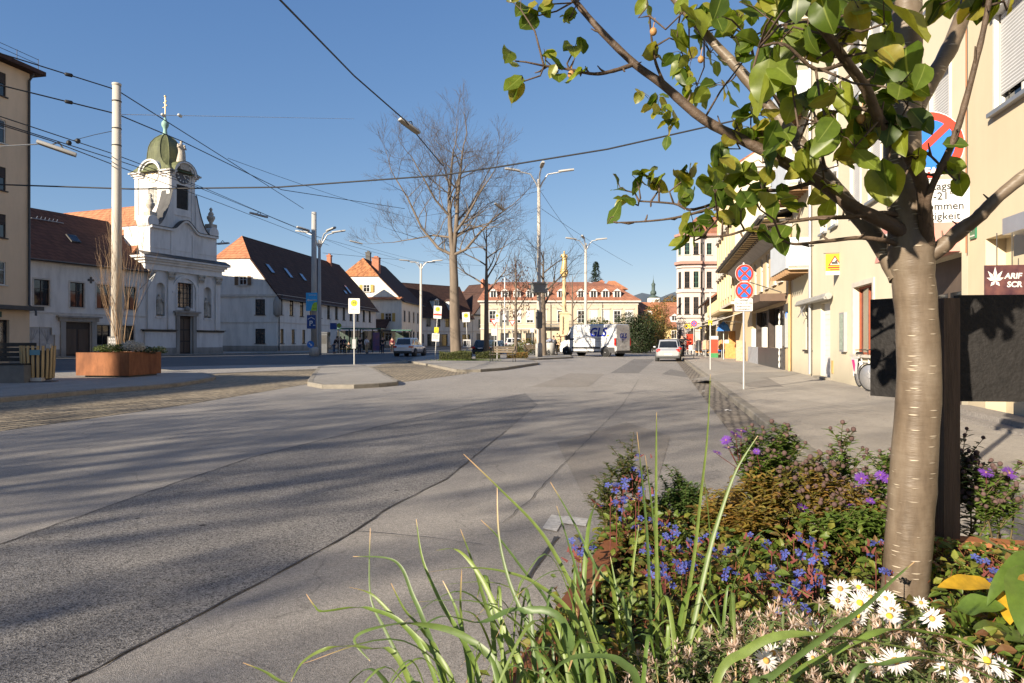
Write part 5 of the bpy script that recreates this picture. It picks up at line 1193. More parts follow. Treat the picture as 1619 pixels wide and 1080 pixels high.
lamp_post('two armed lamp post rising behind the white van', (at(926, 540, 76).x, 76, .0), 12.3, arms=((-1, -.2), (1, -.15), (-.35, -.9)), reach=2.3, rise=.35)
lamp_post('two armed lamp post behind the white car', (at(665.5, 540, 84).x, 84, .12), 10.8, arms=((-1, -.1), (1, -.1), (-.5, .8), (.6, .7)), reach=2.6, rise=.3)
lamp_post('grey lamp post standing close behind the pole with parking signs', (at(505, 540, 63).x, 63, .12), 10.6, arms=((-1, .3), (1, .1), (.7, -.6), (-.7, -.6)), m=CONCD, reach=2.3, rise=.7)
PP = Vector((at(496.5, 540, 60).x, 60, .12))
pp = thing('utility_pole', 'concrete pole carrying blue tourist, parking and arrow signs', 'pole', PP)
q = MB(); q.lathe([(.26, -.05), (.21, 12.6)], 16); q.build('post', CONCD, pp)
q = MB(); q.lathe([(.42, -.05), (.4, .55), (.3, .75)], 14); q.build('post_foot', CONCD, pp)
SKYB = pm('sign_sky_blue', (.03, .30, .62), .4, .06, 3)
b = plate(pp, -.12, 4.7, 1.0, 1.6, -.3, SKYB, 'tourist_sign'); q = MB(); q.tube([(-.4, -.31, 4.85), (.3, -.31, 4.85)], .04, 6); q.extrude([(-.56, -.315, 4.85), (-.38, -.315, 4.97), (-.38, -.315, 4.73)], (0, -.004, 0)); q.build('arrow', SIGNW, b)
q = MB(); q.extrude([(-.2, -.305, 3.92), (.36, -.305, 3.92), (.36, -.305, 4.68), (.12, -.305, 4.66), (-.06, -.305, 4.45)], (0, -.006, 0)); q.build('green_field', pm('sign_lime', (.32, .50, .04), .4), b); text('lettering', 'zentrum', .2, b, (-.05, -.31, 5.3), SIGNW, .002); text('lettering', 'Park', .18, b, (.15, -.315, 4.1), pm('sign_green_dark', (.02, .10, .05)), .002)
b = plate(pp, -.15, 2.95, .78, 1.2, -.3, pm('sign_navy', (.012, .05, .20), .4), 'parking_sign'); text('letter', 'P', .62, b, (-.18, -.31, 2.8), SIGNW, .004, .01); q = MB(); q.extrude([(-.45, -.31, 3.15), (-.15, -.31, 3.33), (.15, -.31, 3.15), (.15, -.31, 3.2), (-.15, -.31, 3.38), (-.45, -.31, 3.2)], (0, -.004, 0)); q.box(0, .2, -.31, -.306, 2.62, 2.68); q.build('roof_mark', SIGNW, b)
q = MB(); disc(q, -.22, -.3, .98, .31, .015); b = q.build('arrow_sign', BLUE, pp); q = MB(); u = Vector((.7, 0, -.7)); v = Vector((.7, 0, .7)); c = Vector((-.22, -.317, .98))
q.extrude([c - u * .2 + v * .04, c - u * .2 - v * .04, c + u * .06 - v * .04, c + u * .06 - v * .11, c + u * .22, c + u * .06 + v * .11, c + u * .06 + v * .04], (0, -.003, 0)); q.build('arrow', SIGNW, b)
CORTEN = pm('corten_steel', (.22, .078, .034), .75, .3, 1.4, .1, 40, fine=(5, .4), stretch=(1, 1, .35), col2=(.37, .145, .058))
PLL = gp(120, 596.5, .12); PLR = gp(204, 596.8, .12)
ux = (PLR - PLL).normalized(); W_ = (PLR - PLL).length
ang = math.atan2(ux.y, ux.x)
pl = thing('steel_planter', 'rusty steel planter box round the foot of the tall pole', 'planter', PLL, ang, 'rusty steel planters')
def planter(root, w, d, h, foot=.06):
 q = MB(); t = .012
 q.box(0, w, 0, t, foot, h); q.box(0, w, d - t, d, foot, h); q.box(0, t, t, d - t, foot, h); q.box(w - t, w, t, d - t, foot, h)
 for a in ((0, w, -.0, .05), (0, w, d - .05, d)): q.box(a[0], a[1], a[2] - .002, a[3], h, h + .012)
 q.box(0, .05, .05, d - .05, h, h + .012); q.box(w - .05, w, .05, d - .05, h, h + .012)
 q.build('box', CORTEN, root)
 q = MB(); q.box(.25, w - .1, .12, d - .12, -.02, foot); q.build('skid', DARKZ, root)
 q = MB(); n = 14; r2 = random.Random(4); vs = []; fs = []
 for j in range(n + 1):
  for i in range(n + 1): vs.append((t + (w - 2 * t) * i / n, t + (d - 2 * t) * j / n, h - .07 + r2.uniform(-.02, .03)))
 for j in range(n):
  for i in range(n): a = j * (n + 1) + i; fs.append((a, a + 1, a + n + 2, a + n + 1))
 q.add(vs, fs, 0, True); q.build('soil', pm('soil', (.045, .032, .022), .95, .4, 20, .6, 60), root)
planter(pl, W_, 1.9, .84)
tp = thing('utility_pole', 'tall pale concrete pole standing in the rusty planter on the left', 'pole', (at(184.5, 540, 26.2).x, 26.2, .12))
q = MB(); q.lathe([(.205, 0), (.15, 11.05)], 18); q.lathe([(.16, 11.05), (.165, 11.08), (.165, 11.13)], 18); q.build('post', CONC, tp)
q = MB(); 
for z in (10.45, 9.4, 8.75): q.lathe([(.172, z - .02), (.172, z + .02)], 18)
q.build('clamp', DARKZ, tp)
q = MB(); q.box(-.2, .2, -.27, -.255, .98, 1.42); b = q.build('notice', DARKZ, tp); lines(b, 0, 1.34, .3, 6, .055, SIGNW, -.273)
WOODS = pm('larch_slat', (.42, .30, .15), .75, .25, 3, .15, 60, stretch=(8, 8, .6))
g = gp(60, 603, .12); bn = thing('litter_bin', 'round wooden slat litter bin with small blue plate beside the dark bench', 'litter bin', g, R(10))
q = MB(); q.lathe([(.36, .05), (.4, .95), (.36, .95), (.33, .08)], 20); q.build('inner_can', DARKZ, bn)
for k in range(22):
 a = 2 * math.pi * k / 22; q = MB(); M_ = Matrix.Rotation(a, 4, 'Z'); q.add([M_ @ Vector(p) for p in ((.40, -.035, .1), (.43, -.035, .1), (.43, .035, .1), (.40, .035, .1), (.445, -.035, 1.1), (.475, -.035, 1.1), (.475, .035, 1.1), (.445, .035, 1.1))], [(0, 3, 2, 1), (4, 5, 6, 7), (0, 1, 5, 4), (1, 2, 6, 5), (2, 3, 7, 6), (3, 0, 4, 7)]); q.build('slat', WOODS, bn)
q = MB(); q.box(.0, .28, -.50, -.485, .82, .98); q.build('plate', pm('plate_teal', (.10, .22, .28), .5), bn); q = MB(); q.box(.0, .3, -.47, -.2, .0, .13); q.build('foot', STEEL, bn); q = MB(); q.box(.36, .47, -.3, -.2, 1.02, 1.16); q.build('ashtray', CONCD, bn); q = MB(); q.box(-.05, .62, -.55, -.1, -.01, .03); q.build('base_plate', DARKZ, bn)
bb = thing('bench', 'slatted bench darkened by painted shade on a concrete block at the left edge', 'bench', gp(-14, 605, .12), R(8))
q = MB(); q.box(-2.0, 1.05, -.3, .5, 0, .52); q.build('base', pm('bench_concrete_shade', (.13, .13, .125), .9, .2, 3), bb)  # concrete and slats coloured dark to stand for shade on the bench
q = MB()
for k in range(6): q.box(-2.0, 1.05, -.3 + k * .135, -.18 + k * .135, .53, .57)
q.build('seat', BLACK, bb)
q = MB()
for k in range(4): q.box(-2.0, .95, .5 + k * .02, .54 + k * .02, .62 + k * .15, .74 + k * .15)
q.build('backrest', BLACK, bb)
def bench(label, loc, rz):
 t = thing('park_bench', label, 'bench', loc, rz, 'benches on the tree island')
 q = MB()
 for k in range(4): q.box(-.8, .8, -.02 + k * .11, .075 + k * .11, .43, .46)
 q.build('seat', FR_D, t); q = MB()
 for k in range(3): q.box(-.8, .8, .44 + k * .03, .465 + k * .03, .55 + k * .14, .66 + k * .14)
 q.build('backrest', pm('bench_timber', (.13, .10, .07), .7, .2, 4), t)
 for sx in (-.72, .72):
  q = MB(); q.tube([(sx, -.04, 0), (sx, .02, .25), (sx, -.02, .43), (sx, -.05, .64), (sx, .3, .66), (sx, .5, .95)], .022, 6); q.tube([(sx, .5, 0), (sx, .38, .25), (sx, .42, .43), (sx, .53, .97)], .022, 6); q.tube([(sx, -.02, .42), (sx, .42, .42)], .02, 6); q.build('leg', BLACK, t)
 return t
bench('iron legged park bench turned sideways in front of the tree island', gp(793, 572.5, .12), R(-18)); bench('park bench half hidden behind the tall lamp post', (at(845, 540, 58).x, 60, .12), R(14)); bench('park bench between the lamp post and the rubbish bin', (at(866, 540, 64).x, 64, .12), R(-30))
q = MB(); q.box(-.25, .25, -.05, .05, 0, .32); q.extrude([(-.25, -.06, .02), (-.03, -.06, .02), (-.03, -.06, .3), (-.25, -.06, .3)], (0, -.004, 0)); o = q.build('info_board', SIGNW, loc=gp(798, 565, .12) + Vector((0, .3, .42))); tag(o, 'white numbered board leaning on the iron legged bench', 'board')
text('numeral', '24', .3, o, (.1, -.06, .16), BLACK, .002)
g = (at(870, 540, 62).x, 62, .12); rb = thing('rubbish_bin', 'overfull grey rubbish bin in front of the van', 'litter bin', g)
q = MB(); q.lathe([(.42, 0), (.45, 1.05), (.42, 1.1), (.3, 1.12)], 14); q.build('body', pm('bin_grey', (.36, .35, .33), .6), rb)
q = MB(); r2 = random.Random(2)
for k in range(9): q.ball((r2.uniform(-.3, .3), r2.uniform(-.3, .3), 1.15 + r2.uniform(0, .25)), r2.uniform(.1, .2), 7, 5)
q.build('rubbish', pm('rubbish_mixed', (.45, .45, .46), .7, .5, 7, col2=(.25, .30, .45)), rb)
def yield_sign(label, px, d, z):
 t = post('road_sign', label, 'road sign', (at(px, 540, d).x, d, .12), z + .3, .03, 'give way signs'); q = MB(); q.extrude([(-.42, -.05, z + .3), (.42, -.05, z + .3), (0, -.05, z - .42)], (0, .01, 0)); q.build('red_triangle', RED, t); q = MB(); q.extrude([(-.27, -.055, z + .21), (.27, -.055, z + .21), (0, -.055, z - .24)], (0, .004, 0)); q.build('white_field', SIGNW, t); return t
t = yield_sign('give way triangle above a white arrow plate near the black car', 781.5, 66, 3.1); plate(t, 0, 2.1, .55, .6)
yield_sign('pale give way triangle in front of the palace doors', 810, 75, 3.3)
t = post('sign_post', 'post with a small pale blue plate before the palace', 'post', (at(841.5, 540, 70).x, 70, .12), 2.6, .03); plate(t, 0, 2.35, .34, .34, m=pm('sign_pale_blue', (.45, .6, .75), .5))
t = post('sign_post', 'tall thin white mast with two dark boards in front of the palace', 'post', (at(798, 540, 72).x, 72, .12), 8.0, .06, m=SIGNW); plate(t, -.38, 3.6, .3, 1.6, m=pm('box_dark', (.12, .12, .115)), name='board'); plate(t, .3, 3.7, .28, 1.6, m=pm('box_dark', (.12, .12, .115)), name='board')
go = pm('gilding', (.52, .38, .17), .5, .25, 6, metal=.5); ST = pm('column_stone', (.62, .46, .28), .85, .15, 3, .2, 30)
cx_ = at(892, 540, 80).x
mc = thing('memorial_column', 'gilded statue on a twisted column with stone pedestal behind the van', 'monument', (cx_, 80, .12))
q = MB(); q.box(-1.1, 1.1, -1.1, 1.1, 0, 1.9); q.box(-1.3, 1.3, -1.3, 1.3, 1.9, 2.1); q.box(-.62, .62, -.62, .62, 2.1, 4.6); q.extrude([(-.95, -.7, 2.1), (.95, -.7, 2.1), (.62, -.7, 2.6), (-.62, -.7, 2.6)], (0, 1.4, 0)); q.box(-.75, .75, -.75, .75, 4.6, 4.8); q.build('pedestal', ST, mc)
q = MB(); secs = []
for i in range(40):
 z = 4.8 + 4.2 * i / 39; secs.append([((.29 + .04 * math.sin(3 * (a_ + z * 1.6)) - .04 * i / 39) * math.cos(a_), (.29 + .04 * math.sin(3 * (a_ + z * 1.6)) - .04 * i / 39) * math.sin(a_), z) for a_ in [2 * math.pi * k / 18 for k in range(18)]])
q.loft(secs); q.build('shaft', pm('shaft_gilded', (.52, .39, .22), .6, .25, 6, metal=.1), mc)
q = MB(); q.lathe([(.32, 9.0), (.5, 9.25), (.42, 9.4), (.62, 9.7), (.62, 9.9), (.4, 9.95)], 14)
for k in range(8): a = k * math.pi / 4; q.ball((.5 * math.cos(a), .5 * math.sin(a), 9.5), .14, 6, 4)
q.build('capital', go, mc)
o = statue(2.3, 5).build('gilded_statue', go, mc, (0, 0, 9.95)); mc.scale = (.8, .8, .97)
SHG = glassy('shelter_glass', (.05, .07, .06), .05)
def shelter(label, px0, px1, d, ad=True):
 a, b = at(px0, 540, d), at(px1, 540, d); w = b.x - a.x
 t = thing('bus_shelter', label, 'bus shelter', (a.x, d, .12), 0, 'bus shelters along the long house')
 q = MB(); q.box(-.2, w + .2, -.5, 1.5, 2.55, 2.68); q.build('roof', pm('shelter_green', (.06, .14, .11), .5), t)
 for x in (0, w / 2, w): rod('column', x, 1.2, 0, 2.55, .05, DARKZ, t); 
 for x in (0, w): rod('column', x, -.2, 0, 2.55, .04, DARKZ, t)
 for k in range(2): q = MB(); q.box(.05 + k * w / 2, w / 2 - .06 + k * w / 2, 1.19, 1.21, .3, 2.4); q.build('glass_panel', SHG, t)
 if ad: q = MB(); q.box(w - .75, w - .02, -.25, -.1, .25, 2.2); q.build('advert', pm('advert_violet', (.10, .10, .32), .4, .4, 2, col2=(.25, .10, .12)), t)
 q = MB(); q.box(.3, w - 1.0, .8, 1.1, .42, .47); q.build('seat', DARKZ, t)
 return t
shelter('left bus shelter with dark posts in front of the long white house', 530, 566, 73, False); shelter('right bus shelter with a violet poster near the parked white car', 570, 601, 74)
shelter('far green bus shelter behind the white car', 622, 648, 84, False)
t = thing('timetable_post', 'dark blue timetable pylon with small green disc left of the shelters', 'pylon', (at(527, 540, 71).x, 71, .12)); q = MB(); q.box(-.3, .35, -.06, .06, .9, 2.5); q.build('panel', SIGNW, t); q = MB(); q.box(-.32, .37, -.08, .08, 2.5, 3.15); q.build('header', pm('sign_navy', (.012, .05, .20)), t); q = MB(); disc(q, .62, -.05, 2.9, .24, .02); q.build('green_disc', pm('sign_lime_dark', (.15, .24, .03), .5), t); rod('post', .62, 0, 0, 2.9, .04, STEEL, t)
q = MB(); q.box(-.35, .35, -.3, .3, 0, 2.1); q.box(-.4, .4, -.36, .36, 2.1, 2.25); ph = thing('phone_booth', 'grey telephone pillar left of the bus shelters', 'phone booth', (at(513, 540, 73).x, 73, .12)); q.build('body', pm('booth_grey', (.10, .105, .115), .5), ph); q = MB(); q.box(-.28, .28, -.32, -.301, 1.0, 1.9); q.build('panel', DARKZ, ph)
def awning(label, x0y, x1y, z, out, m, x0=X0):
 t = thing('awning', label, 'awning', row(x0, x0y), AR, 'awnings over the far shops'); L = (x0y - x1y) * K
 q = MB(); q.slab([(0, -.01, z), (L, -.01, z), (L, -out, z - .55), (0, -out, z - .55)], .03)
 for k in range(int(L / .3)): q.box(k * .3 + .01, k * .3 + .29, -out - .012, -out, z - .8, z - .56)
 q.build('canvas', m, t)
 for x in (.2, L - .2): q = MB(); q.tube([(x, -.02, z - .7), (x, -out + .05, z - .6)], .02, 5); q.build('arm', DARKZ, t)
 return t
awning('white scalloped awning beside the brown canopy', 50.0, 44.2, 3.3, 1.6, AWN); awning('pale awning under the ornate house', 63, 52, 3.35, 2.2, AWN); awning('grey white awning before the far corner', 82, 66, 3.2, 2.4, AWN)
sb = thing('shop_sign', 'white shop board with red letters above the pale awning', 'sign', row(X0 - .05, 62.5), AR); q = MB(); q.box(0, 5.5, -.12, -.02, 3.5, 4.35); q.build('board', SIGNW, sb); text('lettering', 'BAZAR', .7, sb, (2.7, -.125, 3.9), RED, .005, .02)
q = MB(); q.box(-.9, .9, -.02, .02, -.5, .45); q.build('dummy', SIGNW) if False else None
DISPM = [pm('fabric_%s' % n, c, .9, .3, 6) for n, c in (('black', (.03, .03, .035)), ('blue', (.03, .08, .30)), ('red', (.45, .05, .04)), ('grey', (.25, .25, .26)), ('tan', (.40, .30, .18)), ('white', (.6, .58, .55)), ('orange', (.48, .24, .08)))]
r2 = random.Random(11)
def rack(label, y, n, off, hh=1.5):
 t = thing('clothes_rack', label, 'clothes rack', row(X0 - off, y), AR, 'clothes racks before the far shops'); q = MB(); L = n * .18; q.tube([(0, 0, 0), (0, 0, hh), (L, 0, hh), (L, 0, 0)], .02, 6); q.build('rail', STEEL, t)
 for k in range(n):
  q = MB(); x = .09 + k * .18; h_ = r2.uniform(.7, 1.1); q.loft([[(x + sx * .05, sy * w, z) for sx, sy in ((-1, -1), (1, -1), (1, 1), (-1, 1))] for z, w in ((hh - .03, .05), (hh - .12, .22), (hh - .3, .24), (hh - h_, .26))]); q.build('garment', DISPM[r2.randrange(7)], t)
for k, (y, n, off) in enumerate(((53.0, 9, .8), (55.2, 9, .9), (57.6, 10, 1.3), (60, 10, 1.0), (54.2, 7, 1.9), (58.8, 8, 2.2))): rack('clothes rack hung with %s garments under the pale awning' % ('dark and grey', 'mixed dark', 'blue and black', 'red and white', 'tan and grey', 'orange and black')[k], y, n, off)
def cab(label, px, d, w, h, dep, m, m2, rz=AR):
 t = thing('display_stand', label, 'display stand', (at(px, 540, d).x, d, .12), rz); q = MB(); q.box(-w/2, w/2, -dep/2, dep/2, .35, h); q.build('body', m, t); q = MB(); q.box(-w/2 - .02, w/2 + .02, -dep/2 - .02, dep/2 + .02, 0, .35); q.build('base', m2, t); q = MB(); q.box(-w/2 - .03, w/2 + .03, -dep/2 - .03, dep/2 + .03, h, h + .25); q.build('top', SIGNW, t)
cab('bright red stand with green base before the far shops', 1128.5, 52.5, .54, 1.4, .5, pm('red_bright', (.75, .06, .03), .5), pm('green_base', (.05, .22, .08), .6), R(-10)); cab('orange wooden board stand beside the white awning', 1153, 50.0, .6, 1.1, .3, pm('orange_board', (.50, .26, .085), .6, .2, 5), pm('orange_board', (.7, .34, .07)), R(-14))
for k, (px, d, lab) in enumerate(((1158, 49.5, 'upright orange board leaning by the white awning'), (1170.5, 43.5, 'pale red striped chair board before the shop'))): o = MB().box(-.25, .25, -.03, .03, 0, 2.0 - k * .7).build('signboard', DISPM[6 - k * 4] if k == 0 else pm('board_salmon', (.6, .3, .2), .7, .3, 9), loc=(at(px, 540, d).x, d, .12), rz=R(-20)); tag(o, lab, 'board'); 
q = thing('sun_umbrella', 'closed blue parasol hanging by the clothes shop', 'umbrella', (at(1144, 540, 47).x, 47, .12)); rod('pole', 0, 0, 0, 2.6, .025, SIGNW, q); m_ = MB(); m_.lathe([(.5, 1.95), (.34, 2.35), (.04, 2.6)], 8, smooth=False); m_.build('canopy', pm('parasol_blue', (.04, .16, .50), .7), q)
def cafe_chair(loc, rz, lab):
 t = thing('cafe_chair', lab, 'chair', loc, rz, 'white chairs of the far cafe'); q = MB(); q.box(-.22, .22, -.22, .22, .42, .46); q.build('seat', SIGNW, t); q = MB(); q.box(-.22, .22, .2, .24, .46, .9); q.build('backrest', SIGNW, t)
 for sx in (-.19, .19):
  for sy in (-.19, .19): rod('leg', sx, sy, 0, .42, .02, SIGNW, t, 6)
 return t
for k, (px, d) in enumerate(((1094, 62), (1100, 60), (1106, 63), (1112, 60.5), (1117, 62), (1090, 64))): cafe_chair((at(px, 540, d).x, d, .12), R(40 * k), 'white cafe chair standing on the pavement before the far awning')
for k, px in enumerate((1097, 1109)):
 t = thing('cafe_table', ('round white cafe table left of the red shirted guest', 'round white cafe table right of the red shirted guest')[k], 'table', (at(px, 540, 61).x, 61.5, .12)); q = MB(); q.lathe([(.38, .7), (.38, .74)], 16); q.build('tabletop', SIGNW, t); rod('leg', 0, 0, 0, .7, .03, STEEL, t)
def scrap(px, py, s, lab, seed):
 r3 = random.Random(seed); n = 5; vs = []; fs = []
 for j in range(n):
  for i in range(n): vs.append((s * (i / (n - 1) - .5) + r3.uniform(-.1, .1) * s, s * .6 * (j / (n - 1) - .5), abs(r3.gauss(0, .22)) * s * .5 + .004))
 for j in range(n - 1):
  for i in range(n - 1): a = j * n + i; fs.append((a, a + 1, a + n + 1, a + n))
 o = MB().add(vs, fs).build('paper_scrap', SIGNW, loc=gp(px, py, .12) if px > 1200 else gp(px, py), rz=r3.uniform(0, 6)); tag(o, lab, 'litter', 'paper scraps on the pavement')
scrap(1594, 681, .16, 'crumpled white paper scrap nearest on the right pavement', 1); scrap(1543, 662, .16, 'torn pale paper scrap by the granite step', 2); scrap(1574, 667, .07, 'tiny white paper scrap between two larger ones', 3); scrap(1151, 650, .14, 'crumpled white paper in the gutter setts', 4); scrap(1112, 619, .09, 'small white paper at the edge of the gutter setts', 5)
# ------------------------------------------------------------------ vehicles
CG = glassy('car_glass', (.012, .014, .016), .03); TYRE = pm('tyre_rubber', (.018, .018, .018), .8, .2, 10); RIM = pm('wheel_rim', (.45, .45, .46), .35, .1, 8, metal=.7)
PLAST = pm('bumper_plastic', (.045, .046, .048), .65, .15, 6); TAIL = pm('tail_light_red', (.50, .02, .015), .2, .1, 10, coat=1.0)
def wheel(root, x, y, r, w=.21):
 q = MB(); M_ = Matrix.Translation((x, y, r)) @ XZ; q.lathe([(r * .66, -w/2 + .01), (r * .9, -w/2), (r, -w/2 + .03), (r, w/2 - .03), (r * .9, w/2), (r * .66, w/2 - .01)], 26, M=M_); t = q.build('wheel', TYRE, root)
 s = 1 if y < 0 else -1
 q = MB(); q.lathe([(r * .68, s * (w/2 - .03)), (r * .62, s * (w/2 - .015))], 22, M=M_); q.lathe([(r * .2, s * (w/2 - .02)), (.02, s * (w/2 + .005))], 12, M=M_)
 for k in range(5):
  a = k * 2 * math.pi / 5; u = Vector((math.cos(a), math.sin(a), 0)); v = Vector((-u.y, u.x, 0)); z = s * (w/2 - .012)
  q.add([M_ @ (u * r * .12 + v * r * .1 + Vector((0, 0, z))), M_ @ (u * r * .64 + v * r * .13 + Vector((0, 0, z))), M_ @ (u * r * .64 - v * r * .13 + Vector((0, 0, z))), M_ @ (u * r * .12 - v * r * .1 + Vector((0, 0, z)))], [(0, 1, 2, 3)])
 q.build('rim', RIM, t)
def carsec(x, w, z0, zb, n=None, crown=.0):
 pts = [(-.86, z0), (-.97, z0 + (zb - z0) * .16), (-1.0, z0 + (zb - z0) * .5), (-.985, z0 + (zb - z0) * .78), (-.93, zb - .02), (-.86, zb), (-.4, zb + crown), (.4, zb + crown), (.86, zb), (.93, zb - .02), (.985, z0 + (zb - z0) * .78), (1.0, z0 + (zb - z0) * .5), (.97, z0 + (zb - z0) * .16), (.86, z0)]
 return [(x, y * w, z) for y, z in pts]
def car(name, label, cat, loc, heading, L, Wd, Ht, paint_, kind, tail=None, group=None):
 """x forward from the rear bumper; heading = angle of the nose"""
 t = thing(name, label, cat, loc, heading, group); w = Wd / 2; zb = Ht * .60; z0 = .24 if kind != 'suv' else .30
 q = MB()
 q.loft([carsec(.0, w * .82, z0 + .16, zb - .16), carsec(.06, w * .92, z0 + .04, zb - .05), carsec(.35, w * .985, z0, zb + .0), carsec(.9, w, z0, zb + .01), carsec(L * .5, w, z0, zb - .01), carsec(L * .68, w, z0, zb - .02, crown=.01), carsec(L * .80, w * .99, z0, zb - .07, crown=.03), carsec(L * .92, w * .95, z0 + .02, zb - .16, crown=.03), carsec(L * .985, w * .86, z0 + .08, zb - .28), carsec(L, w * .74, z0 + .16, zb - .36)])
 body = q.build('body', paint_, t)
 xr, xf = (.14, L * .70) if kind in ('hatch', 'suv') else (.62, L * .69)
 rr, rf = (.42, L * .50) if kind in ('hatch', 'suv') else (1.35, L * .50)
 wt = w * .74; wb = w * .90; zt = Ht
 def ring(x, wd, z): return [(x, -wd, z), (x, -wd * .5, z + .015), (x, wd * .5, z + .015), (x, wd, z)]
 q = MB(); zc = zb - .03
 base = [(xr, -wb * .92, zc), (xf, -wb * .94, zc - .03), (xf + .12, 0, zc - .02), (xf, wb * .94, zc - .03), (xr, wb * .92, zc), (xr - .05, 0, zc)]
 top = [(rr, -wt * .92, zt - .06), (rf, -wt, zt - .05), (rf + .06, 0, zt - .03), (rf, wt, zt - .05), (rr, wt * .92, zt - .06), (rr - .04, 0, zt - .04)]
 mid = [((a[0] * .0 + b[0] * 1.0), b[1] * .93, b[2] + .045) for a, b in zip(base, top)]
 mid = [(x + (.1 if i in (0, 4, 5) else -.1), y, zt + (.0 if i in (2, 5) else -.006)) for i, (x, y, z) in enumerate(mid)]
 q.loft([base, top, mid], smooth=False, caps=True); q.build('cabin', paint_, t)
 B_ = [Vector(p) for p in base]; T_ = [Vector(p) for p in top]
 def glass(name, i, j, u0, u1, v0, v1, off=.012):
  a, b, c, d = B_[i], B_[j], T_[j], T_[i]
  def pt(u, v): return (a.lerp(b, u)).lerp(d.lerp(c, u), v)
  n = (b - a).cross(d - a).normalized()
  cen = Vector((L * .4, 0, zb)); 
  if n.dot(pt(.5, .5) - cen) < 0: n = -n
  g = MB(); g.add([pt(u0, v0) + n * off, pt(u1, v0) + n * off, pt(u1, v1) + n * off, pt(u0, v1) + n * off], [(0, 1, 2, 3)]); g.build(name, CG, t)
 for i, j in ((0, 1), (3, 4)):
  if i == 0:
   for a, b in ((.06, .30), (.33, .61), (.64, .92)): glass('side_window', i, j, a, b, .12, .90)
  else:
   for a, b in ((.08, .36), (.39, .67), (.70, .94)): glass('side_window', i, j, a, b, .12, .90)
 def wide(name, ia, ic, ib, v0, v1, s):
  g = MB(); 
  def pt(i, v): return B_[i].lerp(T_[i], v)
  n = (B_[ib] - B_[ia]).cross(T_[ic] - B_[ic]).normalized(); 
  if n.dot(pt(ic, .5) - Vector((L * .4, 0, zb))) < 0: n = -n
  P0 = [pt(ia, v0).lerp(pt(ic, v0), .1), pt(ic, v0), pt(ib, v0).lerp(pt(ic, v0), .1), pt(ib, v1).lerp(pt(ic, v1), .1), pt(ic, v1), pt(ia, v1).lerp(pt(ic, v1), .1)]
  g.add([p + n * .014 for p in P0], [(0, 1, 4, 5), (1, 2, 3, 4)]); g.build(name, CG, t)
 wide('rear_window', 4, 5, 0, .14, .90, -1); wide('windscreen', 1, 2, 3, .08, .94, 1)
 r = .32 if kind != 'suv' else .36
 for x in (L * .18, L * .80):
  for y in (-w + .09, w - .09):
   q = MB(); q.lathe([(r * 1.16, -.14), (r * 1.16, .14)], 24, M=Matrix.Translation((x, y * .985, r)) @ XZ); q.build('wheel_arch', PLAST, t); wheel(t, x, y * 1.035, r)
 for s in (-1, 1):
  q = MB(); y0 = s * w * .60; y1 = s * w * .93; ya, yb = min(y0, y1), max(y0, y1)
  za, zd = (zb - .22, zb - .06) if kind != 'hatch' else (zb - .26, zb - .02)
  if kind == 'hatch': q.lathe([(.15, -.02), (.14, .03), (.05, .06)], 16, M=Matrix.Translation((.06, s * w * .76, zb - .16)) @ Matrix.Rotation(R(-90), 4, 'Y'))
  else: q.add([(-.0, ya, za), (-.0, yb, za), (.0, yb, zd), (.0, ya, zd), (.3, s * w * .995, za), (.3, s * w * .985, zd)], [(0, 3, 2, 1), (1, 4, 5, 2) if s > 0 else (0, 3, 5, 4)])
  if kind != 'hatch':
   q = MB(); q.box(-.015, .12, ya, yb, za, zd); q.box(.0, .34, s * w * .95 - .012 if s > 0 else -w * .985, s * w * .985 if s > 0 else -w * .95 + .012, za + .02, zd)
  q.build('tail_light', TAIL, t)
  q = MB(); q.ball((L * .955, s * w * .68, zb - .3), .16, 10, 6, sc=(.6, 1.2, .6)); q.build('headlight', SIGNW, t)
  q = MB(); q.ball((L * .62, s * (w + .09), zb + .08), .1, 8, 6, sc=(.6, 1.1, .7)); q.build('side_mirror', paint_, t)
  for hx in (L * .36, L * .56): q = MB(); q.box(hx - .09, hx + .09, s * w * 1.0 - .012, s * w * 1.0 + .02, zb - .12, zb - .09); q.build('door_handle', PLAST, t)
  q = MB()
  for sx in (L * .29, L * .47, L * .665): q.box(sx - .006, sx + .006, s * w * 1.0 - .004, s * w * 1.0 + .003, z0 + .12, zb - .06)
  q.build('door_joint', BLACK, t)
 q = MB(); q.box(-.03, .3, -w * .9, w * .9, z0 + .0, z0 + (.2 if kind != 'hatch' else .1)); q.box(.3, L * .95, -w * .985, w * .985, z0 - .04, z0 + .09); q.build('lower_trim', PLAST, t)
 q = MB(); pz = zb - .2 if kind != 'hatch' else z0 + .24; q.box(-.035, -.012, -.26, .26, pz - .055, pz + .055); q.build('number_plate', SIGNW, t)
 lines(t, 0, 0, .1, 1, .02) if False else None
 return t
SILV = pm('paint_silver', (.52, .53, .54), .28, .03, 4, metal=.55, coat=.6); WHT = pm('paint_white', (.64, .64, .64), .3, .02, 3, coat=.6); BLKP = pm('paint_black', (.012, .013, .016), .15, .1, 3, coat=1.0); GRYP = pm('paint_grey', (.12, .125, .13), .25, .1, 3, coat=.8)
def hd(deg): return math.atan2(math.cos(R(deg)), math.sin(R(deg)))
p = gp(1056.5, 571.8); car('parked_car', 'silver hatchback parked at the right kerb with its back to the viewer', 'car', p, hd(12.5), 3.95, 1.66, 1.47, SILV, 'hatch')
p = Vector((at(636.5, 540, 61).x, 61, 0.004)); car('car', 'white sport utility car driving away along the shaded street', 'car', p, hd(9.4), 4.6, 1.86, 1.68, WHT, 'suv')
p = Vector((at(759, 540, 66).x, 66, .004)); car('car', 'black car with lit red tail lights just beyond the hedge', 'car', p, hd(18), 4.6, 1.84, 1.5, BLKP, 'suv')
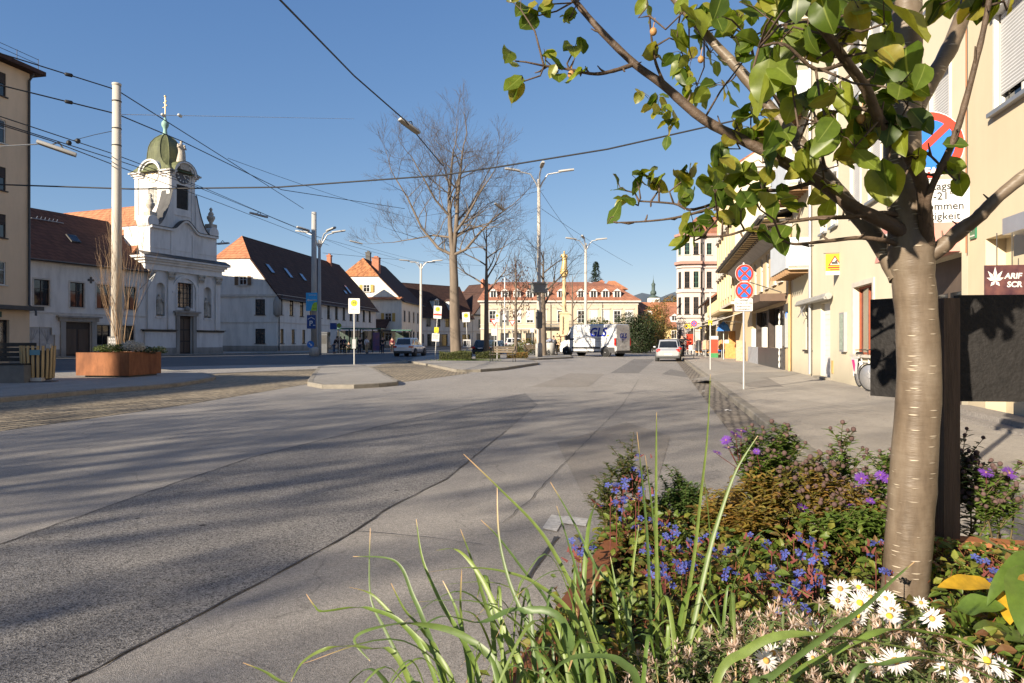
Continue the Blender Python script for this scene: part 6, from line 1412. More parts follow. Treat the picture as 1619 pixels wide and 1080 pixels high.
p = Vector((at(778, 540, 92).x, 92, 0)); car('parked_car', 'small white car partly hidden behind the black car', 'car', p, hd(25), 4.2, 1.75, 1.5, WHT, 'hatch')
p = Vector((at(797, 540, 104).x, 104, 0)); car('parked_car', 'white van like car standing at the palace front', 'car', p, hd(80), 4.6, 1.8, 1.9, WHT, 'suv')
p = Vector((at(1064, 540, 55).x, 55.5, 0)); car('parked_car', 'dark car parked in front of the silver hatchback', 'car', p, hd(12), 4.3, 1.75, 1.55, GRYP, 'hatch')
VANW = pm('van_white', (.66, .66, .65), .35, .03, 2, coat=.4); VANG = pm('van_black_plastic', (.05, .05, .052), .6, .2, 5)
LV, WV, HV = 6.0, 2.05, 2.72
rear = Vector((at(973.5, 540, 59.5).x, 59.5, 0)); hx = Vector((-.70, .714, 0)).normalized(); hy = Vector((-hx.y, hx.x, 0))
van = thing('delivery_van', 'white parcel van with blue lettering standing across the street end', 'van', rear - hy * (WV / 2), math.atan2(hx.y, hx.x)); van.scale = (1.12, 1.05, 1.06)
def vsec(x, w, z0, z1, wt=None):
 wt = wt or w * .93; return [(x, -w * .97, z0), (x, -w, z0 + .3), (x, -w, z0 + (z1 - z0) * .55), (x, -wt, z1 - .12), (x, -wt + .12, z1), (x, wt - .12, z1), (x, wt, z1 - .12), (x, w, z0 + (z1 - z0) * .55), (x, w, z0 + .3), (x, w * .97, z0)]
q = MB(); w = WV / 2
q.loft([vsec(.0, w * .985, .36, HV - .06), vsec(.08, w, .34, HV), vsec(2.5, w, .34, HV + .03), vsec(4.1, w, .34, HV + .0), vsec(4.45, w, .34, HV - .08), vsec(4.75, w, .34, HV - .3, w * .88), vsec(5.2, w * .99, .34, 1.75, w * .84), vsec(5.35, w * .985, .34, 1.5, w * .86), vsec(5.75, w * .94, .36, 1.22, w * .8), vsec(5.95, w * .84, .40, 1.0, w * .68), vsec(6.02, w * .7, .45, .8, w * .6)], smooth=False)
q.build('body', VANW, van)
q = MB(); q.add([(4.72, -.78, 2.36), (4.72, .78, 2.36), (5.26, .80, 1.64), (5.26, -.80, 1.64)], [(0, 1, 2, 3)])
q.v = [(x + .07, y, z + .05) for x, y, z in q.v]; q.build('windscreen', CG, van)
for s in (-1, 1):
 q = MB(); q.add([(4.2, s * (w + .012), 1.42), (5.2, s * (w + .008), 1.40), (5.12, s * (w * .965 + .012), 1.62), (4.62, s * (w * .945 + .012), 2.12), (4.2, s * (w * .945 + .012), 2.12)], [(0, 1, 2, 3, 4)]); q.build('side_window', CG, van)
 q = MB(); q.box(4.98, 5.12, s * (w + .05) - .1, s * (w + .05) + .12, 1.42, 1.82); q.build('side_mirror', VANG, van)
 q = MB(); q.box(.0, 4.62, s * w - .015, s * w + .022, .36, .46); q.box(.06, .85, s * w - .01, s * w + .024, .462, .80); q.box(1.5, 4.45, s * w - .01, s * w + .028, .66, .82); q.build('side_trim', VANG, van)
 q = MB()
 for x in (4.12, 2.9, 1.6): q.box(x - .012, x + .012, s * w - .003, s * w * 1.0 + .004, .5, 2.05)
 q.box(1.3, 4.1, s * w - .003, s * w + .005, 1.28, 1.30); q.build('door_joint', VANG, van)
 q = MB(); q.box(3.98, 4.06, s * w - .004, s * w + .03, 1.12, 1.26); q.build('door_handle', VANG, van)
 q = MB(); q.box(-.03, .12, s * (w - .0) - .09, s * w + .012, .92, 1.55); q.build('tail_light', TAIL, van)
 q = MB(); q.ball((5.72, s * w * .76, 1.05), .2, 10, 6, sc=(.8, .6, 1.2)); q.build('headlight', SIGNW, van)
 for x in (.98, 4.98):
  q = MB(); q.lathe([(.47, -.09), (.5, .1)], 24, M=Matrix.Translation((x, s * (w - .075), .42)) @ XZ); q.build('wheel_arch', VANG, van)
  wheel(van, x, s * (w - .06), .36, .24)
q = MB(); q.box(-.1, .25, -w * .97, w * .97, .3, .5); q.box(5.72, 6.04, -w * .86, w * .86, .34, .62); q.build('bumper', VANG, van)
q = MB(); q.box(-.028, .0, -w + .12, -.012, .52, 2.5); q.build('rear_door', VANW, van); q = MB(); q.box(-.028, .0, .012, w - .12, .52, 2.5); rd = q.build('rear_door', VANW, van)
q = MB(); q.box(-.05, -.029, .06, .12, 1.2, 1.5); q.build('handle', VANG, rd); q = MB(); q.box(-.04, -.029, -.3, .3, .86, 1.0); q.build('number_plate', SIGNW, van)
GLB = pm('lettering_blue', (.012, .03, .30), .4, .06, 3); GLY = pm('dot_yellow', (.80, .62, .03), .4)
def side_text(name, body, size, x, z, mat, shear=.18, bold=.03, rear_=False):
 me = text_mesh(body, size, .004, bold * size, mat, shear=shear)
 if rear_: M_ = Matrix.Translation((-.048, 0, z)) @ Matrix(((0, 0, -1, 0), (-1, 0, 0, 0), (0, 1, 0, 0), (0, 0, 0, 1)))
 else:
  tl = math.atan2(.055 * w, (HV - .34) * .45); M_ = Matrix.Translation((x, w * 1.005 - .075 * (z - 1.66), z)) @ Matrix.Rotation(.075, 4, 'X') @ Matrix(((-1, 0, 0, 0), (0, 0, 1, 0), (0, 1, 0, 0), (0, 0, 0, 1)))
 me.transform(M_); return link(name, me, van)
lt = side_text('lettering', 'GLS', 1.02, 1.75, 2.02, GLB); lt.rotation_euler = (0, 0, 0)
side_text('small_lettering', 'parcel.group', .2, 1.8, 1.52, pm('lettering_grey', (.30, .33, .42), .5), .1, .0)
q = MB(); q.lathe([(.105, 0), (.105, .012)], 20, M=Matrix.Translation((.72, w * .985, 1.74)) @ Matrix.Rotation(R(-90), 4, 'X')); q.build('lettering_dot', GLY, van)
side_text('lettering', 'GLS', .58, 0, 1.72, GLB, .1, .03, True); side_text('small_lettering', 'parcel.group', .12, 0, 1.42, GLB, 0, 0, True)
def bike(label, loc, rz, framem, lean=R(4), skirt=None):
 t = thing('bicycle', label, 'bicycle', loc, rz, 'bicycles leaning on the cream wall'); t.rotation_euler = (lean, 0, rz)
 def whl(x):
  q = MB(); M_ = Matrix.Translation((x, 0, .345)) @ XZ; prof = [(.325 + .02 * math.cos(a), .02 * math.sin(a)) for a in [2 * math.pi * k / 8 for k in range(9)]]
  q.lathe(prof, 40, M=M_); o = q.build('wheel', TYRE, t); q = MB(); q.lathe([(.305, -.01), (.31, 0), (.305, .01)], 40, M=M_); q.lathe([(.022, -.04), (.022, .04)], 10, M=M_)
  for k in range(20): a = math.pi * 2 * k / 20; q.tube([M_ @ Vector((.02 * math.cos(a), .02 * math.sin(a), (.03 if k % 2 else -.03))), M_ @ Vector((.305 * math.cos(a + .2), .305 * math.sin(a + .2), 0))], .002, 4)
  q.build('rim', ALU, o)
 whl(0); whl(1.08); q = MB(); S = (.32, 0, .85); Bk = (.43, 0, .30); Hd = (.88, 0, .82); H2 = (.91, 0, .68)
 for a, b, r in ((Bk, S, .018), (Bk, H2, .022), ((.36, 0, .70), H2, .02), ((0, .05, .345), Bk, .012), ((0, -.05, .345), Bk, .012), ((0, .05, .345), (.345, 0, .74), .010), ((0, -.05, .345), (.345, 0, .74), .010), (Hd, H2, .02), (H2, (1.08, .05, .345), .013), (H2, (1.08, -.05, .345), .013)): q.tube([a, b], r, 8)
 q.build('frame', framem, t)
 q = MB(); q.loft([[(x, y * wd, z) for y, z in ((-1, .90), (-.6, .955), (.6, .955), (1, .90))] for x, wd in ((.14, .09), (.22, .11), (.32, .06), (.44, .02))]); q.build('saddle', BLACK, t)
 q = MB(); q.tube([(.88, 0, .82), (.87, 0, 1.0), (.87, .05, 1.02), (.80, .28, 1.03)], .013, 8); q.tube([(.87, 0, 1.0), (.87, -.05, 1.02), (.80, -.28, 1.03)], .013, 8); q.build('handlebar', BLACK, t)
 q = MB(); q.lathe([(.09, -.005), (.09, .005)], 20, M=Matrix.Translation((.43, -.06, .3)) @ XZ); q.tube([(.43, -.06, .3), (.52, -.08, .17)], .01, 6); q.box(.46, .58, -.14, -.07, .155, .18); q.tube([(.43, .06, .3), (.34, .08, .43)], .01, 6); q.build('crank', BLACK, t)
 q = MB(); arc = [(.375 * math.cos(R(a)), 0, .345 + .375 * math.sin(R(a))) for a in range(10, 200, 15)]
 for a, b in zip(arc, arc[1:]): q.extrude([(a[0], -.03, a[2]), (b[0], -.03, b[2]), (b[0], .03, b[2]), (a[0], .03, a[2])], (0, 0, .006))
 q.build('mudguard', framem, t)
 if skirt:
  q = MB(); q.extrude([(-.30, -.075, .78), (.26, -.075, .78), (.05, -.075, .36), (-.16, -.075, .36)], (0, .012, 0)); sk = q.build('skirt_guard', SIGNW, t); q = MB(); q.extrude([(-.24, -.08, .74), (-.02, -.08, .74), (.03, -.08, .6), (-.06, -.08, .42), (-.12, -.08, .42)], (0, .003, 0)); q.build('pink_panel', skirt, sk)
  q = MB(); q.box(-.3, .3, -.08, .08, .79, .81); q.build('carrier', SIGNW, t)
 return t
bk = gp(1359, 612, .12)
bike('white bicycle with pink skirt guard leaning by the shop window', bk + Vector((0.05, .1, 0)), math.atan2(-math.cos(R(30)), -math.sin(R(30))) + .35, SIGNW, skirt=pm('pink_plastic', (.62, .03, .20), .4))
bike('second bicycle half hidden behind the black boards', gp(1372, 618, .12) + Vector((-.05, -.25, 0)), math.atan2(-math.cos(R(10)), -math.sin(R(10))) + .55, pm('frame_grey', (.4, .4, .42), .4, metal=.3))
# ------------------------------------------------------------------ people
SKIN = pm('skin', (.48, .29, .21), .6, .06, 8); HAIRM = pm('hair_dark', (.03, .022, .018), .7, .3, 20)
def skinned(name, joints, edges, mat, sub=1):
 me = bpy.data.meshes.new(name); me.from_pydata([j[0] for j in joints], edges, []); o = bpy.data.objects.new(name, me); C.objects.link(o)
 md = o.modifiers.new('s', 'SKIN'); md.use_smooth_shade = True
 for v, j in zip(me.skin_vertices[0].data, joints): v.radius = (j[1], j[2] if len(j) > 2 else j[1])
 me.skin_vertices[0].data[0].use_root = True
 o.modifiers.new('u', 'SUBSURF').levels = sub
 dg = bpy.context.evaluated_depsgraph_get(); m2 = bpy.data.meshes.new_from_object(o.evaluated_get(dg)); bpy.data.objects.remove(o)
 for p in m2.polygons: p.use_smooth = True
 m2.materials.clear(); m2.materials.append(mat); m2.name = name; return m2
POSES = {'stand': dict(la=(.09, 0.0), ra=(.1, .02), arms=((.24, .02, .80), (-.24, .02, .80)), lean=0), 'walk': dict(la=(.08, -.26), ra=(.08, .24), arms=((.24, .2, .84), (-.24, -.16, .84)), lean=-.03),
   'bend': dict(la=(.1, 0), ra=(.1, .03), arms=((.2, -.38, .95), (-.2, -.36, .98)), lean=-.22), 'phone': dict(la=(.1, .02), ra=(.1, 0), arms=((.10, -.26, 1.12), (-.2, -.05, .84)), lean=0), 'wave': dict(la=(.1, .02), ra=(.1, 0), arms=((.62, -.1, 1.22), (-.22, .0, .82)), lean=0),
   'sit': dict(sit=True, arms=((.2, -.3, .72), (-.2, -.3, .72)), lean=0)}
PCACHE = {}
def person_meshes(pose):
 if pose in PCACHE: return PCACHE[pose]
 p = POSES[pose]; ln = p['lean']; sit = p.get('sit'); hz = .52 if sit else .93
 def up(z): return ln * max(0, (z - hz)) / .5
 J, E = [], []
 def j(v, r, r2=None): J.append((v, r, r2 or r)); return len(J) - 1
 pel = j((0, 0, hz), .135, .10); ch1 = j((0, up(hz + .22), hz + .22), .13, .10); ch2 = j((0, up(hz + .42), hz + .42), .155, .105); nk = j((0, up(hz + .56), hz + .56), .055); hd_ = j((0, up(hz + .64) - .01, hz + .65), .075, .085); ht = j((0, up(hz + .72) - .015, hz + .76), .07, .08)
 E += [(pel, ch1), (ch1, ch2), (ch2, nk), (nk, hd_), (hd_, ht)]
 for s, arm in zip((1, -1), p['arms']):
  sh = j((s * .18, up(hz + .46), hz + .46), .062); hand = Vector(arm) + (Vector((0, 0, -.0)) if not sit else Vector((0, 0, 0))); shv = Vector((s * .18, up(hz + .46), hz + .46)); el = (shv + hand) / 2 + Vector((s * .07, .05, -.02)); 
  e = j(tuple(el), .045); wr = j(tuple(hand), .033); fi = j(tuple(hand + (hand - el).normalized() * .13), .028, .016); E += [(ch2, sh), (sh, e), (e, wr), (wr, fi)]
 for s, key in ((1, 'la'), (-1, 'ra')):
  if sit: hip = j((s * .09, -.03, hz - .03), .085); kn = j((s * .11, -.45, hz - .02), .06); an = j((s * .11, -.46, .1), .042); to = j((s * .11, -.62, .04), .035)
  else:
   dx, dy = p[key]; hip = j((s * dx, 0, hz - .08), .09); kn = j((s * dx * 1.05, dy * .45 - .03, .5), .062); an = j((s * dx * 1.1, dy, .09), .042); to = j((s * dx * 1.15, dy - .17, .04), .036)
  E += [(pel, hip), (hip, kn), (kn, an), (an, to)]
 body = skinned('body', J, E, SKIN)
 def shell(ids, grow, name):
  mp = {a: i for i, a in enumerate(ids)}; JJ = [(J[a][0], J[a][1] * grow + .012, J[a][2] * grow + .012) for a in ids]; EE = [(mp[a], mp[b]) for a, b in E if a in mp and b in mp]; return skinned(name, JJ, EE, DARKZ)
 top = [0, 1, 2] + [6, 7, 8, 10, 11, 12]; legs = [0, 14, 15, 16, 18, 19, 20]
 jacket = shell(top, 1.06, 'jacket'); trousers = shell(legs, 1.04, 'trousers')
 shoe = MB()
 for a in (16, 20):
  v = J[a][0]; shoe.ball((v[0], v[1] - .07, .05), .075, 8, 6, sc=(.65, 1.9, .75))
 h = Vector(J[5][0]); hair = MB(); hair.ball((h.x, h.y + .025, h.z - .005), .095, 12, 8, sc=(.95, 1.0, 1.05))
 face = MB(); c = Vector(J[4][0])
 for s in (-1, 1): face.ball((c.x + s * .032, c.y - .085, c.z + .05), .011, 6, 4)
 nose = MB(); nose.ball((c.x, c.y - .1, c.z + .02), .018, 6, 5, sc=(.7, 1, 1.4))
 ears = MB()
 for s in (-1, 1): ears.ball((c.x + s * .08, c.y, c.z + .03), .025, 6, 5, sc=(.4, .8, 1.2))
 PCACHE[pose] = (body, jacket, trousers, shoe.mesh('shoe', BLACK), hair.mesh('hair', HAIRM), face.mesh('eye', BLACK), nose.mesh('nose', SKIN), ears.mesh('ear', SKIN)); return PCACHE[pose]
def cloth(name, c): return pm('cloth_' + name, c, .9, .2, 9)
NAVY, COAL, RED2, WHTC, BEI, DENIM, OLIVE = cloth('navy', (.02, .03, .06)), cloth('charcoal', (.022, .022, .024)), cloth('red', (.5, .04, .04)), cloth('white', (.6, .6, .6)), cloth('beige', (.38, .29, .18)), cloth('denim', (.06, .10, .17)), cloth('olive', (.06, .065, .035))
def person(label, loc, face_deg, pose, jk, tr, sc=1.0, bag=None, group=None):
 t = thing('person', label, 'person', loc, R(face_deg), group); t.scale = (sc, sc, sc); b, j, tt, sh, ha, fa, no, ea = person_meshes(pose)
 body = link('body', b, t)
 for nm, me, m in (('jacket', j, jk), ('trousers', tt, tr)): o = link(nm, me, t); paint(o, m)
 link('shoe', sh, t); link('hair', ha, t); link('eye', fa, t); link('nose', no, t); link('ear', ea, t)
 if bag: q = MB(); q.loft([[(x * .16, .13 + y * .09, z) for x, y in ((-1, -1), (1, -1), (1, 1), (-1, 1))] for z in (.98, 1.05, 1.3, 1.38)]); o = q.build('backpack', bag, t)
 return t
def ppos(px, d, z=.12): return (at(px, 540, d).x, d, z)
person('person in dark clothes waiting left of the phone pillar', ppos(508.5, 73.5), 30, 'stand', COAL, NAVY)
person('person in dark jacket and blue jeans leaning forward at the pylon', ppos(528, 70), 80, 'bend', COAL, DENIM)
person('person in black standing under the left bus shelter', ppos(538, 72), -20, 'stand', COAL, COAL)
person('person in dark coat standing with a bag at the shelter middle', ppos(544.5, 71.5), 50, 'phone', NAVY, COAL, bag=COAL)
person('person with grey bag sitting in the left bus shelter', ppos(551.5, 73.6, .1), 0, 'sit', COAL, OLIVE, .95)
person('person in black between the two bus shelters', ppos(569, 72), 10, 'stand', COAL, NAVY, 1.03)
person('person in white top and beige trousers looking at a phone by the violet poster', ppos(579.5, 71), 60, 'phone', WHTC, BEI)
person('person in dark coat standing right of the violet poster', ppos(605, 72), 0, 'stand', COAL, NAVY, 1.03)
person('person in dark red jacket waiting behind the white car', ppos(620, 80), 0, 'stand', cloth('wine', (.12, .02, .03)), COAL)
person('person in dark jacket bending over the overfull rubbish bin', ppos(880.5, 62), -80, 'bend', cloth('grey', (.06, .06, .065)), COAL)
person('person in black stretching out an arm beside the silver car', ppos(1078.5, 57), 0, 'wave', COAL, NAVY, 1.03)
person('person with pale top seen behind the roof of the silver car', ppos(1057, 63, 0), 20, 'stand', WHTC, DENIM)
person('person in red shirt sitting at the far cafe', ppos(1109, 60.2, .1), 100, 'sit', RED2, COAL)
person('person in dark clothes sitting at the far cafe table', ppos(1098, 63, .1), -60, 'sit', COAL, NAVY)
# ------------------------------------------------------------------ far trees, hedges, bushes
BARK = pm('bark_grey_brown', (.145, .115, .088), .9, .3, 3, .4, 30, stretch=(1, 1, .25))
TWIG = pm('twig_dark', (.085, .070, .062), .9, .2, 4)
def branchy(mbs, p, d, length, r, depth, rg, up=.25, spread=.6, kids=3, mind=.006, bend=.12):
 """one limb and all that grows from it; thick wood goes to mbs[0], twigs to mbs[1]"""
 n = 5 if depth > 1 else 3
 pts, rad, dirs = [p.copy()], [r], [d.copy()]
 for i in range(n):
  d = (d + Vector((rg.gauss(0, bend), rg.gauss(0, bend), rg.gauss(0, bend) + up * .12))).normalized(); p = p + d * length / n
  pts.append(p.copy()); rad.append(max(mind * .6, r * (1 - .62 * (i + 1) / n))); dirs.append(d.copy())
 thick = r > .03
 mbs[0 if thick else 1].tube(pts, rad, 7 if r > .08 else (5 if thick else 3), cap=False)
 if depth <= 0: return
 k = kids + (1 if rg.random() < .4 else 0)
 for j in range(k):
  t = .28 + .72 * (j + rg.random() * .8) / k; t = min(t, .98); i = min(int(t * n), n - 1); f = t * n - i
  q = pts[i].lerp(pts[i + 1], f); a = rg.random() * 2 * math.pi; dd = dirs[i]; o = dd.orthogonal().normalized(); o = Quaternion(dd, a) @ o
  nd = (dd * (1 - spread * .45) + o * spread + Vector((0, 0, up * .55))).normalized()
  branchy(mbs, q, nd, length * rg.uniform(.48, .72), max(mind, rad[i] * .55), depth - 1, rg, up, spread, kids, mind, bend)
 q = pts[-1]; branchy(mbs, q, dirs[-1], length * .55, max(mind, rad[-1] * .9), depth - 1, rg, up, spread, kids, mind, bend)
def tree_obj(name, label, loc, mbs, group=None, extra=()):
 t = thing(name, label, 'tree', loc, 0, group); mbs[0].build('trunk', BARK, t); mbs[1].build('crown', TWIG, t)
 for nm, mb, m in extra: mb.build(nm, m, t)['kind'] = 'stuff'
 return t
def big_tree():
 rg = random.Random(21); mbs = [MB(), MB()]
 V = Vector
 fork = V((-.12, 0, 8.2))
 mbs[0].tube([(0.15, 0, -.1), (.08, 0, .6), (0, 0, 3), (-.05, .02, 6), fork], [.48, .40, .36, .31, .28], 12)
 def limb(pts, r0, r1, nk, L, rgk):
  pts = [V(p) for p in pts]; n = len(pts); rad = [r0 + (r1 - r0) * i / (n - 1) for i in range(n)]; mbs[0].tube(pts, rad, 8)
  for j in range(nk):
   t = (.12 + .88 * (j + rgk.random() * .6) / nk) * (n - 1); i = min(int(t), n - 2); q = pts[i].lerp(pts[i + 1], t - i); d = (pts[i + 1] - pts[i]).normalized(); o = Quaternion(d, rgk.random() * 6.28) @ d.orthogonal().normalized()
   nd = (d * .42 + o * .85 + V((0, 0, .22))).normalized(); branchy(mbs, q, nd, L * rgk.uniform(.7, 1.15) * (1.15 - .45 * t / (n - 1)), max(.02, rad[i] * .42), 3, rgk, .32, .62, 3, .007, .13)
  branchy(mbs, pts[-1], (pts[-1] - pts[-2]).normalized(), L * .75, r1, 3, rgk, .35, .5, 3, .007)
 limb([fork, (-.35, .05, 10.5), (-.4, 0, 13), (-.25, .1, 15), (-.1, 0, 16.4)], .20, .05, 9, 3.5, random.Random(1))
 limb([fork, (.1, .1, 10.5), (.2, .2, 13), (.42, .2, 15.2), (.6, .1, 16.8)], .19, .05, 9, 3.5, random.Random(2))
 limb([fork, (-1.2, .3, 8.8), (-2.4, .4, 10.4), (-3.4, .2, 12.8), (-4.3, 0, 14.4)], .13, .035, 9, 3.0, random.Random(3))
 limb([fork, (.8, -.3, 8.6), (1.8, -.4, 9.9), (2.8, -.2, 11.1), (3.7, .1, 11.9)], .13, .035, 7, 2.6, random.Random(4))
 limb([(-.3, .0, 9.6), (-1.6, .8, 9.9), (-3.0, 1.2, 9.7), (-4.6, 1.2, 9.4)], .09, .03, 6, 2.6, random.Random(5))
 limb([(.0, .05, 9.9), (.9, -1.0, 11.0), (1.9, -1.6, 12.8), (2.9, -2, 14.3)], .11, .03, 7, 2.9, random.Random(6))
 limb([(-.3, .05, 11.2), (-1.3, -.6, 12.4), (-2.2, -1.2, 14.2), (-2.9, -1.4, 15.6)], .09, .03, 7, 2.7, random.Random(7))
 limb([(.1, .1, 10.8), (1.0, 1.0, 12.2), (1.8, 1.5, 14.0), (2.5, 1.6, 15.6)], .09, .03, 7, 2.7, random.Random(8))
 return mbs
t_ = tree_obj('bare_tree', 'big bare tree with a forked crown of fine twigs behind the box hedge', (at(719, 540, 47.5).x, 47.5, .1), big_tree()); t_.scale = (.98, .98, .885)
def simple_tree(seed, h, r, fork, spread, L, nlimb=6, depth=3, kids=3, lean=0.0):
 rg = random.Random(seed); mbs = [MB(), MB()]; top = Vector((lean, 0, h * .92)); pts = [Vector((0, 0, -.1)), Vector((lean * .1, 0, fork * .5)), Vector((lean * .25, 0, fork)), Vector((lean * .6, .05, h * .65)), top]
 mbs[0].tube(pts, [r * 1.15, r * .95, r * .8, r * .45, r * .15], 9)
 for j in range(nlimb):
  t = (j + .3) / nlimb; z = fork + (h * .88 - fork) * t; f = (z - fork) / (h * .92 - fork); q = pts[2].lerp(pts[3], min(1, f * 1.6)) if f < .6 else pts[3].lerp(top, (f - .6) / .4); q.z = z
  a = j * 2.4 + rg.random(); d = Vector((math.cos(a) * spread, math.sin(a) * spread, 1 - spread * .5)).normalized(); branchy(mbs, q, d, L * (1.1 - .55 * t) * rg.uniform(.8, 1.15), r * .42 * (1 - .5 * t), depth, rg, .3, .6, kids, .007)
 return mbs
tree_obj('bare_tree', 'slender bare tree right of the big bare tree', (at(769, 540, 50).x, 50, .1), simple_tree(31, 10.5, .19, 4.6, .75, 3.0, 9))
m3 = simple_tree(33, 9.6, .15, 3.6, .55, 2.0, 9, 2)
pods = MB(); rg = random.Random(4)
for k in range(240):
 a = rg.random() * 6.28; rr = rg.random() ** .6 * 2.1; z = rg.uniform(3.4, 8.3); rr *= (1.1 - abs(z - 5.6) / 4.2); c = Vector((rr * math.cos(a) - .1, rr * math.sin(a), z))
 for i in range(3):
  o = c + Vector((rg.gauss(0, .09), rg.gauss(0, .09), rg.gauss(0, .12))); w = Vector((rg.gauss(0, 1), rg.gauss(0, 1), 0)).normalized() * rg.uniform(.03, .055); l = Vector((rg.gauss(0, .05), rg.gauss(0, .05), -rg.uniform(.15, .28))); pods.quad(o - w * .4, o + l * .5 - w, o + l, o + l * .5 + w)
tree_obj('withered_tree', 'small tree with hanging dark brown withered leaves', (at(815.5, 540, 60).x, 60, .1), m3, None, (('withered_leaf_mass', pods, leafmat('leaf_withered', [(.045, .025, .022), (.10, .05, .035), (.07, .03, .035)], .15, .8)),))
tree_obj('bare_tree', 'bare tree close behind the tall lamp post', (at(859, 540, 60).x, 60, .1), simple_tree(37, 10.0, .26, 4.2, .8, 3.3, 8))
tree_obj('bare_tree', 'thin bare tree far behind the gilded column', (at(905, 540, 100).x, 100, 0), simple_tree(39, 12, .2, 4, .7, 3.4, 8, 3, 2))
SHADE = [((-25.0, -14.0), 41, 15.0, 'bare street tree behind the viewer on the left'), ((-24.4, -18.0), 43, 15.5, 'second bare street tree behind the viewer'), ((-29.5, -13.0), 45, 15.0, 'bare street tree at the left beyond the picture'), ((-19.8, -10.5), 47, 14.0, 'bare street tree closest behind the viewer')]
for (x, y), sd, hh, lab in SHADE:
 mb_ = simple_tree(sd, hh, .26, 4.6, .75, 5.2, 11, 3, 3); rg = random.Random(sd); lf = MB()
 for k in range(480):
  a = rg.random() * 6.28; z = rg.uniform(4.6, hh); rr = rg.random() ** .5 * 4.6 * (1.15 - abs(z - hh * .55) / hh); c = Vector((rr * math.cos(a), rr * math.sin(a), z)); w = Vector((rg.gauss(0, 1), rg.gauss(0, 1), rg.gauss(0, .5))).normalized() * .13; l = Vector((rg.gauss(0, .1), rg.gauss(0, .1), -.26)); lf.quad(c - w * .5, c + l * .5 - w, c + l, c + l * .5 + w)
 tree_obj('street_tree', lab, (x, y, 0), mb_, 'street trees out of the picture', (('leaf_mass', lf, leafmat('leaf_autumn', [(.10, .08, .02), (.16, .11, .03)], .3, .7)),))
def leaf_cloud(mb, blobs, n, size, rg, droop=.2, flat=.0):
 tot = sum(b[1][0] * b[1][1] * b[1][2] for b in blobs) ** .5
 w = [(b[1][0] * b[1][1] * b[1][2]) ** .6 for b in blobs]; W = sum(w)
 for b, wt in zip(blobs, w):
  c, r = Vector(b[0]), b[1]
  for k in range(int(n * wt / W)):
   d = Vector((rg.gauss(0, 1), rg.gauss(0, 1), rg.gauss(0, 1))).normalized(); q = (1 - abs(rg.gauss(0, .22))); lump = 1 + .22 * math.sin(d.x * 5 + c.x) * math.sin(d.y * 5 + 1) * math.sin(d.z * 6 + c.z)
   p = c + Vector((d.x * r[0], d.y * r[1], d.z * r[2])) * q * lump
   if p.z < .02: continue
   nn = (d + Vector((rg.gauss(0, .6), rg.gauss(0, .6), rg.gauss(0, .6) + .3))).normalized(); u = nn.orthogonal().normalized(); u = Quaternion(nn, rg.random() * 6.28) @ u; v = nn.cross(u); s = size * rg.uniform(.6, 1.35)
   mb.add([p - u * s, p - v * s * .5 + nn * s * .15, p + u * s, p + v * s * .5 + nn * s * .15], [(0, 1, 2, 3)])
L_DG = leafmat('leaf_dark_green', [(.012, .022, .008), (.024, .04, .012), (.04, .06, .016)], .25, .55)
L_MG = leafmat('leaf_mid_green', [(.04, .06, .012), (.07, .10, .02), (.11, .13, .03)], .3, .6)
L_HG = leafmat('leaf_hedge', [(.045, .06, .014), (.075, .09, .022), (.11, .11, .03)], .25, .6)
L_AU = leafmat('leaf_autumn_mix', [(.22, .075, .02), (.20, .13, .03), (.10, .11, .025), (.28, .15, .03)], .3, .6)
L_CO = leafmat('needle_green', [(.012, .026, .016), (.022, .042, .024), (.035, .055, .03)], .1, .7)
CORE = pm('foliage_core', (.018, .022, .010), 1.0, .3, 6)
def bush(name, label, loc, blobs, n, size, mat, seed, group=None, trunk=None, cat='bush'):
 t = thing(name, label, cat, loc, 0, group); rg = random.Random(seed); mb = MB(); leaf_cloud(mb, blobs, n, size, rg); mb.build('foliage', mat, t)
 st = MB()
 for c, r in blobs:
  for k in range(4):
   a = rg.random() * 6.28; base = Vector((c[0] * .6, c[1] * .6, 0)) if trunk is None else Vector((0, 0, trunk)); st.tube([base, base.lerp(Vector(c), .5) + Vector((.1 * math.cos(a), .1 * math.sin(a), 0)), Vector(c) + Vector((r[0] * .7 * math.cos(a), r[1] * .7 * math.sin(a), r[2] * .4))], [.035 * r[0], .025 * r[0], .006], 5)
 if trunk: st.tube([(0, 0, -.05), (0, 0, trunk)], [.14, .1], 8)
 st.build('trunk' if cat == 'tree' else 'stem', BARK, t); return t
def hedge(label, loc, w, d, h, seed, rz=0, mat=None):
 t = thing('box_hedge', label, 'hedge', loc, rz, 'clipped hedges on the tree island'); rg = random.Random(seed); mb = MB()
 for k in range(int(2600 * w * h)):
  f = rg.random(); 
  x, y, z = rg.uniform(-w/2, w/2), rg.uniform(-d/2, d/2), rg.uniform(.03, h)
  if f < .4: y = -d/2 + abs(rg.gauss(0, .05))
  elif f < .75: z = h - abs(rg.gauss(0, .05))
  else: x = (w/2 - abs(rg.gauss(0, .05))) * rg.choice((-1, 1))
  p = Vector((x, y, z)) + Vector((rg.gauss(0, .03), rg.gauss(0, .03), rg.gauss(0, .03) + .05 * math.sin(x * 3))); nn = Vector((rg.gauss(0, 1), rg.gauss(0, 1) - .5, rg.gauss(0, 1) + .5)).normalized(); u = nn.orthogonal().normalized(); u = Quaternion(nn, rg.random() * 6.28) @ u; v = nn.cross(u); s = rg.uniform(.025, .055); mb.quad(p - u * s, p - v * s * .5, p + u * s, p + v * s * .5)
 mb.build('foliage', mat or L_HG, t); q = MB(); q.box(-w/2 + .07, w/2 - .07, -d/2 + .07, d/2 - .07, 0, h - .07); q.build('stem', CORE, t); return t  # plain dark box filling the inside of the hedge
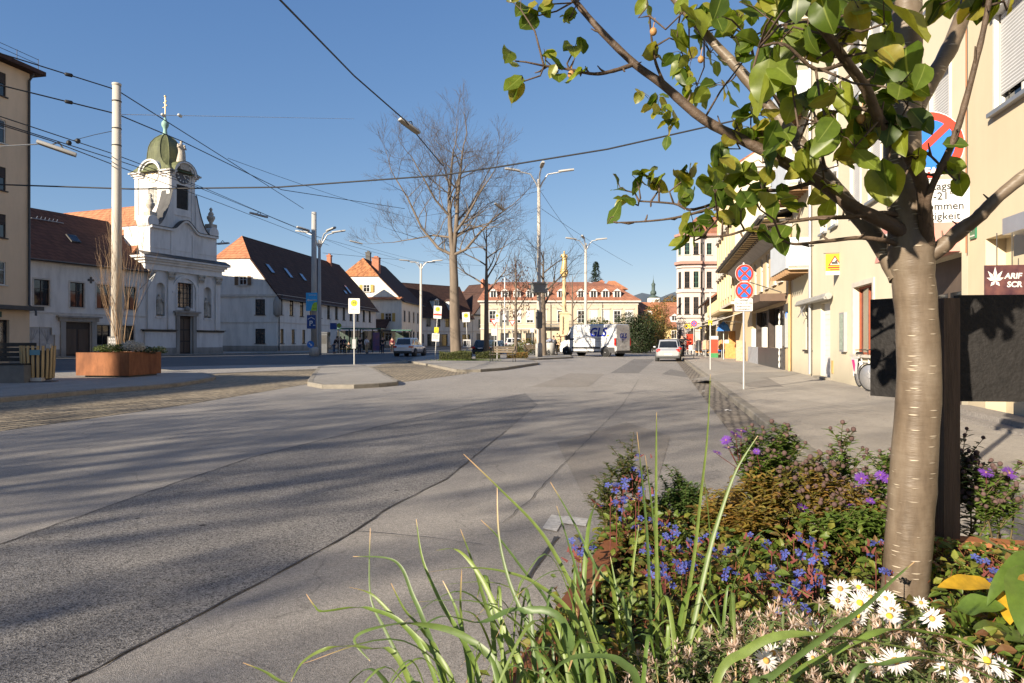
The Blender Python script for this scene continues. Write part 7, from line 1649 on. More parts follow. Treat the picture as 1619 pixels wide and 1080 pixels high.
hedge('clipped box hedge round the foot of the big bare tree', gp(719.5, 569, .12) + Vector((0, .6, 0)), 2.1, 1.3, .52, 1); hedge('clipped box hedge round the slender bare tree', (at(771, 540, 48.5).x, 49, .12), 1.7, 1.2, .5, 2); hedge('low brown edged hedge under the withered tree', (at(818, 540, 50).x, 50.4, .12), 1.5, 1.0, .38, 3, mat=L_AU)
def groundcover(name, cx, cy, w, d, n, size, mat, seed, h=.12):
 rg = random.Random(seed); mb = MB()
 for k in range(n):
  p = Vector((rg.gauss(0, w / 3.2), rg.gauss(0, d / 3.2), 0)); q = Vector((rg.gauss(0, .04), rg.gauss(0, .04), rg.uniform(.3, 1) * h)); s = Vector((rg.gauss(0, 1), rg.gauss(0, 1), 0)).normalized() * size; mb.add([p - s, p + s, p + q], [(0, 1, 2)])
 o = mb.build(name, mat, loc=(cx, cy, .12)); o['kind'] = 'stuff'; return o
groundcover('low_grass', at(735, 540, 44).x, 44.2, 2.6, .7, 1500, .02, leafmat('grass_green', [(.07, .10, .02), (.13, .17, .03)], .3, .7), 3)
bush('bush', 'wild yellowish bush left of the tall lamp post', (at(833, 540, 62).x, 62, .1), [((0, 0, .7), (1.3, 1.0, .8)), ((1.1, .3, .6), (.9, .8, .7)), ((-.9, .2, .5), (.9, .8, .55))], 1500, .07, L_MG, 5)
bush('bush', 'reddish low bush in front of the palace', (at(838, 540, 72).x, 74, .1), [((0, 0, .9), (2.2, 1.2, .8)), ((2.2, .3, .8), (1.6, 1, .8))], 1500, .09, L_AU, 6)
for k, px in enumerate((792, 806, 818)): bush('bush', ('low green bush left of the give way triangle', 'low green bush below the give way triangle', 'low green bush right of the give way triangle')[k], (at(px, 540, 74).x, 75 + k, .1), [((0, 0, .5), (1.1, .9, .55)), ((.8, 0, .4), (.7, .7, .45))], 800, .07, L_MG, 7 + k, 'low bushes before the palace')
bush('evergreen_bush', 'large dark evergreen bush right behind the van', (at(1004, 540, 78).x, 79, 0), [((0, 0, 1.8), (2.3, 1.8, 2.1)), ((-.6, 0, 3.5), (1.6, 1.3, 1.3)), ((1.3, .2, 3.1), (1.6, 1.4, 1.5)), ((.6, -.6, 1.0), (1.8, 1.2, 1.2))], 8500, .10, L_DG, 11)
bush('evergreen_bush', 'round green bush rising over the roof of the van', (at(946, 540, 82).x, 84, 0), [((0, 0, 2.4), (1.9, 1.5, 1.9)), ((-1.3, 0, 3.0), (1.4, 1.2, 1.0)), ((1.3, 0, 2.8), (1.6, 1.3, 1.1)), ((.2, -.2, 3.5), (1.5, 1.2, .9))], 3600, .09, L_MG, 12)
bush('evergreen_bush', 'mid green bush between the dark evergreen and the autumn tree', (at(1026, 540, 80).x, 82, 0), [((0, 0, 1.6), (1.7, 1.5, 1.7)), ((.9, 0, 2.7), (1.4, 1.2, 1.3)), ((-.8, 0, 2.4), (1.2, 1.1, 1.2))], 3600, .09, L_MG, 13)
bush('autumn_tree', 'autumn tree with rust and green leaves behind the silver car', (at(1043, 540, 84).x, 85, 0), [((0, 0, 3.4), (1.6, 1.5, 1.6)), ((.4, 0, 5.1), (1.2, 1.1, 1.3)), ((-.6, .2, 5.0), (1.0, 1, 1.0)), ((1.0, 0, 2.6), (1.3, 1.2, 1.4))], 3200, .1, L_AU, 14, trunk=2.0, cat='tree')
bush('autumn_tree', 'rusty tree crown on the slope before the far church', (at(1052, 540, 190).x, 190, 0), [((0, 0, 9), (3.2, 3, 3.4)), ((1.5, 0, 12), (2.6, 2.4, 2.4)), ((-2.2, 0, 10.5), (2.2, 2.2, 2.6))], 2400, .28, L_AU, 15, 'far trees on the slope', trunk=6, cat='tree')
for k, (px, d, w, h, m) in enumerate(((1004, 210, 4, 13, L_AU), (1016, 230, 4.5, 12.5, L_DG), (1024, 225, 4, 11.5, L_DG), (1064, 215, 5, 14.5, L_DG), (1073, 235, 5, 14, L_AU), (1046, 240, 5, 13, L_DG))):
 bush('slope_tree', 'far %s tree on the slope %s' % (('yellow', 'dark', 'dark', 'dark', 'rusty', 'dark')[k], ('right of the palace roof', 'left of the far church', 'just below the far church', 'left of the corner building', 'touching the corner building', 'between the far church and the rusty crown')[k]), (at(px, 540, d).x, d, 0), [((0, 0, h * .72), (w * .8, w * .7, h * .28)), ((w * .4, 0, h * .55), (w * .7, w * .6, h * .25)), ((-w * .4, 0, h * .5), (w * .7, w * .6, h * .25))], 1300, .35, m, 20 + k, 'far trees on the slope', trunk=h * .35, cat='tree')
def conifer(label, loc, h, r, seed):
 t = thing('conifer', label, 'tree', loc); rg = random.Random(seed); mb = MB(); tr = MB(); tr.tube([(0, 0, 0), (0, 0, h)], [.3, .03], 8); tr.build('trunk', BARK, t)
 for k in range(3400):
  z = h * (.25 + .75 * rg.random() ** 1.2); rr = r * (1 - z / h) ** .8 * (.75 + .35 * math.sin(z * 4.2)) * rg.uniform(.3, 1.1) + .1; a = rg.random() * 6.28; p = Vector((rr * math.cos(a), rr * math.sin(a), z - rr * .25)); d = Vector((math.cos(a), math.sin(a), -.45 + rg.gauss(0, .3))); w = Vector((-math.sin(a), math.cos(a), rg.gauss(0, .3))) * .14; mb.quad(p - w, p + d * .22 - w * .5, p + d * .5, p + d * .22 + w)
 mb.build('crown', L_CO, t)
conifer('dark pointed conifer rising behind the palace roof', (at(942, 540, 150).x, 150, 0), 19.0, 4.4, 3)
PLC = PLL + ux * (W_ / 2); inward = Vector((-ux.y, ux.x, 0))
bush('planter_plant', 'low green leaf planting along the front of the left rusty planter', PLL + ux * 1.0 + inward * .4 + Vector((0, 0, .86)), [((0, 0, .12), (.5, .3, .16)), ((-.35, .05, .1), (.3, .3, .14)), ((.4, 0, .12), (.35, .3, .16))], 1500, .035, L_MG, 31, cat='plant')
bush('planter_plant', 'dark green tuft at the right end of the left rusty planter', PLL + ux * 1.75 + inward * 1.2 + Vector((0, 0, .78)), [((0, 0, .12), (.35, .5, .17)), ((.1, .8, .12), (.2, .4, .15))], 900, .035, L_DG, 32, cat='plant')
L_WH = leafmat('blossom_pale', [(.50, .46, .42), (.62, .60, .58), (.40, .34, .30)], .2, .8)
bush('white_aster', 'mound of white flowers at the corner of the left rusty planter', PLL + ux * 1.7 + inward * .4 + Vector((0, 0, .9)), [((0, 0, .18), (.3, .28, .2)), ((.25, .1, .15), (.2, .2, .16))], 1400, .03, L_WH, 33, cat='plant')
t = thing('climbing_shrub', 'leafless climbing shrub twining up the tall pole in the rusty planter', 'shrub', tp.location + Vector((0.42, -.3, .75))); rg = random.Random(8); mbs = [MB(), MB()]
for k in range(7):
 a = rg.random() * 6.28; branchy(mbs, Vector((.2 * math.cos(a), .15 * math.sin(a), 0)), Vector((.10 * math.cos(a), .12 * math.sin(a), 1)).normalized(), rg.uniform(1.9, 3.0), .022, 2, rg, .8, .3, 3, .006, .10)
mbs[1].build('stem', pm('twig_tan', (.30, .20, .12), .9, .2, 5), t); (mbs[0].build('branch', BARK, t) if mbs[0].v else None)
# ------------------------------------------------------------------ overhead wires and hanging lamps
WIRE = pm('cable_black', (.02, .02, .022), .6, .1, 2); WIREP = pm('cable_pale', (.42, .42, .40), .6, .1, 2)
def wire(label, pts, r, m=WIRE, sag=0.0, group='overhead wires', beads=()):
 P_ = [Vector(p) for p in pts]; fine = []
 for a, b in zip(P_, P_[1:]):
  n = 12
  for i in range(n): t = i / n; q = a.lerp(b, t); q.z -= sag * 4 * t * (1 - t); fine.append(q)
 fine.append(P_[-1]); t = MB(); t.tube(fine, r, 6); o = t.build('overhead_wire', m); tag(o, label, 'wire', group)
 for f in beads:
  q = P_[0].lerp(P_[1], f); s = MB(); s.lathe([(.02, -.14), (.07, -.1), (.07, .1), (.02, .14)], 8, M=frame(q - Vector((0, 0, sag * 4 * f * (1 - f))), Vector((0, 0, 1)), (P_[1] - P_[0]))); s.build('insulator', m, o)
 return o
tA, tB = at(184, 142, 26.2), at(184, 180, 26.2)
pl_top = at(496.5, 343, 60)
wire('topmost feeder wire passing the pale pole and descending to the tram pole', [at(-160, 34, 22), tA, at(360, 253, 42), at(480, 330, 62)], .022, beads=(.75,))
wire('second feeder wire clamped below the top of the pale pole', [at(-160, 95, 22), tB, at(289, 224, 35), at(445, 300, 50), at(640, 330, 70)], .024, beads=(.75,))
wire('upper tram wire crossing the pale pole', [at(-160, 131, 16), at(178, 243, 27), at(327, 299, 42), at(500, 374, 70), at(640, 412, 100)], .018)
wire('middle tram wire carrying two round insulators', [at(-160, 144, 16), at(178, 251, 27), at(310, 295, 42), at(500, 372, 75)], .018)
wire('lower tram wire hooked to the hanging lamp', [at(-160, 147, 16), at(82, 223, 22), at(178, 260, 27), at(350, 322, 45), at(520, 388, 75)], .018)
wire('thick sagging cable spanning the whole square to the cream house', [at(-200, 285, 30), at(210, 299, 29), at(440, 296, 28), at(700, 277, 26.5), at(800, 262, 26), at(960, 236, 25.4), at(1120, 200, 25), at(1300, 160, 24)], .03)
wire('steep cable from the top of the picture to the lamp by the bare tree', [at(380, -60, 17), at(443, 0, 19), at(560, 120, 27), at(640, 190, 32), at(700, 262, 43)], .03)
wire('pale span wire left of the pale pole', [at(-60, 235, 22), at(60, 228, 24)], .02, WIREP); wire('thin span wire between pale pole and round insulators', [at(184, 206, 26.2), at(150, 213, 27), at(116, 222, 28)], .012)
wire('faint pale stay wire right of the pale pole', [at(190, 181, 26.2), at(560, 188, 60)], .012, WIREP, beads=(.09, .13))
for k, (a, b, da, db) in enumerate((((360, 250), (650, 345), 42, 75), ((420, 340), (640, 425), 62, 110), ((510, 400), (860, 425), 63, 120), ((650, 345), (860, 300), 75, 60), ((856, 330), (1000, 420), 55, 90), ((853, 300), (926, 400), 55, 76), ((560, 385), (700, 420), 80, 130), ((700, 462), (860, 458), 100, 110))):
 wire(('thin wire below the thick sagging cable', 'tram wire running into the distance over the long roof', 'distant span wire over the long roof ridge', 'thin wire through the crown of the big bare tree', 'slanting wire right of the tall lamp post', 'wire between the two lamp posts', 'far wire near the chimney', 'low wire before the gabled house')[k], [at(*a, da), at(*b, db)], .015, WIRE, .2)
def hang_lamp(label, tip, d, L=1.5):
 t = thing('hanging_street_lamp', label, 'street lamp', tip, 0, 'lamps hung from wires'); M_ = frame((0, 0, 0), d)
 q = MB(); q.loft([[M_ @ Vector((x, y * w, z)) for y, z in ((-.2, .0), (-.14, .13), (.14, .13), (.2, .0))] for x, w in ((-L/2, .8), (-L * .3, 1), (L * .35, 1), (L/2, .8))]); q.build('housing', LAMPW, t)
 q = MB(); q.add([M_ @ Vector(p) for p in ((-L * .47, -.15, -.004), (L * .47, -.15, -.004), (L * .47, .15, -.004), (-L * .47, .15, -.004))], [(0, 3, 2, 1)]); q.build('lens', LAMPD, t)
 q = MB(); q.tube([M_ @ Vector((-.2, 0, .13)), M_ @ Vector((0, 0, .33)), M_ @ Vector((.2, 0, .13))], .03, 6); q.build('hanger', DARKZ, t)
hang_lamp('flat lamp hanging from the wires left of the pale pole', at(89, 237, 27), (1, .5, -.32), 1.35)
hang_lamp('flat lamp hanging before the crown of the big bare tree', at(647, 201, 33), (.75, .7, -.42), 1.2)
hang_lamp('flat lamp hanging above the long brown roof', at(409, 341, 58), (1, .6, -.2), 1.5); hang_lamp('small lamp hanging over the roof ridge near the chimney', at(563, 384, 85), (1, .5, -.2), 1.6); hang_lamp('small lamp hanging in the right part of the bare crown', at(790, 328, 55), (.8, .5, -.5), 1.0); hang_lamp('dark lamp hanging beside the right shoulder of the church', at(352, 386, 62), (1, -.3, .02), 1.3)
for px, py, d, lab in ((109, 226, 27.5, 'left round black insulator on the tram wire'), (123, 223, 27.6, 'right round black insulator on the tram wire')): o = MB().ball((0, 0, 0), .1, 12, 8, sc=(1, 1, 1.1)).build('wire_insulator', BLACK, loc=at(px, py, d)); tag(o, lab, 'insulator', 'round insulators on the tram wires')
# ------------------------------------------------------------------ the planter in front, its young tree and plants
NP = thing('steel_planter', 'rusty brown steel planter full of flowers right below the viewer', 'planter', (-.39, -.10, 0), R(-18.9), 'rusty steel planters')
planter(NP, 2.1, 2.25, .84, .05)
def barkmat():
 m, nt, bs = new_mat('bark_smooth_young'); v = coords(nt)
 mp = N(nt, 'ShaderNodeMapping'); mp.inputs['Scale'].default_value = (1, 1, .3); nt.links.new(v, mp.inputs[0])
 pat = noise(nt, mp.outputs[0], 22, 5, .6); out = ramp(nt, pat, [(.22, (.060, .042, .028)), (.5, (.128, .096, .067)), (.78, (.195, .158, .118))])
 mp2 = N(nt, 'ShaderNodeMapping'); mp2.inputs['Scale'].default_value = (30, 30, 240); nt.links.new(v, mp2.inputs[0])
 vo = N(nt, 'ShaderNodeTexVoronoi', Scale=1.0, Randomness=1.0); nt.links.new(mp2.outputs[0], vo.inputs['Vector'])
 sel = N(nt, 'ShaderNodeSeparateColor'); nt.links.new(vo.outputs['Color'], sel.inputs[0])
 a = ramp(nt, vo.outputs['Distance'], [(.22, 1.0), (.34, 0.0)]); b = ramp(nt, sel.outputs[0], [(.80, 0.0), (.84, 1.0)])
 mm = N(nt, 'ShaderNodeMath', operation='MULTIPLY'); nt.links.new(a, mm.inputs[0]); nt.links.new(b, mm.inputs[1])
 out = mixc(nt, mm.outputs[0], out, (.40, .34, .26))
 ringn = N(nt, 'ShaderNodeMapping'); ringn.inputs['Scale'].default_value = (3, 3, 15); nt.links.new(v, ringn.inputs[0])
 rr = noise(nt, ringn.outputs[0], 1.6, 5, .7); out = mixc(nt, 1.0, out, ramp(nt, rr, [(.3, .88), (.6, 1.04)]), 'MULTIPLY')
 nt.links.new(out, bs.inputs['Base Color']); bs.inputs['Roughness'].default_value = .46; bs.inputs['Specular IOR Level'].default_value = .3
 ad = N(nt, 'ShaderNodeMath', operation='ADD'); nt.links.new(rr, ad.inputs[0]); nt.links.new(mm.outputs[0], ad.inputs[1]); bump(nt, bs, ad.outputs[0], .5, .006); return m
YB = barkmat(); YBR = pm('bark_branch', (.085, .058, .040), .6, .3, 30, .25, 120, stretch=(1, 1, 1)); 
YT = thing('young_tree', 'young pear tree with pale smooth trunk growing in the flower planter', 'tree', at(1432, 951, 1.465) * 1)
o0 = Vector(YT.location)
rgn = random.Random(77)
def pxs(pts): return [at(*p) - o0 for p in pts]
def smooth(pts, rad, q=5):
 out, ro = [], []
 n = len(pts)
 for i in range(n - 1):
  p0, p1, p2, p3 = pts[max(i - 1, 0)], pts[i], pts[i + 1], pts[min(i + 2, n - 1)]
  for k in range(q):
   t = k / q; out.append(.5 * ((2 * p1) + (p2 - p0) * t + (2 * p0 - 5 * p1 + 4 * p2 - p3) * t * t + (3 * p1 - p0 - 3 * p2 + p3) * t ** 3)); ro.append(rad[i] + (rad[i + 1] - rad[i]) * t)
 out.append(pts[-1]); ro.append(rad[-1]); return out, ro
tk = MB(); P_, R_ = smooth(pxs([(1422, 1000, 1.465), (1429, 950, 1.465), (1437, 850, 1.465), (1447, 700, 1.463), (1453, 600, 1.46), (1449, 500, 1.46), (1443, 435, 1.46), (1440, 395, 1.46), (1437, 330, 1.46), (1427, 250, 1.465), (1428, 150, 1.47), (1433, 40, 1.48), (1436, -120, 1.5), (1450, -320, 1.52), (1445, -520, 1.54)]), [.052, .0455, .0455, .0445, .0425, .041, .0415, .046, .0405, .037, .035, .031, .026, .02, .012], 8)
R_ = [r * (1 + .07 * math.exp(-((p.z - .235) / .02) ** 2)) for r, p in zip(R_, P_)]; R_ = [r * (1 + .012 * math.sin(i * .9) + rgn.uniform(-.008, .008)) for i, r in enumerate(R_)]
tk.tube(P_, R_, 28)
tk.build('trunk', YB, YT)
BR = [
 ([(1455, 395, 1.45), (1420, 362, 1.44), (1345, 325, 1.45), (1290, 285, 1.47), (1191, 230, 1.5), (1113, 189, 1.52), (1047, 133, 1.54), (1002, 100, 1.55), (939, 37, 1.57), (890, -25, 1.6), (840, -110, 1.62)], .018, .006),
 ([(1422, 440, 1.47), (1398, 395, 1.5), (1360, 345, 1.54), (1310, 285, 1.58), (1250, 208, 1.62), (1220, 174, 1.65), (1169, 111, 1.7), (1124, 63, 1.73), (1065, -5, 1.77), (1000, -90, 1.82)], .024, .010),
 ([(1466, 385, 1.43), (1459, 300, 1.38), (1445, 262, 1.35), (1427, 231, 1.33), (1398, 207, 1.3), (1385, 178, 1.28), (1368, 139, 1.26), (1338, 98, 1.23), (1309, 56, 1.2), (1270, 0, 1.17), (1230, -90, 1.15)], .016, .0075),
 ([(1446, 175, 1.47), (1472, 127, 1.5), (1501, 77, 1.53), (1522, 24, 1.55), (1534, -20, 1.57), (1560, -110, 1.6)], .021, .016),
 ([(1462, 375, 1.42), (1469, 308, 1.37), (1504, 231, 1.33), (1525, 166, 1.31), (1545, 90, 1.29), (1558, 33, 1.28), (1568, -30, 1.27), (1575, -110, 1.27)], .0085, .0045),
 ([(1452, 412, 1.45), (1477, 400, 1.44), (1520, 363, 1.42), (1545, 345, 1.40), (1580, 310, 1.38), (1640, 262, 1.35), (1720, 200, 1.3)], .020, .011),
 ([(1425, 395, 1.45), (1410, 383, 1.44), (1363, 376, 1.42), (1310, 381, 1.41), (1257, 386, 1.4), (1235, 378, 1.4)], .007, .0025),
 ([(1440, 345, 1.45), (1397, 337, 1.44), (1343, 343, 1.44), (1290, 345, 1.44), (1220, 355, 1.45), (1184, 362, 1.46), (1150, 372, 1.46), (1108, 376, 1.46)], .0075, .002),
 ([(1180, 304, 1.5), (1120, 330, 1.5), (1069, 344, 1.5), (1020, 350, 1.5), (976, 352, 1.5)], .0045, .0018),
 ([(1290, 286, 1.47), (1240, 300, 1.48), (1180, 304, 1.5), (1098, 331, 1.52), (1065, 322, 1.52), (1010, 318, 1.53)], .006, .002),
 ([(1004, 101, 1.55), (970, 112, 1.54), (939, 117, 1.53), (900, 110, 1.52), (860, 104, 1.51)], .006, .0025),
 ([(1052, 136, 1.54), (1037, 100, 1.53), (1030, 60, 1.52), (1027, 25, 1.5)], .0045, .002),
 ([(1250, 208, 1.62), (1230, 160, 1.6), (1200, 120, 1.57), (1185, 60, 1.55)], .006, .003),
 ([(1338, 98, 1.23), (1290, 110, 1.22), (1240, 70, 1.2), (1200, 75, 1.2)], .005, .002),
 ([(1385, 178, 1.28), (1340, 170, 1.3), (1300, 190, 1.34), (1262, 200, 1.36)], .005, .002),
 ([(1430, 250, 1.43), (1460, 240, 1.38), (1490, 265, 1.35), (1510, 285, 1.34)], .004, .0018),
 ([(1310, 285, 1.58), (1300, 240, 1.55), (1315, 215, 1.52)], .005, .003)]
SPURS = []
for k, (pts, r0, r1) in enumerate(BR):
 n = len(pts); P_, R_ = smooth(pxs(pts), [r0 + (r1 - r0) * (i / (n - 1)) ** .8 for i in range(n)], 5); b = MB()
 R_ = [.9 * r * (1 + rgn.uniform(-.06, .1)) for r in R_]; b.tube(P_, R_, 12 if r0 > .01 else 7)
 for i in range(3, len(P_) - 1, 4):
  if R_[i] < .02:
   d = Vector((rgn.gauss(0, 1), rgn.gauss(0, .6), rgn.gauss(.4, .8))).normalized(); L = rgn.uniform(.012, .035); b.tube([P_[i], P_[i] + d * L * .6, P_[i] + d * L + Vector((0, 0, .004))], [R_[i] * .5 + .001, .0022, .0012], 5); SPURS.append(P_[i] + d * L)
 b.build('branch', YB if r0 > .019 else YBR, YT)
LV = [(805, 95, 1.5, 2, 14, .068), (818, 135, 1.5, 3, 16, .068), (838, 30, 1.55, 4, 18, .062), (862, 8, 1.55, 3, 15, .06), (895, 30, 1.55, 3, 15, .06), (862, 92, 1.5, 3, 16, .045), (880, 118, 1.51, 3, 15, .05), (908, 75, 1.5, 3, 14, .055), (918, 122, 1.52, 2, 12, .06), (815, -5, 1.5, 2, 12, .05),
 (1022, 8, 1.5, 2, 12, .05), (1040, 90, 1.53, 2, 10, .06), (1078, 62, 1.5, 3, 14, .066), (1042, 180, 2.3, 9, 26, .06), (1062, 195, 2.3, 9, 24, .06), (1035, 165, 2.3, 6, 16, .055), (1095, 105, 2.0, 7, 26, .06), (1100, 150, 2.0, 7, 24, .06), (1125, 90, 1.9, 6, 24, .06), (1140, 140, 1.75, 5, 24, .062), (1080, 100, 2.0, 5, 20, .06), (1130, 25, 1.7, 5, 26, .065), (1100, 20, 1.7, 4, 22, .062), (1165, 25, 1.6, 5, 24, .065), (1150, 60, 1.6, 5, 24, .065),
 (1200, 30, 1.35, 5, 26, .068), (1240, 20, 1.3, 5, 26, .07), (1190, 75, 1.4, 5, 24, .066), (1205, 105, 1.3, 2, 14, .075), (1225, 60, 1.35, 4, 24, .066), (1270, 60, 1.3, 5, 24, .068), (1290, 82, 1.25, 3, 18, .075), (1250, 95, 1.35, 4, 22, .066), (1310, 20, 1.2, 5, 26, .07), (1350, 20, 1.2, 5, 26, .07), (1295, 15, 1.3, 4, 22, .066), (1335, 55, 1.25, 3, 18, .066), (1375, 30, 1.2, 4, 20, .07), (1425, 38, 1.0, 1, 4, .100), (1432, 95, 1.1, 2, 12, .09), (1405, 70, 1.15, 2, 14, .078), (1362, 90, 1.35, 3, 16, .06),
 (1240, 150, 1.5, 4, 22, .06), (1270, 165, 1.4, 4, 22, .066), (1290, 155, 1.4, 3, 16, .066), (1330, 155, 1.35, 4, 20, .066), (1382, 120, 1.3, 2, 14, .07), (1300, 205, 1.4, 4, 20, .066), (1335, 215, 1.38, 3, 18, .066), (1370, 215, 1.3, 4, 18, .074), (1398, 185, 1.3, 3, 14, .07), (1440, 155, 1.3, 3, 14, .075), (1418, 195, 1.28, 2, 12, .072), (1455, 250, 1.3, 2, 12, .07), (1395, 285, 1.3, 2, 10, .08), (1412, 300, 1.32, 1, 8, .06), (1280, 245, 1.4, 3, 18, .066), (1265, 270, 1.42, 3, 18, .064), (1330, 255, 1.4, 2, 14, .066), (1310, 300, 1.45, 2, 14, .06), (1235, 235, 1.45, 4, 20, .066), (1210, 215, 1.48, 4, 20, .066), (1170, 205, 1.5, 4, 20, .064), (1150, 240, 1.5, 4, 18, .066), (1205, 262, 1.46, 4, 20, .068), (1190, 180, 1.5, 4, 20, .062), (1220, 190, 1.5, 4, 20, .062),
 (975, 295, 1.52, 2, 12, .06), (988, 318, 1.52, 3, 14, .058), (1010, 290, 1.52, 3, 14, .062), (970, 340, 1.53, 1, 6, .06), (1028, 278, 1.52, 3, 14, .056), (1042, 288, 1.52, 2, 10, .056), (1080, 280, 1.5, 3, 14, .062), (1095, 268, 1.5, 3, 14, .064), (1092, 305, 1.5, 3, 14, .06), (1118, 290, 1.48, 3, 14, .066), (1135, 275, 1.47, 3, 16, .07), (1135, 310, 1.45, 3, 14, .078), (1158, 300, 1.45, 3, 16, .074), (1170, 330, 1.45, 3, 16, .07), (1115, 350, 1.45, 3, 12, .066), (1097, 370, 1.45, 3, 12, .064), (1078, 378, 1.46, 2, 10, .058), (1180, 285, 1.45, 3, 16, .072), (1205, 300, 1.44, 3, 16, .070), (1225, 320, 1.43, 3, 14, .066), (1150, 345, 1.45, 2, 12, .068), (1195, 372, 1.42, 2, 12, .058), (1212, 375, 1.42, 2, 10, .055), (1242, 375, 1.4, 3, 12, .062), (1240, 300, 1.44, 2, 12, .06), (1260, 330, 1.44, 2, 12, .058),
 (1505, 232, 1.33, 2, 8, .05), (1508, 270, 1.34, 2, 10, .054), (1518, 285, 1.34, 2, 10, .054), (1552, 12, 1.3, 3, 14, .062), (1530, 8, 1.32, 2, 12, .06), (1598, 18, 1.3, 1, 8, .056), (1575, 10, 1.3, 2, 12, .056), (1470, 15, 1.4, 3, 18, .066), (1500, 10, 1.4, 2, 14, .06)]
for k in range(14): LV.append((rgn.uniform(1090, 1460), rgn.uniform(-20, 250) if k % 4 else rgn.uniform(200, 330), rgn.uniform(1.2, 1.6), 3, 24, .062))
for k in range(30):
 z = rgn.uniform(1.5, 2.05); u = rgn.uniform(.3, .95); d = 1.465 - .74 * u + rgn.gauss(0, .05); x = .865 - .67 * u + rgn.gauss(0, .06); LV.append((x / d * F + CX, CY - (z + .384 * u - H) / d * F, d, 3, 28, .066))
LV2 = []
for k in range(95):
 d = rgn.uniform(.72, 1.9); z = H + .56 * d + rgn.uniform(0.02, .55); x = rgn.uniform(-.35, 1.25)
 LV2.append((x / d * F + CX, CY - (z - H) / d * F, d, 4, 60, .068))
lm, tw = MB(), MB()
def leaf(mb, p, d, n, L, W, curl, fold, segs=6, rib=None):
 d = d.normalized(); s = d.cross(n).normalized(); n = s.cross(d).normalized(); vs, fs = [], []
 cols = (-1, -.55, 0, .55, 1) if rib is None else (-1, -.55, -.08, 0, .08, .55, 1); nc = len(cols)
 for i in range(segs + 1):
  t = i / segs; w = W * .5 * (math.sin(math.pi * min(1, t ** .78)) ** .68 if 0 < t < 1 else 0.0) + (.0006 if t in (0, 1) else 0)
  c = p + d * L * (t - .18 * curl * t * t) - n * (curl * L * .55 * t * t); wob = math.sin(t * 11 + L * 900) * .16 * w
  for q in cols:
   vs.append(c + s * w * q + n * (fold * w * abs(q) ** 1.5 + wob * q * abs(q) * (1 if q > 0 else .6)))
   if rib is not None: rib.append(1.0 if q == 0 else 0.0)
 for i in range(segs):
  for k in range(nc - 1): a = i * nc + k; fs.append((a, a + 1, a + nc + 1, a + nc))
 mb.add(vs, fs, 0, True)
RIB = []
allbr = []
for pts, r0, r1 in BR: P_, _ = smooth(pxs(pts), [r0] * len(pts), 5); allbr += P_
for cl in LV + LV2:
 px, py, d, n, sp, L = cl; c = at(px, py, d) - o0
 near = min(allbr, key=lambda q: (q - c).length)
 if (near - c).length < .45 and cl in LV:
  m_ = near.lerp(c, .5) + Vector((rgn.gauss(0, .012), rgn.gauss(0, .012), rgn.gauss(0, .012))); hub = near.lerp(c, .82); tw.tube([near, m_, hub], [.0026, .002, .0016], 5)
 else: hub = c.copy()
 for k in range(n):
  b = c + Vector((rgn.gauss(0, sp * .55), rgn.gauss(0, sp * .5), rgn.gauss(0, sp * .55))) * d / F
  out = (b - hub); out = out.normalized() if out.length > 1e-4 else Vector((1, 0, 0)); dd = (out * .7 + Vector((rgn.gauss(0, .35), rgn.gauss(0, .35) - .1, -.55 + rgn.gauss(0, .3)))).normalized()
  base = b - dd * L * .5; tw.tube([hub, hub.lerp(base, .5) + Vector((0, 0, .006)), base], [.0012, .0009, .0009], 4, cap=False)
  nn = (Vector((rgn.gauss(0, .55), rgn.gauss(-.5, .5), .55 + rgn.gauss(0, .3)))).normalized()
  if abs(nn.dot(dd)) > .93: nn = dd.orthogonal()
  LL = L * rgn.uniform(.62, 1.14); leaf(lm, base, dd, nn, LL, LL * rgn.uniform(.58, .80), rgn.uniform(-.25, .8), rgn.uniform(-.05, .42), 7, RIB)
YL = leafmat('leaf_pear', [(.055, .095, .013), (.085, .14, .018), (.13, .19, .024), (.19, .245, .032), (.27, .30, .042), (.33, .28, .048), (.10, .155, .018), (.06, .105, .015)], .56, .38, tip=(.30, .36, .09), spec=.5)
o = lm.build('crown', YL, YT); o.data.attributes.new('tip', 'FLOAT', 'POINT').data.foreach_set('value', [v * .75 for v in RIB]); tw.build('twig', YBR, YT)
FRU = pm('fruit_russet', (.36, .20, .08), .5, .25, 30)
for px, py, d in ((1033, 50, 1.5), (1108, 94, 1.7), (903, 118, 1.52), (1361, 188, 1.3), (1235, 124, 1.4)):
 q = MB(); c = at(px, py, d) - o0; q.ball(c, .008, 10, 8, sc=(1, 1, 1.15)); q.tube([c + Vector((0, 0, .009)), c + Vector((.004, 0, .03))], [.0012, .001], 5); q.build('fruit', FRU, YT)
BLKW = pm('board_black_stain', (.020, .018, .017), .75, .2, 14, .3, 90, fine=(60, .4), stretch=(1, 1, 1.0)); STK = pm('stake_dark_timber', (.085, .055, .038), .7, .35, 9, .25, 60, stretch=(6, 6, .5))
ts = thing('tree_support', 'dark timber tree support with two black boards behind the young trunk', 'tree support', at(1490, 930, 1.76))
so = Vector(ts.location)
def board(a, b, z0, z1, th, name, m):
 a, b = Vector(a), Vector(b); d = (b - a).normalized(); n = Vector((-d.y, d.x, 0)) * th; q = MB(); q.extrude([Vector((a.x, a.y, z0)) - so, Vector((b.x, b.y, z0)) - so, Vector((b.x, b.y, z1)) - so, Vector((a.x, a.y, z1)) - so], n); return q.build(name, m, ts)
pst = at(1490, 540, 1.76); pl_ = at(1376, 540, 1.92); 
board((pl_.x, pl_.y, 0), (pst.x - .022, pst.y + .004, 0), 1.198, 1.468, .022, 'board', BLKW); board((pst.x + .024, 1.735, 0), (1.42, 1.70, 0), 1.198, 1.468, .022, 'board', BLKW)
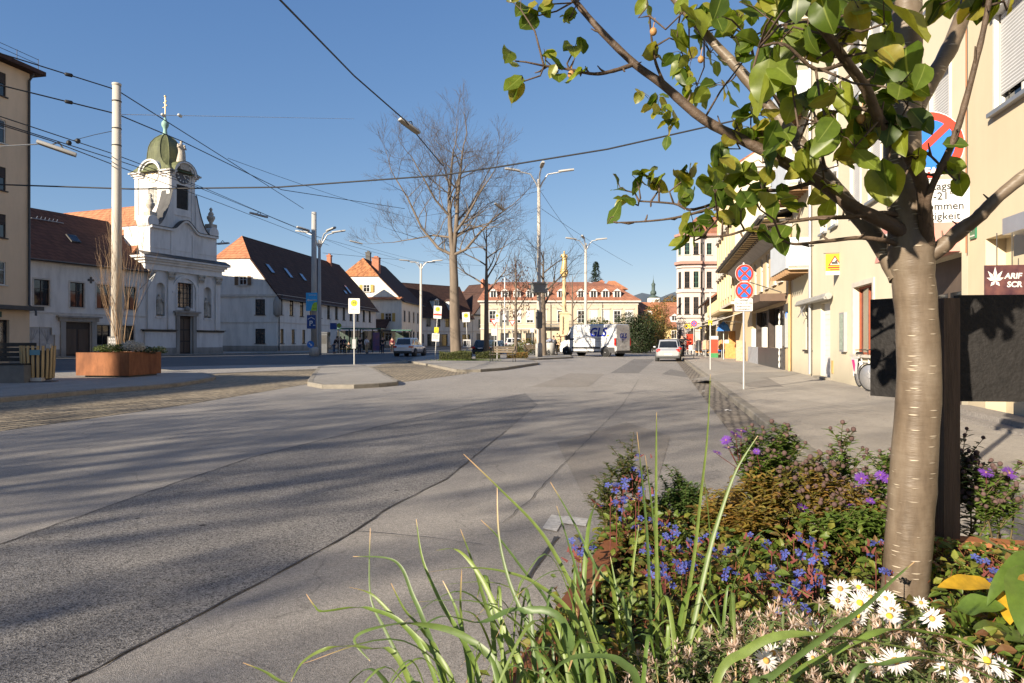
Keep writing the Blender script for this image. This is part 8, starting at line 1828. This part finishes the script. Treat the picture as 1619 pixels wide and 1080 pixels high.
q = MB(); q.box(pst.x - .02, pst.x + .021, 1.722, 1.765, .70, 1.460); q.v = [tuple(Vector(v) - so) for v in q.v]; q.build('stake', STK, ts)
TIPS = {}
class Blade(MB):
 def __init__(s): super().__init__(); s.tip = []
 def blade(s, pts, w, tipfrac=.12, rollv=None, taper=1.0):
  w *= .74
  P_, _ = smooth(pts, [0] * len(pts), 7); n = len(P_); vs, fs = [], []; side = rollv or Vector((1, .1, 0)); prev = None
  for i, p in enumerate(P_):
   t = i / (n - 1); d = (P_[min(i + 1, n - 1)] - P_[max(i - 1, 0)]).normalized(); sd = side - d * side.dot(d)
   sd = sd.normalized() if sd.length > .15 else (prev or d.orthogonal().normalized())
   if prev is not None and sd.dot(prev) < 0: sd = -sd
   prev = sd; nn = sd.cross(d); ww = w * .5 * min(1, .55 + t * 2) * (1 - t ** 2.2 * taper) + .0004
   vs += [p - sd * ww + nn * ww * .35, p, p + sd * ww + nn * ww * .35]; tv = max(0, min(1, (t - (1 - tipfrac)) / max(tipfrac, .01) * 1.6)); s.tip += [tv] * 3
  for i in range(n - 1): a = i * 3; fs += [(a, a + 1, a + 4, a + 3), (a + 1, a + 2, a + 5, a + 4)]
  s.add(vs, fs, 0, True)
 def done(s, name, mat, root):
  s.v = [tuple(Vector(v) - Vector(root.location)) for v in s.v]; o = s.build(name, mat, root); at_ = o.data.attributes.new('tip', 'FLOAT', 'POINT'); at_.data.foreach_set('value', s.tip); return o
GRS = leafmat('blade_green', [(.10, .165, .034), (.145, .22, .045), (.21, .28, .066), (.12, .18, .05), (.09, .15, .046)], .35, .42, tip=(.55, .36, .20), spec=.45)
SOIL = .775
def clump(label, blades, rnd_spec, seed, name='grass_clump'):
 rg = random.Random(seed); c = Vector((0, 0, 0)); b = Blade(); roots = []
 for pts, w, tf in blades:
  Ps = [at(*p) for p in pts]; d = Ps[-1] - Ps[-2] if len(Ps) > 1 else Vector((0, 0, -1)); root = Ps[-1] + Vector((d.x * .3, d.y * .2, 0)); lf_ = .07 - (1.265 - root.y) * .343 + .03
  root.x = max(root.x, lf_); root.z = SOIL - .02; Ps = Ps + [root] if Ps[-1].z > SOIL + .05 else Ps; roots.append(root); b.blade(Ps[::-1], w, tf, Vector((1, rg.uniform(-.5, .5), rg.uniform(-.1, .1))))
 for n, (x0, x1), (y0, y1), (h0, h1), lean in rnd_spec:
  for k in range(n):
   r = Vector((rg.uniform(x0, x1), rg.uniform(y0, y1), SOIL - .01)); r.x = max(r.x, .07 - (1.265 - r.y) * .343 + .03); h = rg.uniform(h0, h1); a = rg.uniform(0, 6.28); o = Vector((math.cos(a) + lean[0], math.sin(a) + lean[1], 0)) * rg.uniform(.15, .6) * h
   b.blade([r, r + o * .22 + Vector((0, 0, h * .55)), r + o * .65 + Vector((0, 0, h * .9)), r + o * 1.2 + Vector((0, 0, h * rg.uniform(.45, 1.0)))], rg.uniform(.006, .011), rg.choice((.03, .1, .2)), Vector((math.cos(a + 1.57), math.sin(a + 1.57), 0)))
 loc = sum(roots, Vector()) / max(1, len(roots)) if roots else Vector((.1, .8, SOIL)); loc.z = SOIL
 t = thing(name, label, 'plant', loc, 0, 'strap leaved clumps in the front planter'); b.done('blade_tuft', GRS, t); return t
clump('tall upright strap leaved clump rising at the middle of the front planter', [
 ([(1038, 652, 1.08), (1037, 800, 1.07), (1039, 1047, 1.05), (1036, 1140, 1.04)], .009, .05), ([(1007, 683, 1.1), (1017, 780, 1.09), (1024, 870, 1.08), (1031, 1050, 1.05), (1032, 1140, 1.05)], .0075, .12), ([(1123, 592, 1.15), (1118, 690, 1.13), (1108, 780, 1.12), (1094, 900, 1.1), (1064, 1072, 1.06), (1055, 1150, 1.05)], .0085, .03), ([(1198, 689, 1.12), (1165, 742, 1.12), (1140, 810, 1.11), (1120, 880, 1.1), (1088, 1031, 1.07), (1070, 1150, 1.05)], .010, .04),
 ([(1020, 720, 1.15), (1030, 800, 1.14), (1045, 950, 1.1), (1050, 1100, 1.06)], .006, .15), ([(1112, 742, 1.2), (1122, 850, 1.17), (1118, 960, 1.1), (1090, 1090, 1.05)], .005, .1), ([(1010, 830, 1.12), (1000, 900, 1.1), (995, 1000, 1.06), (1000, 1120, 1.02)], .008, .05), ([(870, 762, 1.1), (905, 822, 1.09), (945, 900, 1.06), (985, 950, 1.04), (1010, 1090, 1.0)], .008, .1),
 ([(1158, 1025, .95), (1110, 940, 1.0), (1100, 925, 1.0), (1080, 960, 1.02), (1062, 1080, 1.03)], .008, .06), ([(965, 880, 1.15), (975, 940, 1.13), (980, 1010, 1.1), (985, 1100, 1.05)], .008, .08), ([(1286, 945, 1.0), (1230, 918, 1.02), (1180, 925, 1.04), (1125, 945, 1.05), (1105, 1000, 1.05), (1080, 1100, 1.03)], .0095, .04)],
 [(24, (.08, .34), (.92, 1.12), (.12, .34), (-.1, -.1))], 5)
clump('spreading strap leaved clump hanging over the left rim of the front planter', [
 ([(733, 718, 1.0), (795, 778, .99), (850, 835, .97), (890, 900, .94), (930, 990, .9), (955, 1090, .86)], .009, .14), ([(658, 821, .98), (669, 887, .96), (698, 954, .93), (728, 1006, .9), (760, 1090, .85)], .0085, .05), ([(585.5, 835, .95), (585.6, 939, .93), (610, 998, .9), (647, 1069, .86), (680, 1130, .82)], .0075, .08), ([(558, 880, .93), (610, 882, .93), (635, 898, .92), (652, 940, .9), (669, 980, .88), (700, 1080, .83)], .0075, .05), ([(484, 939, .9), (497, 958, .9), (510, 967, .9), (558, 961, .89), (591, 965, .88), (640, 990, .86), (690, 1080, .82)], .007, .15),
 ([(552, 928, .9), (587, 939, .9), (624, 976, .88), (661, 1010, .86), (720, 1090, .82)], .008, .15), ([(384, 1048, .84), (420, 1063, .83), (443, 1078, .82), (520, 1120, .78)], .0065, .15), ([(460, 1078, .8), (480, 1045, .82), (520, 1025, .83), (580, 1026, .82), (640, 1060, .8)], .0075, .04), ([(786, 770, 1.0), (789, 847, .98), (806, 921, .95), (839, 1002, .91), (860, 1090, .86)], .008, .22), ([(728, 837, 1.0), (750, 898, .98), (769, 961, .95), (800, 1060, .9)], .008, .1),
 ([(760, 822, 1.05), (788, 850, 1.03), (830, 905, 1.0), (870, 960, .95), (905, 1060, .9)], .007, .15), ([(618, 922, .92), (640, 965, .9), (670, 1000, .87), (700, 1060, .84)], .007, .12), ([(690, 870, .98), (720, 868, .98), (745, 890, .97), (770, 930, .95), (800, 1000, .92), (830, 1080, .88)], .011, .03), ([(676, 905, .95), (740, 898, .96), (800, 905, .96), (850, 925, .95), (905, 975, .92), (940, 1080, .88)], .009, .1),
 ([(700, 918, .95), (720, 960, .93), (735, 1020, .89), (745, 1100, .84)], .008, .15), ([(880, 800, 1.05), (905, 880, 1.02), (925, 960, .97), (940, 1080, .9)], .008, .05), ([(730, 900, .97), (728, 960, .94), (735, 1020, .9), (750, 1100, .85)], .007, .2), ([(655, 1000, .86), (700, 975, .88), (760, 985, .89), (820, 965, .9), (900, 1000, .88)], .013, .02), ([(585, 1045, .82), (560, 1010, .84), (600, 990, .85), (660, 985, .86), (740, 1010, .85), (800, 1090, .82)], .012, .02), ([(860, 1080, .72), (890, 1046, .73), (935, 1038, .74), (985, 1050, .74), (1010, 1110, .74)], .013, .02)],
 [(105, (-.10, .14), (.66, .98), (.10, .28), (-.6, .0)), (34, (-.12, .08), (.5, .75), (.12, .24), (-.6, .1))], 6)
clump('broad arching strap leaves sweeping across the white flowers', [
 ([(1680, 1075, .80), (1619, 1061, .80), (1520, 1042, .79), (1422, 1024, .79), (1311, 1006, .79), (1230, 1006, .79), (1180, 1030, .79), (1130, 1090, .78)], .0135, .02), ([(1446, 888, .78), (1410, 918, .77), (1367, 958, .76), (1293, 1013, .75), (1220, 1068, .74), (1180, 1110, .73)], .011, .08), ([(1640, 1085, .86), (1570, 1042, .85), (1520, 1012, .85), (1474, 1002, .84), (1420, 996, .83), (1374, 1004, .82), (1311, 1036, .81), (1240, 1100, .79)], .010, .03), ([(1600, 1090, .78), (1540, 1060, .78), (1470, 1042, .78), (1400, 1050, .78), (1340, 1090, .77)], .009, .03), ([(1470, 965, .9), (1430, 990, .88), (1400, 1020, .85), (1370, 1080, .82)], .007, .05), ([(1225, 950, .95), (1222, 1000, .92), (1220, 1090, .88)], .004, .2)],
 [(14, (.22, .4), (.7, .85), (.10, .2), (.3, .0))], 7)
LW = leafmat('leaf_leadwort', [(.06, .10, .016), (.10, .15, .022), (.14, .18, .028), (.20, .22, .035), (.20, .16, .035), (.15, .07, .03), (.08, .13, .02), (.11, .16, .022)], .35, .5)
def zc(x, y): return .845 + .035 * math.sin(x * 9 + 1) * math.sin(y * 8) + .03 * math.sin(x * 23 + y * 17)
rg = random.Random(12); lw = MB(); st = MB()
def inside(x, y):
 lx_ = (x + .39) * .946 - (y + .1) * .324; ly_ = (x + .39) * .324 + (y + .1) * .946; return lx_, ly_
n = 0
while n < 10500:
 x, y = rg.uniform(-.1, 1.75), rg.uniform(.95, 2.2); a, b = inside(x, y)
 if not (-.05 < a < 2.06 and .2 < b < 2.21): continue
 if (x - .844) ** 2 + (y - 1.465) ** 2 < .005: continue
 n += 1; z = zc(x, y) + .02 - abs(rg.gauss(0, .045)); 
 if x < .62 and y > 1.6: z += .07 * max(0, 1 - abs(x - .33) * 3.5)
 if a < .02: z = min(z, .86) - rg.random() * .08
 d = Vector((rg.gauss(0, 1), rg.gauss(-.3, 1), rg.gauss(.15, .45))).normalized(); nn = Vector((rg.gauss(0, .5), rg.gauss(-.35, .5), 1)).normalized(); L = rg.uniform(.013, .031)
 s = d.cross(nn).normalized(); nn = s.cross(d); p = Vector((x, y, z)); w = L * .3; lw.add([p, p + d * L * .4 - s * w + nn * w * .35, p + d * L * .45, p + d * L * .4 + s * w + nn * w * .35, p + d * L * .8 - s * w * .6 + nn * w * .1, p + d * L - nn * .003, p + d * L * .8 + s * w * .6 + nn * w * .1], [(0, 1, 2), (0, 2, 3), (1, 4, 5, 2), (3, 2, 5, 6)])
gc = lw.build('flowering_ground_cover', LW); gc['kind'] = 'stuff'
for k in range(900):
 x, y = rg.uniform(0, 1.6), rg.uniform(.95, 2.15); a, b = inside(x, y)
 if not (.05 < a < 2 and b < 2.15): continue
 z = zc(x, y); st.tube([(x, y, SOIL), (x + rg.gauss(0, .02), y + rg.gauss(0, .02), (z + SOIL) / 2), (x + rg.gauss(0, .03), y + rg.gauss(0, .03), z)], [.0014, .0012, .0008], 3, cap=False)
o = st.build('stem_mass', pm('stem_reddish', (.16, .05, .025), .7, .3, 20), gc); o['kind'] = 'stuff'
BLF = leafmat('petal_blue', [(.05, .065, .28), (.075, .095, .38), (.09, .11, .33)], .25, .6); STMG = pm('stem_olive', (.09, .07, .03), .8, .3, 20); CAL = pm('calyx_red', (.13, .035, .03), .8, .3, 20)
bl, ca = MB(), MB()
def blossom(p, r, nn):
 u = nn.orthogonal().normalized(); v = nn.cross(u)
 for k in range(5):
  a = k * 1.2566 + rg.random() * .3; e = u * math.cos(a) + v * math.sin(a); f = u * math.cos(a + .45) + v * math.sin(a + .45); g = u * math.cos(a - .45) + v * math.sin(a - .45); bl.add([p, p + g * r * .75 + nn * r * .12, p + e * r + nn * r * .05, p + f * r * .75 + nn * r * .12], [(0, 1, 2, 3)])
FL = [(985, 700 + 70), (1000, 745), (975, 790), (1010, 755), (1005, 785), (1020, 775), (990, 812), (965, 795), (1050, 822), (1072, 838), (1060, 850), (1090, 860), (1048, 862), (1068, 868), (1052, 900), (1030, 905), (1078, 896), (1092, 893), (1085, 900), (1050, 912), (1025, 868), (1100, 870), (1200, 905), (1215, 908), (1225, 906), (1240, 938), (1258, 928), (1255, 938), (1290, 900), (1295, 915), (1268, 908), (1265, 968), (1250, 970), (1285, 885), (1245, 878), (1220, 870), (1185, 850), (1010, 830), (975, 770), (915, 862), (920, 880), (912, 870), (1205, 915), (1270, 930), (1284, 880), (1385, 868), (1400, 905), (1395, 860), (1290, 860), (1565, 905), (1575, 915), (1555, 890), (1580, 898), (1140, 880), (1160, 870), (1035, 830), (1012, 700 + 20), (955, 800), (1120, 850), (1150, 905), (1255, 850)]
for px, py in FL:
 zt = 1.0 if (py < 800 and px < 1040) else .905
 c = gp(px, py, zt)
 for k in range(rg.randint(2, 4)):
  p = c + Vector((rg.gauss(0, .012), rg.gauss(0, .012), rg.gauss(.0, .008))); blossom(p, rg.uniform(.0075, .011), Vector((rg.gauss(0, .4), rg.gauss(-.5, .4), 1)).normalized())
 for k in range(4): p = c + Vector((rg.gauss(0, .012), rg.gauss(0, .012), -.008)); d = Vector((rg.gauss(0, 1), rg.gauss(0, 1), 1)).normalized() * .016; s = d.cross(Vector((.3, .8, .1))).normalized() * .003; ca.quad(p - s, p + d - s * .4, p + d + s * .4, p + s)
 ca.tube([c + Vector((0, 0, -.1)), c], [.0014, .0009], 4, cap=False)
o = bl.build('blossom_mass', BLF, gc); o['kind'] = 'stuff'; o = ca.build('calyx_mass', CAL, gc); o['kind'] = 'stuff'
AS_G = leafmat('leaf_aster_green', [(.09, .155, .028), (.13, .20, .035), (.18, .25, .055)], .35, .5); AS_Y = leafmat('leaf_aster_golden', [(.24, .21, .045), (.33, .24, .05), (.38, .22, .055), (.18, .19, .04), (.30, .15, .05)], .4, .55); AS_SHADE = leafmat('leaf_aster_shade', [(.02, .028, .010), (.035, .045, .016), (.05, .06, .02)], .2, .6)  # darkest leaf set has the trunk's shade put into its colours
PUR = leafmat('petal_purple', [(.12, .04, .27), (.17, .055, .36), (.14, .04, .30)], .25, .6); EYEY = pm('disc_yellow', (.62, .40, .04), .8, .3, 60); DSK = pm('disc_dusky', (.22, .12, .10), .9, .3, 60); BUD = pm('bud_brown', (.09, .055, .05), .9, .3, 60)
def aster_flower(parent, p, r, nn, mat, npet=26, eye=.28, off=Vector(), name='flower', eyem=None):
 m = MB(); nn = nn.normalized(); u = nn.orthogonal().normalized(); v = nn.cross(u); p = p - off
 for k in range(npet):
  a = 6.283 * k / npet + rg.gauss(0, .06); e = u * math.cos(a) + v * math.sin(a); s = nn.cross(e); L = r * rg.uniform(.82, 1.05); w = r * .085; li = rg.uniform(-.1, .28); m.add([p + e * r * .15 - s * w * .5, p + e * r * .15 + s * w * .5, p + e * L * .65 + s * w + nn * L * li * .6, p + e * L + nn * L * li * .7, p + e * L * .65 - s * w + nn * L * li * .6], [(0, 1, 2, 3, 4)])
 f = m.build(name, mat, parent); c = MB(); c.ball(p + nn * r * .02, r * eye, 10, 6); c.build('flower_disc', eyem or EYEY, f); return f
def aster(label, base, tops, leafm, seed, buds=True, flowers=(), dens=1.7, ll=.046):
 t = thing('purple_aster', label, 'plant', base, 0, 'purple asters in the front planter'); r2 = random.Random(seed); off = Vector(base); lf, sm = MB(), MB()
 for tp in tops:
  tp = Vector(tp) - off; b0 = Vector((r2.gauss(0, .025), r2.gauss(0, .025), -.02)); mid = b0.lerp(tp, .5) + Vector((r2.gauss(0, .015), r2.gauss(0, .015), .02)); P_, R_ = smooth([b0, mid, tp], [.0028, .0022, .0013], 10); sm.tube(P_, R_, 5)
  L = (tp - b0).length; n = int(L / .0085 * dens); axes = [(P_, 1.0)]
  for k in range(11):
   i = int(len(P_) * r2.uniform(.45, .95)); s0 = P_[min(i, len(P_) - 1)]; a = r2.random() * 6.28; e = s0 + Vector((math.cos(a) * .045, math.sin(a) * .045, .06)) * r2.uniform(.5, 1.1); sm.tube([s0, s0.lerp(e, .5) + Vector((0, 0, .004)), e], [.0013, .001, .0008], 4); axes.append(([s0.lerp(e, q / 5) for q in range(6)], .7))
   if buds: sm.ball(e + Vector((0, 0, .004)), r2.uniform(.0045, .0075), 7, 5, 1)
  if buds: sm.ball(tp + Vector((0, 0, .004)), .007, 7, 5, 1)
  for pts, sc in axes:
   nk = n if sc == 1 else int(9 * dens)
   for k in range(nk):
    f = (k + r2.random()) / nk; f = .12 + .88 * f; i = min(int(f * (len(pts) - 1)), len(pts) - 2); p = pts[i].lerp(pts[i + 1], f * (len(pts) - 1) - i); a = k * 2.4 + r2.gauss(0, .3); d = Vector((math.cos(a), math.sin(a), r2.uniform(-.1, .7))).normalized(); leaf(lf, p, d, Vector((0, 0, 1)) + d * .2, ll * sc * r2.uniform(.6, 1.1) * (1.1 - .35 * f), ll * .33 * sc, r2.uniform(.0, .5), .3, 3)
 lf.build('foliage', leafm, t); sm.build('stem', [STMG, BUD], t)
 for px, py, d, r in flowers:
  p = at(px, py, d); aster_flower(t, p, r, Vector((rg.gauss(0, .5), -.5 + rg.gauss(0, .3), 1)), PUR, 34, .15, off, 'flower', DSK); sm2 = MB(); e = min([Vector(q) for q in tops], key=lambda q: (q - p).length) - off; sm2.tube([e + Vector((0, 0, -.05)), p - off - Vector((0, 0, .004))], [.0012, .001], 4); sm2.build('flower_stalk', CAL, t)
 return t
def A(px, d): v = at(px, 540, d); return (v.x, d, SOIL)
aster('bushy green aster with four purple flowers at the far left of the bed', A(1215, 1.95), [at(*q) for q in ((1170, 715, 1.9), (1195, 700, 1.93), (1222, 697, 1.95), (1245, 695, 1.97), (1262, 705, 1.98), (1230, 720, 1.9), (1205, 725, 1.88), (1250, 735, 1.92), (1180, 740, 1.9))], AS_G, 1, True, ((1163, 688, 1.88, .022), (1152, 708, 1.87, .024), (1172, 682, 1.9, .02), (1134, 716, 1.88, .015), (1196, 714, 1.85, .012), (1148, 696, 1.88, .018)))
aster('single tall green aster spike between the bushy aster and the trunk', A(1330, 1.92), [at(*q) for q in ((1328, 700, 1.9), (1338, 735, 1.9), (1322, 745, 1.88))], AS_G, 2, True, (), 1.2)
aster('green aster half hidden by the left side of the trunk', A(1395, 1.85), [at(*q) for q in ((1398, 742, 1.83), (1408, 735, 1.85), (1388, 770, 1.82), (1372, 785, 1.8))], AS_G, 3, True, ((1362, 757, 1.8, .022), (1392, 751, 1.82, .018), (1404, 757, 1.8, .018), (1354, 770, 1.79, .017)))
aster('golden brown aster thicket under the bushy green aster', A(1200, 1.85), [at(*q) for q in ((1165, 780, 1.83), (1185, 762, 1.84), (1205, 770, 1.82), (1225, 765, 1.84), (1150, 800, 1.8), (1240, 780, 1.82), (1180, 800, 1.78), (1215, 805, 1.78), (1255, 800, 1.8))], AS_Y, 4, False, ((1270, 806, 1.76, .022), (1264, 772, 1.8, .012)), 1.1)
aster('golden aster thicket in front of the trunk foot', A(1310, 1.78), [at(*q) for q in ((1280, 775, 1.78), (1300, 765, 1.8), (1322, 775, 1.78), (1345, 785, 1.77), (1290, 805, 1.74), (1315, 810, 1.74), (1365, 800, 1.76), (1335, 800, 1.75), (1385, 815, 1.75))], AS_Y, 5, True, ((1340, 800, 1.72, .016), (1376, 792, 1.73, .013)), 1.1)
aster('green yellow aster low beside the golden thicket', A(1350, 1.72), [at(*q) for q in ((1350, 820, 1.7), (1375, 830, 1.7), (1395, 845, 1.7), (1330, 835, 1.68), (1300, 845, 1.68))], AS_G, 6, False, ())
aster('olive aster filling the gap between the bushy aster and the golden thicket', A(1262, 1.83), [at(*q) for q in ((1262, 752, 1.84), (1280, 742, 1.86), (1295, 755, 1.84), (1272, 780, 1.8), (1300, 785, 1.8), (1255, 770, 1.82), (1312, 745, 1.86))], leafmat('leaf_aster_olive', [(.12, .14, .03), (.17, .17, .035), (.20, .15, .04), (.10, .15, .03)], .35, .55), 12, True, ())
aster('russet aster sprawling low at the left of the golden thicket', A(1140, 1.75), [at(*q) for q in ((1125, 805, 1.76), (1140, 792, 1.78), (1155, 815, 1.74), (1110, 825, 1.73), (1170, 825, 1.72), (1190, 830, 1.71), (1215, 832, 1.71))], AS_Y, 13, False, ())
aster('aster with shade painted into its leaves right of the timber stake', A(1525, 1.9), [at(*q) for q in ((1505, 722, 1.88), (1520, 715, 1.9), (1535, 728, 1.9), (1548, 745, 1.9), (1512, 750, 1.86), (1530, 765, 1.88))], AS_SHADE, 7, True, ((1503, 706, 1.88, .012),), 1.1)
aster('light green aster with two purple flowers at the right edge of the bed', A(1562, 1.8), [at(*q) for q in ((1560, 752, 1.78), (1575, 765, 1.78), (1590, 758, 1.8), (1555, 785, 1.76), (1580, 795, 1.76), (1600, 805, 1.78))], AS_G, 8, True, ((1559, 747, 1.77, .021), (1596, 748, 1.79, .023)), .9)
aster('small feathery green plant behind the blue flowers', A(1080, 1.98), [at(*q) for q in ((1060, 780, 1.97), (1078, 765, 1.98), (1092, 772, 1.99), (1100, 790, 1.96), (1050, 795, 1.95), (1070, 800, 1.95), (1085, 800, 1.95))], leafmat('leaf_feathery', [(.07, .13, .03), (.10, .17, .04), (.13, .19, .05)], .3, .6), 9, False, (), 3.0, .03)['category'] = 'plant'
aster('slim leadwort sprays with blue flowers at the left end of the bed', A(975, 1.85), [at(*q) for q in ((968, 745, 1.83), (985, 725, 1.85), (998, 718, 1.87), (960, 780, 1.8), (1005, 760, 1.86), (950, 800, 1.78))], leafmat('leaf_leadwort_green', [(.05, .085, .015), (.09, .12, .02), (.10, .10, .03)], .3, .5), 10, False, (), 1.5, .034)
WD = thing('white_aster', 'low mound of white daisy flowers and faded heads at the front right', 'plant', (.37, .86, SOIL)); off = Vector(WD.location); rg = random.Random(31)
lf = MB(); fd = MB()
for k in range(2600):
 x, y = rg.gauss(.40, .16), rg.gauss(.88, .13); z = SOIL + .03 + .19 * math.exp(-((x - .42) ** 2 / .09 + (y - .88) ** 2 / .05)) * rg.uniform(.55, 1.0) + .0; p = Vector((x, y, z)) - off; d = Vector((rg.gauss(0, 1), rg.gauss(-.2, 1), rg.gauss(.4, .6))).normalized(); leaf(lf, p, d, Vector((rg.gauss(0, .4), -.4, 1)), rg.uniform(.012, .024), .0045, .3, .3, 2)
 if k % 4 == 0:
  c = p + Vector((0, 0, .012))
  for j in range(22):
   e = Vector((rg.gauss(0, 1), rg.gauss(0, 1), rg.gauss(.5, .8))).normalized() * rg.uniform(.008, .015); s = e.cross(Vector((.2, .5, .7))).normalized() * .0013; fd.quad(c - s, c + e * .7 - s, c + e, c + s)
lf.build('foliage', leafmat('leaf_daisy', [(.06, .10, .025), (.10, .14, .04), (.13, .16, .06)], .3, .6), WD); o = fd.build('faded_head_mass', leafmat('petal_faded', [(.50, .36, .30), (.62, .50, .46), (.34, .20, .12), (.66, .58, .56), (.42, .28, .17)], .3, .8), WD); o['kind'] = 'stuff'
WPET = leafmat('petal_white', [(.72, .70, .70), (.80, .78, .78), (.66, .60, .64)], .3, .6); EYEO = pm('disc_ochre', (.45, .24, .06), .9, .3, 60)
for i, (px, py, d, r) in enumerate(((1328, 924, .98, .021), (1359, 956, .93, .022), (1356, 976, .9, .02), (1324, 956, .95, .018), (1409, 963, .93, .024), (1406, 984, .9, .021), (1474, 984, .92, .021), (1415, 1045, .80, .026), (1283, 997, .9, .015), (1261, 986, .95, .017), (1222, 1039, .85, .018), (1211, 1060, .82, .018), (1285, 1041, .85, .013), (1385, 1045, .82, .017), (1444, 1019, .86, .015), (1559, 1069, .82, .021), (1526, 1075, .8, .018), (1582, 1050, .86, .018), (1456, 956, .98, .015), (1357, 932, 1.0, .016), (1376, 936, 1.0, .018), (1400, 945, .98, .018), (1240, 1010, .92, .015), (1490, 1045, .85, .014))):
 aster_flower(WD, at(px, py, d) + Vector((0, 0, rg.gauss(0, .006))), r * rg.uniform(.72, 1.0), Vector((rg.gauss(0, .3), -.75 + rg.gauss(0, .2), .75)), WPET, 22, .24, off, 'flower', EYEY if i in (1, 2, 5, 15, 19) else EYEO)
HO = thing('plantain_lily', 'broad leaved plant with yellowing leaves at the right edge of the bed', 'plant', (.86, 1.2, SOIL)); off = Vector(HO.location)
HG = leafmat('leaf_broad_green', [(.06, .12, .02), (.09, .15, .025), (.12, .17, .03)], .35, .35, spec=.5); HY = leafmat('leaf_broad_yellow', [(.55, .33, .02), (.62, .38, .03)], .4, .5)
def big(px0, py0, d0, px1, py1, d1, w, m, curl, nn, fold=.25):
 w *= .8; a, b = at(px0 + 8, py0, d0), at(px1 + 8, py1, d1); q = MB(); leaf(q, a - off, b - a, Vector(nn), (b - a).length, w, curl, fold, 12); q.build('leaf', m, HO); s = MB(); g0 = Vector((.86 + (a.x - .86) * .5, 1.2 + (a.y - 1.2) * .5, SOIL - .01)); s.tube([g0 - off, (g0.lerp(a, .5) - off) + Vector((0, 0, .02)), a - off], [.004, .0032, .0025], 6); s.build('leaf_stalk', HG, HO)
big(1640, 905, 1.2, 1530, 836, 1.15, .035, HG, .1, (0, -.3, 1)); big(1635, 872, 1.15, 1540, 905, 1.1, .04, HG, .8, (-.2, -.2, 1)); big(1560, 925, 1.25, 1484, 912, 1.2, .045, HY, .35, (0, -.6, 1)); big(1505, 960, 1.15, 1580, 955, 1.1, .055, HG, .2, (0, -.7, 1)); big(1600, 1010, 1.1, 1538, 985, 1.05, .05, HG, .2, (0, -.6, 1)); big(1580, 935, 1.15, 1590, 985, 1.1, .035, HY, .2, (-.5, -1, .2)); big(1600, 895, 1.1, 1612, 985, 1.0, .05, HG, .5, (-.6, -1, .2)); big(1630, 940, 1.1, 1650, 1020, 1.0, .05, HG, .3, (-.6, -1, .2)); big(1500, 990, 1.2, 1540, 935, 1.25, .045, HG, .2, (0, -.8, .8)); big(1625, 1010, 1.05, 1590, 1000, 1.0, .03, HG, .3, (0, -.6, 1)); big(1640, 925, 1.05, 1610, 905, .98, .03, HY, .2, (0, -.6, 1))
